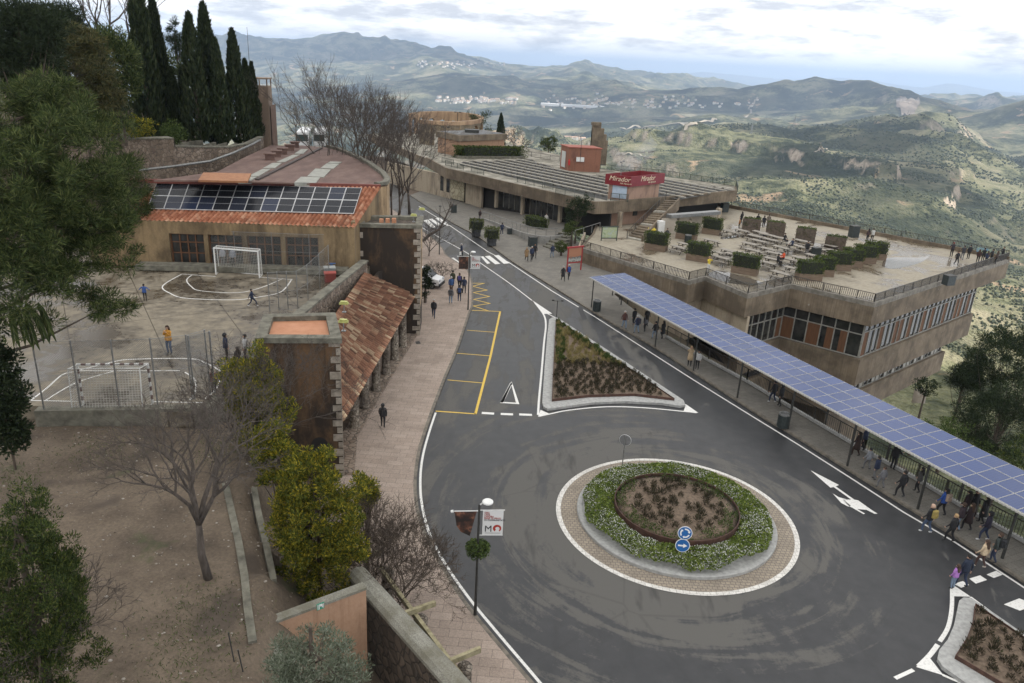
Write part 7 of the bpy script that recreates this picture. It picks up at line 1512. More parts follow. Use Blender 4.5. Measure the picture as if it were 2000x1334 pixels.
scatter_plants('straw', L_STRAW, [Vector((p.x, p.y, .26)) for p in pts], 'straw coloured grass tuft in the far half of the triangular bed', 'straw grass tufts in the triangular bed', .24, .34, L=.34, W=.02, up=1.0, n=110)
pts = spread(70, lambda p: inside(p, bi) and p.y >= ys - .8 and (p.x < P(1095, 706, .27).x - .0 or not inside(p, inset(bi, .55))), bbox(bi), .35)
scatter_plants('green', L_GRN, [Vector((p.x, p.y, .26)) for p in pts], 'green tuft along the edge of the triangular bed', 'green tufts in the triangular bed', .22, .34, L=.26, W=.035, up=1.0)
bi2 = inset([tuple(p) for p in BED[1]], .2); pts = spread(60, lambda p: inside(p, bi2), bbox(bi2), .45)
scatter_plants('dark', L_LAV, [Vector((p.x, p.y, .26)) for p in pts], 'dark dry shrublet in the bed at the lower right corner', 'dark shrublets in the lower right bed', .3, .4)
# stones and litter on the dirt garden
g = np.random.default_rng(21); n = 1500; x_ = g.uniform(-22, -7, n); y_ = g.uniform(14, 31, n); z_ = np.array([garden_z(a, b_) for a, b_ in zip(x_, y_)])
s_ = .02 + .05 * g.random(n) ** 4; Vb_, Fb_ = blobs(np.stack([x_, y_, z_ + .01], -1), np.stack([s_, s_ * .8, s_ * .5], -1), 9); o_ = raw_mesh('ground_pebbles', Vb_, Fb_, leafmat('pebbles', [(0.10, 0.08, 0.06), (0.22, 0.19, 0.155), (0.36, 0.33, 0.29)], trans=0)); tag(o_, 'pebbles and crumbs strewn over the dirt garden', 'pebbles', kind='stuff')
n = 3000; cx_ = np.array([(-12.6, 29.5), (-17.5, 29), (-9.3, 19.4), (-20, 26), (-8.9, 17.2)])[g.integers(0, 5, n)] + g.normal(0, .9, (n, 2)); z_ = np.array([garden_z(a, b_) for a, b_ in cx_]); V, F_ = leaves(np.column_stack([cx_, z_ + .05]), rdir(n, g, 1.0), .14, .02, g); o_ = raw_mesh('garden_grass', V, F_, L_GRN); tag(o_, 'thin patches of grass on the dirt garden', 'grass', kind='stuff')
# ================================================================== street furniture, vehicles
def banner_lamp(u, v, label, facing, basket=True, art=True):
    p = P(u, v, .125); e_ = thing('street_lamp', p, label, 'street lamp', 'street lamps with banners'); f = Vector((math.cos(facing), math.sin(facing), 0)); n = Vector((f.y, -f.x, 0))
    b = MB(); b.tube([p, p + up * .9, p + up * 5.35], [.075, .055, .045], 10); b.build('pole', m_dkmetal, e_)
    b = MB(); b.tube([p + up * 5.3, p + up * 5.42 + f * .12, p + up * 5.45 + f * .3], .03, 6); b.lathe(p + up * 5.4 + f * .32, [(.0, .0), (.16, .0), (.22, .04), (.22, .09), (.17, .13), (0.01, .14)], 18); b.build('lamp_head', m_whitep, e_)
    bn = thing('banner', p + f * .1 + up * 3.85, 'white banner with red and black lettering hung on the ' + ('nearer' if basket else 'farther') + ' street lamp', 'banner', 'banners on the street lamps')
    b = MB(); c_ = p + f * .56 + up * 4.5; a_ = math.atan2(f.y, f.x); b.box(c_, (.82, .015, 1.12), a_); b.build('cloth', M('banner_white', (0.62, 0.62, 0.61)), bn); b = MB(); b.tube([p + up * 5.08, p + f * 1.02 + up * 5.1], .018, 6); b.tube([p + up * 3.92, p + f * .98 + up * 3.93], .014, 6); b.build('arm', m_whitep, bn)
    mr, mk_ = M('ink_red', (0.33, 0.03, 0.02)), M('ink_black', (0.02, 0.02, 0.02)); o_ = p + f * .21 + n * .012
    for k, (s_, m_) in enumerate((('ORA', mr), ('LEGE', mr), ('LABORA', mr), ('REGE TE IPSUM', mr), ('IN COMMUNITATE', mk_))): text_obj(s_, .098, o_ + up * (4.94 - .085 * k), f, up, m_, bn)
    text_obj('M', .40, o_ + up * 4.10 + f * .02, f, up, mk_, bn)
    b = MB(); cc_ = o_ + f * .53 + up * 4.25
    for k in range(20):
        a0_ = math.radians(-55 + 290 * k / 19); a1_ = math.radians(-55 + 290 * (k + 1) / 19) if k < 19 else None
        if a1_ is None: break
        def ring_(a_, r): return cc_ + f * (r * math.cos(a_)) + up * (r * math.sin(a_))
        w0 = .10 if k > 8 else .055 + .005 * k; b.add([ring_(a0_, .17), ring_(a1_, .17), ring_(a1_, .17 - w0), ring_(a0_, .17 - w0)], [(3, 2, 1, 0)])
    b.build('emblem', mr, bn); b = MB(); b.box(o_ + f * .36 + up * 4.03, (.62, .006, .012), a_); b.build('rule', mk_, bn)
    b2 = thing('banner', p - f * .1 + up * 4.2, 'dark photo banner with a slanted lower edge on the ' + ('nearer' if basket else 'farther') + ' street lamp', 'banner', 'banners on the street lamps')
    b = MB(); pr_ = [(-.1, 5.02), (-.98, 4.98), (-.88, 4.35), (-.70, 4.06), (-.34, 3.88)] if basket else [(-.1, 5.02), (-.95, 5.02), (-.95, 3.86), (-.1, 3.86)]; vs = [p + f * s_ + up * z for s_, z in pr_]; nn_ = len(vs)
    b.add([q_ + n * .006 for q_ in vs] + [q_ - n * .006 for q_ in vs], [tuple(range(nn_)), tuple(range(2 * nn_ - 1, nn_ - 1, -1))] + [(k, nn_ + k, nn_ + (k + 1) % nn_, (k + 1) % nn_) for k in range(nn_)])
    t = NT('banner_photo'); v_ = t.noise(t.pos(), 2.4, 4, .6); t.col(t.ramp(v_, [(.4, (0.02, 0.014, 0.012)), (.52, (0.07, 0.03, 0.02)), (.6, (0.22, 0.10, 0.06)), (.66, (0.03, 0.02, 0.018))])); b.build('cloth', t.m, b2)
    b = MB(); b.tube([p + up * 5.05, p - f * 1.0 + up * 5.02], .018, 6); b.tube([p - f * 1.02 + up * 5.02, p - f * 1.12 + up * 5.0], [.06, .05], 8); b.build('arm', m_whitep, b2)
    if basket:
        q_ = p + up * 3.35; hb = thing('hanging_basket', q_, 'round green planted basket on the nearer street lamp, below its banner', 'flower basket'); g = np.random.default_rng(8); n_ = 1500; d = rdir(n_, g, .1); C = np.array(q_) + d * np.array([.52, .52, .30]) * (g.uniform(.35, 1, n_) ** .5)[:, None]; C[:, 2] -= .25 * (g.random(n_) ** 3)
        V, F_ = leaves(C, rdir(n_, g), .11, .06, g); raw_mesh('foliage', V, F_, L_GRN, hb); b = MB(); b.lathe(q_ - up * .22, [(.05, 0), (.25, .08), (.34, .22), (.3, .22), (.06, .2)], 14); b.build('basket', m_dkmetal, hb)
    return e_
banner_lamp(928, 1200, 'slim dark street lamp with banners and a planted basket by the roundabout kerb', rad(4), True)
banner_lamp(914, 605, 'slim dark street lamp with two banners at the zigzag marking, farther from the roundabout', rad(4), False)
def plain_post(u, v, h, lab, lampy=False):
    p = P(u, v, .12); e_ = thing('street_lamp', p, lab, 'street lamp'); b = MB(); b.tube([p, p + up * h], [.06, .04], 8); b.build('pole', m_dkmetal, e_); b = MB(); b.lathe(p + up * h, [(.02, 0), (.18, .04), (.14, .14), (.01, .16)], 12); b.build('lamp_head', m_dkmetal, e_)
plain_post(858, 497, 5.6, 'plain dark lamp post between the two zebra crossings')
p = P(1087, 618, .2); p = Vector((p.x, p.y, .17)); e_ = thing('double_lamp', p, 'short dark post with two small spotlights at the tip of the triangular island', 'lamp'); b = MB(); b.tube([p, p + up * 1.55], .035, 8); b.tube([p + up * 1.5 - Vector((.42, 0, 0)), p + up * 1.5 + Vector((.42, 0, 0))], .022, 6); b.build('pole', m_dkmetal, e_)
for s_ in (-.42, .42): b = MB(); b.box(p + up * 1.56 + Vector((s_, 0, 0)), (.22, .16, .12)); b.build('spotlight', m_dkmetal, e_)
for u, v, d, h_, lab in ((869, 310, 140, 5.5, 'thin lamp post with twin heads beside the flat hut on the deck'), (893, 262, 168, 4.5, 'thin lamp post at the right end of the ring of arches')):
    p = PR(u, v, d); e_ = thing('street_lamp', p, lab, 'street lamp'); b = MB(); b.tube([p, p + up * h_], .07, 6); b.build('pole', m_dkmetal, e_)
    for s_ in (-.5, .5): b = MB(); b.box(p + up * h_ + Vector((s_, 0, 0)), (.5, .2, .18)); b.build('lamp_head', m_dkmetal, e_)
# blue round signs on the roundabout
m_sblue, m_swhite = M('sign_blue', (0.01, 0.10, 0.32), (0.012, 0.12, 0.36), 6, .45), M('sign_white', (0.72, 0.72, 0.72))
def disc(b, c, n, r, th, k=28, mi=0):
    n = Vector(n).normalized(); x = n.cross(up).normalized(); y = x.cross(n); A = [c + (x * math.cos(2 * math.pi * i / k) + y * math.sin(2 * math.pi * i / k)) * r for i in range(k)]
    b.add([p_ + n * th / 2 for p_ in A] + [p_ - n * th / 2 for p_ in A], [tuple(range(k))[::-1], tuple(range(k, 2 * k))] + [(i, (i + 1) % k, k + (i + 1) % k, k + i) for i in range(k)], mi)
p = Vector((8.42, 30.05, .17)); e_ = thing('roundabout_sign', p, 'two round blue signs with white arrows on a post, near side of the roundabout', 'road sign'); n_ = Vector((-.08, -1, .12)).normalized(); x_ = Vector((0, 0, 1)).cross(n_).normalized(); y_ = n_.cross(x_)
b = MB(); b.tube([p, p + up * 1.95], .03, 8); b.build('post', m_steel, e_)
for k, z in enumerate((1.78, 1.10)):
    c = p + up * z + n_ * .045 + (x_ * -.03 if k else x_ * 0); b = MB(); disc(b, c, n_, .335, .02); b.build('disc_rim', m_swhite, e_); b = MB(); disc(b, c + n_ * .012, n_, .305, .01); b.build('disc_face', m_sblue, e_); b = MB(); c2 = c + n_ * .021
    if k == 0:
        for q_ in range(3):
            base_ = math.radians(100 - 120 * q_)
            for j in range(8): a0_, a1_ = base_ - math.radians(9.5 * j), base_ - math.radians(9.5 * (j + 1)); w0 = .035; b.add([c2 + (x_ * math.cos(a) + y_ * math.sin(a)) * r for a, r in ((a0_, .2 + w0), (a1_, .2 + w0), (a1_, .2 - w0), (a0_, .2 - w0))], [(3, 2, 1, 0)])
            a1_ = base_ - math.radians(76); a2_ = base_ - math.radians(100); b.add([c2 + (x_ * math.cos(a) + y_ * math.sin(a)) * r for a, r in ((a1_, .275), (a2_, .2), (a1_, .125))], [(2, 1, 0)])
    else: b.add([c2 + x_ * s_ + y_ * t_ for s_, t_ in ((-.21, .038), (.03, .038), (.03, .11), (.22, 0), (.03, -.11), (.03, -.038), (-.21, -.038))], [(0, 6, 5, 4, 3, 2, 1)])
    b.build('arrow', m_swhite, e_)
p = P(1215, 913, .17); e_ = thing('round_sign', p, 'round sign seen from its grey back, at the far side of the roundabout', 'road sign'); b = MB(); b.tube([p, p + up * 2.05], .03, 8); b.build('post', m_steel, e_); n_ = Vector((.35, 1, 0)).normalized(); b = MB(); disc(b, p + up * 1.75 + n_ * .04, n_, .33, .02); b.build('disc_face', M('sign_grey', (0.14, 0.14, 0.145), (0.2, 0.2, 0.2), 6, .5), e_); b = MB(); disc(b, p + up * 1.75 + n_ * .055, n_, .345, .012); b.build('disc_rim', m_swhite, e_)
# red framed picture board, map board
q0_, q1_ = P(1107, 530, .13), P(1134, 527, .13); e_ = thing('picture_board', q0_, 'red framed board with a landscape picture beside the terrace wall', 'board'); d_ = (q1_ - q0_).normalized(); a_ = math.atan2(d_.y, d_.x); L = (q1_ - q0_).length; m_rf = M('frame_red', (0.26, 0.02, 0.022), (0.32, 0.03, 0.03), 4, .5)
for q_ in (q0_, q1_): b = MB(); b.beam(q_, q_ + up * 2.75, .15, .15); b.build('post', m_rf, e_)
b = MB(); b.box(q0_.lerp(q1_, .5) + up * 2.7, (L + .35, .2, .16), a_); b.box(q0_.lerp(q1_, .5) + up * .95, (L - .15, .14, .12), a_); b.build('frame', m_rf, e_)
t = NT('picture_print'); gz = t.n('ShaderNodeSeparateXYZ'); t.l(t.pos(), gz.inputs[0]); nz = t.noise(t.pos((1, 1, 1.4)), 2.6, 6, .7); v_ = t.math('ADD', t.math('MULTIPLY', gz.outputs['Z'], .42), t.math('MULTIPLY', nz, .55)); t.col(t.ramp(v_, [(.60, (0.10, 0.12, 0.05)), (.72, (0.03, 0.03, 0.03)), (.84, (0.42, 0.42, 0.38)), (.98, (0.06, 0.07, 0.08)), (1.15 if False else 1.0, (0.36, 0.17, 0.10))])); t.rough(.4)
b = MB(); b.box(q0_.lerp(q1_, .5) + up * 1.8, (L - .15, .06, 1.55), a_); b.build('picture', t.m, e_)
q0_, q1_ = P(1174, 470, TF), P(1204, 470, TF); e_ = thing('map_board', q0_, 'green and pale illuminated-looking map board at the corner of the terrace', 'board'); d_ = (q1_ - q0_).normalized(); a_ = math.atan2(d_.y, d_.x); L = (q1_ - q0_).length
e_['label'] = 'pale green map board standing at the terrace corner beside the outside stair'
for q_ in (q0_, q1_): b = MB(); b.beam(q_, q_ + up * 1.75, .12, .12); b.build('post', m_railg, e_)
b = MB(); b.box(q0_.lerp(q1_, .5) + up * 1.72, (L + .2, .14, .12), a_); b.box(q0_.lerp(q1_, .5) + up * .32, (L, .14, .12), a_); b.build('frame', m_railg, e_)
t = NT('map_print'); nz = t.noise(t.pos(), 1.8, 5, .6); t.col(t.ramp(nz, [(.38, (0.36, 0.42, 0.40)), (.5, (0.34, 0.40, 0.22)), (.58, (0.42, 0.46, 0.34)), (.66, (0.24, 0.32, 0.18))])); t.rough(.4); b = MB(); b.box(q0_.lerp(q1_, .5) + up * 1.02, (L - .1, .06, 1.28), a_); b.build('map', t.m, e_)
# litter bins
def bin_(p, r, h, lab, ribs=True, sq=False, mat=None):
    e_ = thing('litter_bin', p, lab, 'bin'); b = MB(); mt_ = mat or M('bin_dark', (0.022, 0.03, 0.03), (0.04, 0.05, 0.05), 6, .5)
    if sq: b.box(Vector(p) + up * (h / 2), (r * 2, r * 1.6, h), .3); b.build('body', mt_, e_); b = MB(); b.box(Vector(p) + up * (h + .03), (r * 2.15, r * 1.75, .07), .3); b.build('lid', m_dkmetal, e_); return
    b.lathe(p, [(r * .95, 0), (r, .05), (r, h - .1)], 20)
    if ribs:
        for k in range(20): a = 2 * math.pi * k / 20; b.box(Vector(p) + Vector((r * 1.01 * math.cos(a), r * 1.01 * math.sin(a), h * .48)), (.035, .06, h * .84), a)
    b.build('body', mt_, e_); b = MB(); b.lathe(Vector(p) + up * (h - .12), [(r * .98, 0), (r * 1.03, .02), (r * 1.03, .12), (r * .8, .12), (r * .78, .04), (.01, .03)], 20); b.build('rim', m_steel, e_)
bin_(P(1165, 607, .13), .36, 1.05, 'dark ribbed litter bin at the upper end of the bus shelter'); bin_(P(1528, 834, .13), .36, 1.0, 'dark ribbed litter bin beside a shelter post halfway along')
bin_(P(886, 415, .12), .4, 1.1, 'dark bin by the road near the far zebra crossing', sq=True); bin_(P(1040, 481, .12), .5, 1.15, 'dark square bin against the curved ramp wall', sq=True); bin_(P(995, 457, .12), .3, .7, 'low dark bin at the foot of the ramp', sq=True)
bin_(P(1343, 473, TF), .4, .95, 'dark bin between two planters near the picnic tables'); bin_(P(1592, 502, TF), .45, 1.1, 'grey bin beside the far wooden-backed planter', sq=True); bin_(P(1414, 414, TF), .5, 1.3, 'dark bin at the far left corner of the terrace', sq=True); bin_(P(1666, 463, TF), .55, 1.5, 'tall dark bin at the valley side railing of the terrace', sq=True); bin_(P(1851, 556, TF + .1), .5, 1.0, 'dark bin by the right edge railing of the terrace', sq=True)
fr_ = P(1288, 460, TF); e_ = thing('fridge', fr_, 'white two-door fridge standing beside the outside stair', 'fridge'); b = MB(); b.box(fr_ + up * .95, (.8, .7, 1.9), .4); b.build('body', m_whitep, e_)
for z, h_ in ((.6, 1.1), (1.52, .66)): b = MB(); b.box(fr_ + up * z + Vector((-.02, -.36, 0)), (.74, .05, h_), .4); b.build('door', m_whitep, e_)
yb = P(1272, 463, TF); e_ = thing('recycling_bin', yb, 'grey wheeled bin with a yellow lid by the outside stair', 'bin'); b = MB(); b.prism([(yb.x - .35, yb.y - .3), (yb.x + .35, yb.y - .3), (yb.x + .35, yb.y + .35), (yb.x - .35, yb.y + .35)], TF, TF + .95); b.build('body', m_dkmetal, e_); b = MB(); b.box(yb + up * 1.0, (.85, .8, .12), .2, tilt=Matrix.Rotation(.15, 3, 'X')); b.build('lid', M('lid_yellow', (0.55, 0.42, 0.04)), e_)
# picnic tables: one built, the rest copied
m_plank = M('grey_planks', (0.20, 0.18, 0.15), (0.34, 0.31, 0.27), 3, .85, stretch=(.3, 5, 5), obj=True); m_leg = M('table_leg', (0.07, 0.06, 0.05), (0.12, 0.10, 0.085), 4, .85)
def table():
    e_ = thing('picnic_table', (0, 0, 0), '', 'picnic table', 'picnic tables on the terrace'); b = MB()
    for k in range(4): b.box((0, -.30 + .2 * k, .74), (2.05, .185, .05))
    b.build('table_top', m_plank, e_)
    for s_ in (-1, 1):
        b = MB()
        for k in range(2): b.box((0, s_ * (.66 + .15 * k), .44), (2.05, .135, .05))
        b.build('bench', m_plank, e_)
        b = MB(); x = s_ * .72; b.beam((x, -.62, 0), (x, -.22, .72), .09, .05); b.beam((x, .62, 0), (x, .22, .72), .09, .05); b.beam((x, -.88, .38), (x, .88, .38), .05, .09); b.beam((x, -.36, .68), (x, .36, .68), .05, .07); b.build('leg_frame', m_leg, e_)
    return e_
TT = [(1155, 435), (1065, 455), (905, 490), (955, 465), (1190, 525), (1235, 570), (1300, 365), (1395, 358), (1500, 402), (1590, 390), (1690, 415), (1620, 430), (1530, 440), (1455, 462), (1480, 512), (1600, 503), (1700, 490), (1290, 515), (1420, 540), (1650, 535), (1330, 545), (1590, 608), (1745, 578), (1700, 690), (1640, 582), (1850, 572), (1800, 470), (1880, 492), (1990, 500), (1960, 555), (1870, 440), (2075, 475), (2130, 520), (1540, 372), (1800, 655)]
proto = table(); wall_dir = (Vector((*TPOLY[1], 0)) - Vector((*TPOLY[0], 0))); tr_ = math.atan2(wall_dir.y, wall_dir.x)
TNAMES = ['by the left shutters, second table from the left planter', 'beside the bin among the planters', 'nearest the leftmost planter', 'behind the leftmost table group', 'right of the planter with the person in yellow', 'closest to the zigzag railing left of the red jacket', 'farthest left in the back row under the planters', 'second in the back row, by the orange-clad person', 'third in the back row', 'fourth in the back row', 'in front of the grey bin planter', 'in the middle of the field of tables', 'left of the middle of the field of tables', 'at the left end of the middle rows', 'in the front part of the middle rows', 'right of the front middle rows', 'just left of the sitting pair at the back', 'at the left end of the front middle row', 'in the front middle row, second from left', 'behind the red jacket', 'at the left edge, behind the front planter', 'left of the red jacket table', 'with the red jacket sitter', 'nearest the dense planter row, in front of it', 'between the red jacket and the middle rows', 'right of the red jacket', 'with the sitting pair at the back', 'just before the person in black and white', 'near the second wooden-backed planter', 'near the dense planter row, on its far side', 'between the wooden-backed planters', 'against the third wooden-backed planter', 'against the last wooden-backed planter', 'in the back row behind the third one', 'half hidden by the front left planter of the dense row']
for k, (a_, c_) in enumerate(TT):
    o = proto if k == 0 else copy_tree(proto); o.location = P(1100 + a_ / 4, 360 + c_ / 4, TF + .74) - Vector((0, 0, .74)); o.rotation_euler = (0, 0, tr_ + random.uniform(-.06, .06)); o['label'] = 'grey wooden picnic table ' + TNAMES[k]
# banner on the terrace corner railing
a_, c_ = P(1908, 487, TZ + .9), P(1935, 491, TZ + .9); b = MB(); b.beam(a_, c_, .05, .55); tag(b.build('info_panel', M('panel_blue', (0.10, 0.25, 0.45), (0.35, 0.38, 0.12), 1.2, .4), loc=a_), 'tilted blue and yellow panorama panel at the far right corner of the terrace', 'panel')
# vehicles
m_car = M('car_white', (0.62, 0.63, 0.63), (0.70, 0.70, 0.70), 2, .25); m_tyre = M('tyre', (0.02, 0.02, 0.02), None, rough=.8); m_plast = M('black_plastic', (0.03, 0.03, 0.032), None, rough=.6)
def van(p, rz, label):
    e_ = thing('parked_van', (0, 0, 0), label, 'van'); prof = [(-2.0, .35), (-2.05, .8), (-2.02, 1.2), (-1.9, 1.78), (-1.6, 1.86), (.35, 1.84), (.6, 1.74), (1.25, 1.12), (1.9, .98), (2.06, .75), (2.08, .36)]
    b = MB(); n = len(prof); W = .84
    def yy(x, z): return W * (1 - .16 * max(0, (z - 1.0) / .86)) * (1 - .08 * max(0, (abs(x) - 1.5)))
    vs = [(x, yy(x, z), z) for x, z in prof] + [(x, -yy(x, z), z) for x, z in prof]; b.add(vs, [tuple(range(n))[::-1], tuple(range(n, 2 * n))] + [(k, (k + 1) % n, n + (k + 1) % n, n + k) for k in range(n)]); o = b.build('body', m_car, e_); md = o.modifiers.new('bevel', 'BEVEL'); md.width = .07; md.segments = 3
    for s_ in (-1, 1):
        b = MB(); q_ = [(.30, 1.70), (1.05, 1.16), (-.45, 1.16), (-.45, 1.70)]; b.add([(x, s_ * (yy(x, z) + .012), z) for x, z in q_], [(0, 1, 2, 3) if s_ < 0 else (3, 2, 1, 0)]); b.build('side_window', m_glass, e_)
        b = MB(); b.box((.15, s_ * .845, .62), (3.2, .03, .14)); b.build('side_trim', m_plast, e_)
        b = MB(); b.box((2.03, s_ * .58, .86), (.10, .34, .2)); b.build('headlight', M('headlight', (0.45, 0.47, 0.5), None, rough=.1), e_); b = MB(); b.box((.95, s_ * .98, 1.2), (.16, .2, .14)); b.build('mirror', m_plast, e_)
        for x in (-1.3, 1.3):
            w = MB(); w.tube([(x, s_ * .68, .31), (x, s_ * .86, .31)], .31, 20); wo = w.build('wheel', m_tyre, e_); w = MB(); w.tube([(x, s_ * .86, .31), (x, s_ * .875, .31)], .19, 16); w.build('rim', m_steel, wo)
    b = MB(); b.add([(.645, .66, 1.72), (.645, -.66, 1.72), (1.26, -.76, 1.15), (1.26, .76, 1.15)], [(0, 1, 2, 3)]); b.v = [(x + .02, y, z + .02) for x, y, z in b.v]; b.build('windscreen', m_glass, e_)
    b = MB(); b.box((2.06, 0, .45), (.14, 1.62, .28)); b.build('bumper', m_plast, e_); e_.location = p; e_.rotation_euler = (0, 0, rz)
vp = P(868, 563, .125); van(vp + Vector((-2.3, .55, 0)), rad(-12), 'white small van parked beside the brown tower, its nose showing')
def coach(p, rz, label):
    e_ = thing('parked_coach', (0, 0, 0), label, 'coach', 'parked coaches'); b = MB(); b.box((0, 0, 1.85), (2.5, 11, 3.0)); o = b.build('body', m_car, e_); md = o.modifiers.new('bevel', 'BEVEL'); md.width = .28; md.segments = 4
    b = MB(); b.box((0, -5.49, 2.1), (2.2, .08, 1.3)); b.build('windscreen', M('coach_glass', (0.05, 0.07, 0.07), None, rough=.1), e_)
    for s_ in (-1, 1): b = MB(); b.box((s_ * 1.24, 0, 2.3), (.06, 9.6, .95)); b.build('side_window', m_glass, e_)
    for s_ in (-1, 1): b = MB(); b.box((s_ * .9, -5.5, .85), (.35, .06, .22)); b.build('headlight', m_alu, e_)
    for s_ in (-1, 1):
        for y in (-3.6, 3.2): b = MB(); b.tube([(s_ * .95, y, .5), (s_ * 1.26, y, .5)], .5, 16); b.build('wheel', m_tyre, e_)
    e_.location = p; e_.rotation_euler = (0, 0, rz)
q_ = PR(580, 268, 168); coach(Vector((q_.x, q_.y + 5.5, q_.z - 2.2)), .2, 'white parked coach beyond the shed roof, the left one'); q_ = PR(613, 268, 170); coach(Vector((q_.x, q_.y + 5.5, q_.z - 2.2)), .2, 'white parked coach beyond the shed roof, half hidden by the leafless grove')
# pylons on the far hill, steam above the kiosk
for u, v0, v1, lab in ((1549, 233, 256, 'thin lattice pylon on the crest of the sunlit hill'), (1467, 246, 262, 'smaller lattice pylon left of the crest of the sunlit hill')):
    p = hit(u, v1, 0, 800)
    if p:
        d = p.length; h_ = (v1 - v0) * d / FPX; b = MB()
        for sx_, sy_ in ((-1, -1), (1, -1), (1, 1), (-1, 1)): b.tube([p + Vector((sx_ * h_ * .11, sy_ * h_ * .11, -4)), p + up * h_ + Vector((sx_ * .3, sy_ * .3, 0))], .35, 4)
        for k in range(7): z0, z1 = h_ * k / 7, h_ * (k + 1) / 7; w0, w1 = h_ * .11 * (1 - k / 7), h_ * .11 * (1 - (k + 1) / 7); b.tube([p + Vector((-w0, -w0, z0)), p + Vector((w1, -w1, z1))], .2, 3); b.tube([p + Vector((w0, w0, z0)), p + Vector((-w1, w1, z1))], .2, 3)
        for z in (.68, .82, .95): b.tube([p + Vector((-h_ * .16, 0, h_ * z)), p + Vector((h_ * .16, 0, h_ * z))], .3, 4)
        tag(b.build('pylon', m_steel, loc=p), lab, 'pylon')
m = bpy.data.materials.new('steam_air'); m.use_nodes = True; nt = m.node_tree; nt.nodes.clear(); o_ = nt.nodes.new('ShaderNodeOutputMaterial'); v_ = nt.nodes.new('ShaderNodeVolumePrincipled'); v_.inputs['Color'].default_value = (.95, .95, .95, 1); v_.inputs['Density'].default_value = .16; nt.links.new(v_.outputs[0], o_.inputs['Volume'])
sc_ = [PR(1222, 326, 107), PR(1240, 312, 108), PR(1256, 300, 110), PR(1268, 288, 112)]; Vb_, Fb_ = blobs(np.array([list(q_) for q_ in sc_]), np.array([[1.5, 1.2, 1.0], [1.9, 1.2, 1.1], [1.8, 1.2, 1.3], [1.6, 1.2, 1.4]]), 6); stm = raw_mesh('steam', Vb_, Fb_, m, loc=sc_[0], smooth=True); tag(stm, 'faint white steam drifting up from the kiosk roof', 'steam', kind='stuff')
# ================================================================== people
SK = [('pel', 0, 0, .95, .150, .105), ('spi', 0, 0, 1.12, .138, .10), ('che', 0, .005, 1.31, .165, .115), ('nec', 0, .0, 1.455, .062, .06), ('hea', 0, .012, 1.545, .072, .082), ('cro', 0, .006, 1.635, .080, .094)]
def pose(kind):
    J = {n: Vector((x, y, z)) for n, x, y, z, _, _ in SK}; R = {n: (a, b_) for n, _, _, _, a, b_ in SK}; E = [('pel', 'spi'), ('spi', 'che'), ('che', 'nec'), ('nec', 'hea'), ('hea', 'cro')]
    st = {'stand': (0, 0, 0, 0, .06, .02), 'walk': (.20, -.18, .06, -.10, .15, -.14), 'walk2': (-.15, .17, -.08, .06, -.12, .14), 'run': (.42, -.38, .10, -.30, .3, -.3)}.get(kind, (0, 0, 0, 0, .06, .04))
    fl, fr, kl, kr, al, ar_ = st
    for s, sd_, f, k, a in ((-1, 'l', fl, kl, al), (1, 'r', fr, kr, ar_)):
        hip = Vector((s * .095, 0, .90)); kne = Vector((s * .10, f * .5 + .05 + (abs(f) * .18), .49)); ank = Vector((s * .10, f - .02, .085 + (.10 if f < -.1 else 0))); toe = ank + Vector((s * .015, .15, -.045 - (.03 if f < -.1 else 0)))
        if kind == 'sit': hip = Vector((s * .10, .02, .90)); kne = Vector((s * .13, .42, .90)); ank = Vector((s * .13, .40, .49)); toe = ank + Vector((s * .01, .16, -.05))
        sh = Vector((s * .185, 0, 1.395)); elb = Vector((s * .245, a * .45 - .03, 1.13)); wri = Vector((s * .235, a + .06, .90))
        if kind == 'face': elb = Vector((s * .20, .10, 1.16)); wri = Vector((s * .07, .20, 1.36))
        if kind == 'photo': elb = Vector((s * .24, .16, 1.28)); wri = Vector((s * .09, .24, 1.50))
        if kind == 'open': elb = Vector((s * .36, .0, 1.22)); wri = Vector((s * .50, .06, 1.10))
        if kind == 'lean': elb = Vector((s * .22, .20, 1.14)); wri = Vector((s * .14, .40, 1.10))
        if kind == 'sit': elb = Vector((s * .22, .10, 1.12)); wri = Vector((s * .12, .34, 1.02))
        han = wri + (wri - elb).normalized() * .075
        for n, p_, r in ((f'hip{sd_}', hip, (.098, .105)), (f'kne{sd_}', kne, (.062, .066)), (f'ank{sd_}', ank, (.042, .046)), (f'toe{sd_}', toe, (.042, .03)), (f'sho{sd_}', sh, (.066, .066)), (f'elb{sd_}', elb, (.048, .048)), (f'wri{sd_}', wri, (.030, .030)), (f'han{sd_}', han, (.036, .022))): J[n] = p_; R[n] = r
        E += [('pel', f'hip{sd_}'), (f'hip{sd_}', f'kne{sd_}'), (f'kne{sd_}', f'ank{sd_}'), (f'ank{sd_}', f'toe{sd_}'), ('che', f'sho{sd_}'), (f'sho{sd_}', f'elb{sd_}'), (f'elb{sd_}', f'wri{sd_}'), (f'wri{sd_}', f'han{sd_}')]
    return J, R, E
PMATS = ['slot_skin', 'slot_top', 'slot_bottom', 'slot_shoe', 'slot_dark']
for n in PMATS: M(n, (.3, .3, .3))
_body = {}
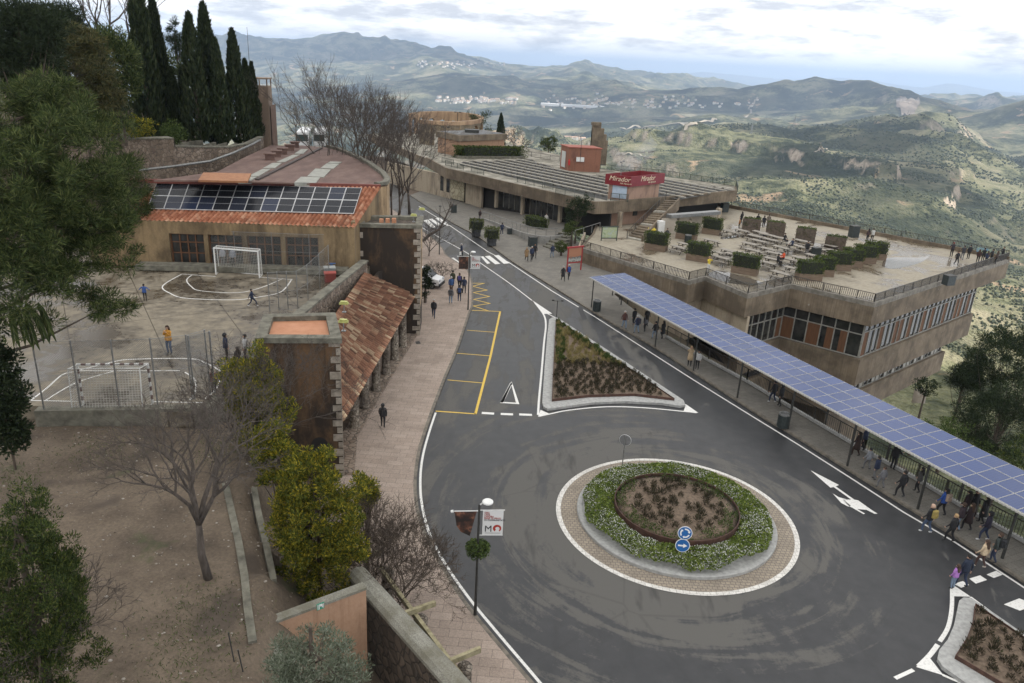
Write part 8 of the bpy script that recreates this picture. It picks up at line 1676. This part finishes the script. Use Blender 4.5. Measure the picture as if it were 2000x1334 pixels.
def body_mesh(kind):
    if kind in _body: return _body[kind]
    J, R, E = pose(kind); names = list(J); ix = {n: i for i, n in enumerate(names)}
    me = bpy.data.meshes.new('sk'); me.from_pydata([tuple(J[n]) for n in names], [(ix[a], ix[b_]) for a, b_ in E], []); o = bpy.data.objects.new('sk', me); COL.objects.link(o)
    sm_ = o.modifiers.new('skin', 'SKIN'); sm_.use_smooth_shade = True; sm_.branch_smoothing = .4; ss = o.modifiers.new('sub', 'SUBSURF'); ss.levels = ss.render_levels = 1
    for i, n in enumerate(names): d = me.skin_vertices[0].data[i]; d.radius = R[n]; d.use_root = (n == 'pel')
    dg = bpy.context.evaluated_depsgraph_get(); dg.update(); b = bpy.data.meshes.new_from_object(o.evaluated_get(dg)); bpy.data.objects.remove(o)
    V = np.array([v.co[:] for v in b.vertices]); 
    def segd(p_, a, c_): ab = c_ - a; t_ = max(0, min(1, (p_ - a).dot(ab) / max(1e-9, ab.length_squared))); return (p_ - (a + ab * t_)).length
    grp = {}
    for a, c_ in E:
        k = 1
        if 'toe' in c_: k = 3
        elif a[:3] in ('hip', 'kne') or c_[:3] == 'hip': k = 2
        elif c_[:3] == 'han' or a in ('nec', 'hea'): k = 0
        grp[(a, c_)] = k
    mb = MB(); mb.v = [tuple(x) for x in V]
    for p_ in b.polygons:
        c = p_.center; best = min(E, key=lambda e: segd(c, J[e[0]], J[e[1]]) - .3 * (R[e[0]][0] + R[e[1]][0]) / 2); k = grp[best]
        if k == 1 and c.z < .93 and kind != 'sit' and abs(c.x) < .17: k = 2
        if k == 2 and best[1][:3] == 'ank' and segd(c, J[best[1]], J[best[1]]) < .06: k = 3
        mb.f.append(tuple(p_.vertices)); mb.mi.append(k)
    bpy.data.meshes.remove(b)
    for s, sd_ in ((-1, 'l'), (1, 'r')):                     # fingers and thumb
        h0 = J[f'han{sd_}']; d = (h0 - J[f'wri{sd_}']).normalized(); q_ = d.cross(Vector((0, 1, 0))); q_ = q_.normalized() if q_.length > .1 else Vector((1, 0, 0)); w = d.cross(q_).normalized()
        for k, L in enumerate((.055, .068, .072, .062)):
            r0 = h0 + d * .012 + w * (.021 * (k - 1.5)); mb.tube([r0, r0 + d * L * .55 - q_ * s * .006, r0 + d * L * .9 - q_ * s * .026], [.0095, .009, .007], 5, 0)
        r0 = h0 - d * .03 - w * .03; mb.tube([r0, r0 + d * .03 - w * .02, r0 + d * .055 - w * .026 - q_ * s * .012], [.011, .010, .008], 5, 0)
    hy = J['hea'].y; hz = J['hea'].z; hx = 0
    mb.add([(-.016, .085, hz + .005), (.016, .085, hz + .005), (0, .125, hz + .01), (0, .088, hz + .055)], [(0, 1, 2), (1, 3, 2), (3, 0, 2)], 0)
    for s in (-1, 1): mb.box((s * .032, .092, hz + .05), (.026, .012, .012), mi=4); mb.tube([(s * .083, -.005, hz + .02), (s * .10, -.015, hz + .055)], [.016, .02], 6, 0)
    mb.box((0, .094, hz - .035), (.045, .01, .01), mi=4)
    me2 = bpy.data.meshes.new('person'); me2.from_pydata(mb.v, [], mb.f)
    for n in PMATS: me2.materials.append(_mc[n])
    me2.polygons.foreach_set('material_index', mb.mi); me2.polygons.foreach_set('use_smooth', [True] * len(me2.polygons)); me2.update(); _body[kind] = me2; return me2
_hair = {}
def hair_mesh(kind):
    if kind in _hair: return _hair[kind]
    b = MB(); nu, nv = 14, 9; c = (0, -.008, 1.612); rx, ry, rz_ = .104, .122, .118
    if kind == 'hood': rx, ry, rz_ = .125, .135, .14
    vs = []; fs = []
    for j in range(nv + 1):
        ph = math.pi * j / nv
        for i in range(nu): a = 2 * math.pi * i / nu; vs.append((c[0] + rx * math.sin(ph) * math.cos(a), c[1] + ry * math.sin(ph) * math.sin(a), c[2] + rz_ * math.cos(ph)))
    for j in range(nv):
        for i in range(nu):
            q_ = (j * nu + i, j * nu + (i + 1) % nu, (j + 1) * nu + (i + 1) % nu, (j + 1) * nu + i); cy_ = sum(vs[k][1] for k in q_) / 4; cz = sum(vs[k][2] for k in q_) / 4
            front = cy_ > .035 and cz < c[2] + .045; low = cz < c[2] - (.055 if kind == 'short' else .10)
            if not front and not low: fs.append(q_[::-1])
    b.add(vs, fs)
    if kind == 'long':
        L = [(1.58, .105, -.03, .10), (1.46, .12, -.055, .075), (1.34, .13, -.10, .05), (1.24, .09, -.125, .03)]; b2 = len(b.v)
        for z, w, y, dp in L:
            for k in range(10): a = 2 * math.pi * k / 10; b.v.append((w * math.cos(a), y + dp * math.sin(a) - .02, z))
        for j in range(3):
            for k in range(10): b.f.append((b2 + j * 10 + (k + 1) % 10, b2 + j * 10 + k, b2 + (j + 1) * 10 + k, b2 + (j + 1) * 10 + (k + 1) % 10)); b.mi.append(0)
        b.mi = [0] * len(b.f)
    me = bpy.data.meshes.new('hair'); me.from_pydata(b.v, [], b.f); me.materials.append(_mc['slot_top']); me.polygons.foreach_set('use_smooth', [True] * len(me.polygons)); me.update(); _hair[kind] = me; return me
_coat = {}
def coat_mesh(kind):
    if kind in _coat: return _coat[kind]
    prof = [(1.445, .10, .075), (1.42, .175, .10), (1.30, .195, .135), (1.12, .18, .13), (.95, .20, .145)] + ([(.75, .215, .17), (.55, .23, .20), (.545, .20, .17)] if kind == 'long' else [(.86, .205, .15), (.855, .17, .12)]); n = 16; b = MB()
    for z, x, y in prof:
        for k in range(n): a = 2 * math.pi * k / n; b.v.append((x * math.cos(a), y * math.sin(a), z))
    for j in range(len(prof) - 1):
        for k in range(n): b.f.append((j * n + (k + 1) % n, j * n + k, (j + 1) * n + k, (j + 1) * n + (k + 1) % n))
    me = bpy.data.meshes.new('coat'); me.from_pydata(b.v, [], b.f); me.materials.append(_mc['slot_top']); me.polygons.foreach_set('use_smooth', [True] * len(me.polygons)); me.update(); _coat[kind] = me; return me
def flat(c, r=.85): return M('cloth_%d_%d_%d' % tuple(int(k * 1000) for k in c), c, tuple(min(1, k * 1.35 + .004) for k in c), 14, r)
SKIN = (0.40, 0.25, 0.18); BK, NV, JN, LJ, GY = (0.014, 0.014, 0.016), (0.018, 0.026, 0.055), (0.05, 0.075, 0.13), (0.14, 0.19, 0.26), (0.12, 0.12, 0.125)
HB, HK, HG, HL = (0.045, 0.026, 0.016), (0.012, 0.010, 0.009), (0.34, 0.33, 0.32), (0.30, 0.20, 0.10)
m_pack = {}
def person(u, v, z, label, rz=25, kind='stand', top=BK, bot=BK, hair=('short', HK), h=1.72, coat='short', shoe=(0.03, 0.03, 0.03), pack=None, group=None, skin=SKIN, coatc=None):
    p = P(u, v, z) if not isinstance(u, Vector) else u; o = bpy.data.objects.new('person', body_mesh(kind)); COL.objects.link(o); s = h / 1.73; o.location = p; o.rotation_euler = (0, 0, rad(rz)); o.scale = (s, s, s)
    if kind == 'sit': o.location.z -= .47 * s - 0.0
    tag(o, label, 'person', group)
    for i, c in enumerate((skin, top, bot, shoe, (0.03, 0.02, 0.02))): o.material_slots[i].link = 'OBJECT'; o.material_slots[i].material = flat(c)
    for nm, me, c in (('hair' if hair[0] != 'hood' else 'hood', hair_mesh(hair[0]), hair[1]),) + ((('coat' if coat == 'long' else 'jacket', coat_mesh(coat), coatc or top),) if coat and kind != 'sit' else ()):
        k = bpy.data.objects.new(nm, me); COL.objects.link(k); k.parent = o; k.material_slots[0].link = 'OBJECT'; k.material_slots[0].material = flat(c)
    if pack:
        q_ = Vector((-math.sin(rad(rz)), math.cos(rad(rz)), 0)); b = MB(); base = o.location + up * (1.24 * s) - q_ * (.20 * s); b.box(base, (.30 * s, .17 * s, .42 * s), rad(rz)); b.box(base - q_ * .10 * s - up * .08 * s, (.22 * s, .06 * s, .2 * s), rad(rz)); bp = b.build('backpack', flat(pack[0]), loc=base); md = bp.modifiers.new('bevel', 'BEVEL'); md.width = .05; md.segments = 2; tag(bp, pack[1], 'backpack')
    return o
PV, SW, RM = .125, .125, 1.0
person(332, 692, CZ, 'woman in a mustard jumper and jeans on the court, hands raised to her face', 170, 'face', (0.42, 0.20, 0.03), JN, ('long', HB), 1.68)
person(284, 588, CZ, 'small child in a blue and white jacket on the court, arms held out', 10, 'open', (0.03, 0.07, 0.22), BK, ('short', HK), 1.18)
person(493, 599, CZ, 'running child in dark clothes on the court before the goal', -80, 'run', NV, NV, ('short', HK), 1.22, shoe=(.5, .5, .5))
person(443, 705, CZ, 'person in a dark hood behind the yellow bush, nearest the gate', -60, 'stand', NV, BK, ('hood', BK), 1.6); person(466, 722, CZ, 'person in black bending low behind the yellow bush, right of the hooded one', 60, 'stand', BK, BK, ('long', HK), 1.3); person(481, 705, CZ, 'person in a white shirt between the yellow bush and the tower', 120, 'stand', (.4, .4, .4), BK, ('short', HK), 1.55); person(419, 768, CZ, 'child in a dark red jacket behind the gate posts', 20, 'stand', (0.12, 0.03, 0.025), BK, ('short', HK), 1.3)
person(436, 519, CZ + .35, 'person in a pale grey top behind the far goal, left one', 180, 'stand', (.28, .29, .32), GY, ('short', HK), 1.45); person(456, 521, CZ + .35, 'person in dark trousers behind the far goal, right one', 180, 'stand', (.22, .24, .28), BK, ('short', HK), 1.5)
person(748, 836, PV, 'person in a black hooded jacket walking alone up the pink pavement', 4, 'walk', BK, BK, ('hood', BK), 1.68)
person(847, 621, PV, 'man in a black jacket and jeans walking towards the camera by the tower', 176, 'walk', BK, NV, ('short', HG), 1.74)
G1 = 'group walking away on the pink pavement'
person(884, 560, PV, 'person in dark green at the back of the group on the pink pavement', 0, 'walk', (0.035, 0.04, 0.02), BK, ('short', HK), 1.7, group=G1); person(881, 573, PV, 'person with grey hair and a blue jacket in the group on the pink pavement', 3, 'walk2', (0.03, 0.07, 0.18), (0.10, 0.06, 0.04), ('short', HG), 1.75, group=G1)
person(897, 566, PV, 'person with a purple backpack in the group by the lamp post', -4, 'walk', BK, BK, ('short', HB), 1.75, pack=((0.06, 0.05, 0.16), 'blue-purple backpack on the person nearest the farther street lamp'), group=G1); person(906, 574, PV, 'person in dark navy beside the farther street lamp', -6, 'walk2', NV, BK, ('short', HK), 1.76, group=G1)
person(880, 594, PV, 'last person of the group with a grey jacket and pale jeans', 8, 'walk', GY, LJ, ('short', HB), 1.7, pack=((0.05, 0.05, 0.055), 'grey backpack on the last walker of the pavement group'), group=G1); person(897, 590, PV, 'person with a navy backpack at the rear right of the pavement group', 2, 'walk2', BK, NV, ('short', HK), 1.7, pack=((0.025, 0.045, 0.12), 'navy backpack on the rear right walker of the pavement group'), group=G1)
cm_ = person(901, 504, 0, 'man in dark clothes crossing the zebra by the brown banner, bag in hand', -70, 'walk', NV, BK, ('short', HG), 1.75); b = MB(); q_ = P(899, 495, 0) ; q_ = cm_.location + Vector((-.1, -.32, .62)); b.box(q_, (.22, .12, .34), .4); b.tube([q_ + Vector((-.06, 0, .17)), q_ + Vector((0, 0, .27)), q_ + Vector((.06, 0, .17))], .008, 5); tag(b.build('carrier_bag', m_whitep, loc=q_), 'white carrier bag held by the man on the zebra crossing', 'bag')
person(980, 460, SW, 'person in a navy jacket walking past the foot of the ramp', 15, 'walk', NV, NV, ('short', HK), 1.74, shoe=(.5, .5, .5)); person(937, 432, SW, 'person with long dark hair walking beside the start of the ramp', 160, 'walk', (0.03, 0.02, 0.02), GY, ('long', HK), 1.65)
person(1028, 510, SW, 'woman in a tan coat in the trio on the grey pavement', 200, 'walk', (0.22, 0.14, 0.07), BK, ('short', HL), 1.64, 'long'); person(1038, 510, SW, 'man in a navy coat in the middle of the trio on the grey pavement', 195, 'walk2', NV, BK, ('short', HG), 1.78); person(1044, 504, SW, 'person in black at the right of the trio on the grey pavement', 190, 'walk', BK, BK, ('short', HK), 1.75)
person(1078, 504, SW, 'person in a navy hood and pale jeans by the entrance steps', 20, 'walk', NV, LJ, ('hood', GY), 1.68); person(1099, 549, SW, 'older person in a long black coat below the red picture board, left one', 205, 'walk', BK, BK, ('short', HG), 1.66, 'long'); person(1110, 546, SW, 'older person in a bright blue jacket below the red picture board, right one', 205, 'walk2', BK, BK, ('short', HG), 1.7, coatc=(0.02, 0.05, 0.20))
person(1066, 440, RM, 'person in white clothes on the ramp before the glazing', 180, 'stand', (.42, .40, .38), (.35, .33, .31), ('short', HK), 1.65)
G2 = 'people waiting and walking under the shelter'
person(1218, 642, SW, 'person with white hair, a brown jacket and jeans at the upper shelter end', 205, 'walk', (0.07, 0.03, 0.025), LJ, ('short', (.45, .45, .44)), 1.68, group=G2); person(1237, 636, SW, 'person in dark clothes half hidden behind the navy jacket under the shelter', 25, 'walk2', BK, BK, ('short', HK), 1.66, group=G2)
person(1243, 652, SW, 'person with a navy jacket and pale jeans near the upper end of the shelter', 30, 'walk', NV, LJ, ('short', HG), 1.74, pack=((0.02, 0.02, 0.035), 'dark backpack on the navy jacket under the upper shelter'), group=G2); person(1259, 649, SW, 'person in a black top with a pale grey hem under the shelter', 25, 'walk2', BK, BK, ('long', HK), 1.7, coatc=(0.10, 0.10, 0.11), group=G2); person(1262, 637, SW, 'person in black against the railing at the upper shelter end', 205, 'stand', BK, BK, ('short', HK), 1.74, group=G2)
person(1278, 663, SW, 'person in dark jacket and jeans left of the second shelter post', 25, 'walk', BK, LJ, ('short', HK), 1.66, group=G2); person(1293, 663, SW, 'woman with long black hair and a black coat right of the second post', 30, 'walk2', BK, BK, ('long', HK), 1.72, 'long', group=G2)
person(1346, 715, SW, 'woman in a long beige coat raising her hands under the shelter', 160, 'photo', (0.36, 0.27, 0.17), BK, ('long', HL), 1.7, 'long', group=G2); person(1361, 721, SW, 'person with a white top and black trousers beside the beige coat', 150, 'stand', (.42, .42, .42), BK, ('long', HK), 1.58, group=G2)
person(1508, 787, SW, 'person in a black jacket and jeans in the walking couple under the shelter', 35, 'walk', BK, NV, ('short', HK), 1.72, group=G2, shoe=(.5, .5, .5)); person(1522, 795, SW, 'person all in black in the walking couple under the shelter', 35, 'walk2', BK, BK, ('hood', BK), 1.74, group=G2)
person(1670, 892, SW, 'person in a long dark brown coat by the lower shelter posts', 30, 'walk', (0.03, 0.017, 0.014), (0.035, 0.02, 0.016), ('long', HK), 1.72, 'long', group=G2); person(1684, 881, SW, 'person in dark blue behind the brown coat near the railing', 30, 'walk2', NV, BK, ('short', HK), 1.72, group=G2)
person(1692, 918, SW, 'person in a pale grey jacket ahead of the navy one under the shelter', 25, 'walk', (.20, .21, .23), GY, ('short', HK), 1.5, group=G2); person(1707, 938, SW, 'person in navy with grey trousers behind the pale grey jacket', 25, 'walk2', NV, GY, ('short', HK), 1.62, group=G2); person(1719, 954, SW, 'child in grey with an orange scarf walking under the shelter', 25, 'walk', (.13, .13, .14), GY, ('short', HB), 1.42, group=G2)
person(1742, 917, SW, 'man in black leaning on the railing under the lower shelter', -65, 'lean', BK, BK, ('short', HK), 1.76, group=G2); person(1756, 972, SW, 'person in black with a pale print on the jacket back', 30, 'walk', BK, BK, ('short', HK), 1.74, group=G2); person(1790, 963, SW, 'woman in a grey coat and black trousers striding under the shelter', 40, 'walk2', (.055, .053, .052), BK, ('long', HK), 1.68, group=G2)
person(1836, 1008, SW, 'person in a bright blue jacket near the kerb, patterned bag on the back', 25, 'walk', (0.02, 0.06, 0.24), BK, ('long', HK), 1.74, pack=((0.25, 0.19, 0.15), 'pinkish patterned bag on the bright blue jacket'), group=G2); person(1808, 1042, 0, 'man in shorts and black jacket stepping on the road, yellow backpack', 30, 'walk', BK, JN, ('short', (.40, .27, .20)), 1.78, pack=((0.26, 0.20, 0.06), 'yellow and dark backpack on the man in shorts'), shoe=(.55, .55, .55))
person(1869, 1037, SW, 'person in a dark jacket and jeans at the left of the dark crowd', 25, 'walk2', (0.03, 0.02, 0.025), LJ, ('short', HB), 1.72, group=G2); person(1853, 1059, 0.0, 'person in black with a bright sleeve walking along the kerb edge', 30, 'walk', BK, BK, ('short', HL), 1.7); person(1880, 1013, SW, 'person in dark wine clothes at the back of the crowd', 25, 'stand', (0.022, 0.012, 0.014), BK, ('long', HK), 1.74, group=G2)
person(1886, 1037, SW, 'person in a long black-red coat in the middle of the crowd', 25, 'walk', (0.02, 0.011, 0.012), BK, ('long', HB), 1.7, 'long', group=G2); person(1895, 1012, SW, 'tall person in black at the back of the crowd by the railing', 205, 'stand', BK, BK, ('short', HK), 1.78, group=G2); person(1915, 1024, SW, 'person in a dark wide coat at the right of the crowd', 35, 'walk2', BK, BK, ('long', HK), 1.72, 'long', group=G2)
person(1920, 1057, SW, 'person in a navy top and jeans with white shoes at the crowd edge', 50, 'walk', (0.018, 0.016, 0.03), NV, ('hood', BK), 1.76, shoe=(.5, .5, .5), group=G2); person(1913, 1110, 0, 'woman in a cream jacket and brown trousers stepping off the kerb', 30, 'walk', (0.46, 0.36, 0.24), (0.06, 0.035, 0.03), ('long', HB), 1.66, shoe=(.5, .45, .38))
person(1938, 1100, SW, 'man in a dark jacket and jeans behind the cream jacket', 35, 'walk2', (0.025, 0.032, 0.03), NV, ('short', HB), 1.76, pack=((0.015, 0.016, 0.018), 'black backpack on the man behind the cream jacket')); person(1876, 1147, 0, 'man in a navy coat crossing beside the purple child', 20, 'walk', (0.012, 0.018, 0.035), NV, ('short', HK), 1.84); person(1859, 1150, 0, 'child in a purple jacket and pale jeans crossing the road', 20, 'stand', (0.33, 0.15, 0.42), LJ, ('long', HB), 1.38)
# terrace
person(1382, 534, TF, 'person in white with a yellow top walking near the zigzag railing', 200, 'photo', (0.55, 0.42, 0.04), (.45, .44, .42), ('short', HL), 1.85, coat=None)
G3 = 'people on the picnic terrace'
def seat(u, v, *a, **k): return person(u, v, TF + .47, *a, kind='sit', **k)
seat(1529, 512, 'person in a red-orange jacket sitting at a picnic table', 100, top=(0.55, 0.07, 0.02), bot=BK, group=G3, h=1.8); seat(1518, 518, 'person in black sitting next to the red-orange jacket', -60, top=BK, bot=BK, group=G3, h=1.8); seat(1531, 475, 'person in dark sitting at a middle picnic table, left of two', -150, top=BK, bot=BK, group=G3, h=1.8); seat(1546, 486, 'person in dark sitting at a middle picnic table, right of two', 110, top=NV, bot=BK, group=G3, h=1.8)
person(1574, 500, TF, 'person in black and white standing by the far tables', 170, 'walk', BK, GY, ('short', HK), 1.8, group=G3); person(1447, 437, TF, 'person in black by the left wooden-backed planter', 30, 'stand', BK, BK, ('long', HK), 1.75, group=G3); person(1443, 447, TF, 'person in an orange jacket bending at the far picnic tables', 60, 'stand', (0.34, 0.14, 0.04), BK, ('short', HK), 1.5, group=G3); person(1478, 442, TF, 'person in black behind the left wooden-backed planter', 10, 'stand', BK, BK, ('short', HK), 1.8, group=G3)
person(1490, 446, TF, 'person in dark walking right of the left wooden-backed planter', -20, 'walk', BK, BK, ('short', HK), 1.8, group=G3); person(1499, 444, TF, 'person in a tan jacket near the valley railing', -20, 'walk2', (0.12, 0.10, 0.08), GY, ('short', HK), 1.85, group=G3); person(1301, 472, TF, 'person in dark half hidden behind the planter by the fridge', 180, 'stand', (0.05, 0.05, 0.05), BK, ('short', HB), 1.7, group=G3)
person(1693, 472, TF, 'person in dark clothes in the couple by the valley railing', 20, 'stand', (0.05, 0.03, 0.03), BK, ('long', HK), 1.8, group=G3); person(1702, 472, TF, 'person with a white top in the couple by the valley railing', -10, 'lean', (.4, .4, .38), BK, ('short', HK), 1.8, group=G3); person(1857, 502, TF, 'person with a reddish cap in dark at the far railing near the corner', 0, 'lean', (0.025, 0.02, 0.025), BK, ('short', (.12, .03, .03)), 1.9, group=G3)
person(1866, 519, TF, 'person in a dark suit walking near the corner railing', 190, 'walk', BK, BK, ('short', HK), 1.8, group=G3); person(1878, 508, TF, 'person leaning on the far railing, left of the corner crowd', -10, 'lean', (0.03, 0.03, 0.035), GY, ('short', HK), 1.85, group=G3); person(1890, 506, TF, 'person in black standing at the far railing before the corner crowd', 0, 'stand', BK, BK, ('short', HK), 1.8, group=G3)
for k, (u, v, c, lab) in enumerate(((1908, 514, (0.04, 0.02, 0.02), 'person in dark red at the left of the crowd at the terrace corner'), (1918, 511, BK, 'person in black at the back of the crowd at the terrace corner'), (1924, 517, NV, 'person in navy in the middle of the crowd at the terrace corner'), (1934, 513, BK, 'person in black right of the middle of the crowd at the terrace corner'), (1943, 517, (0.05, 0.035, 0.03), 'person in brown at the front of the crowd at the terrace corner'), (1955, 508, BK, 'person in black at the outermost tip of the terrace corner'))): person(u, v, TF, lab, -40 + 25 * k, 'lean' if k % 2 else 'stand', c, BK, ('short', HK) if k % 2 else ('long', HB), 1.72, group=G3)
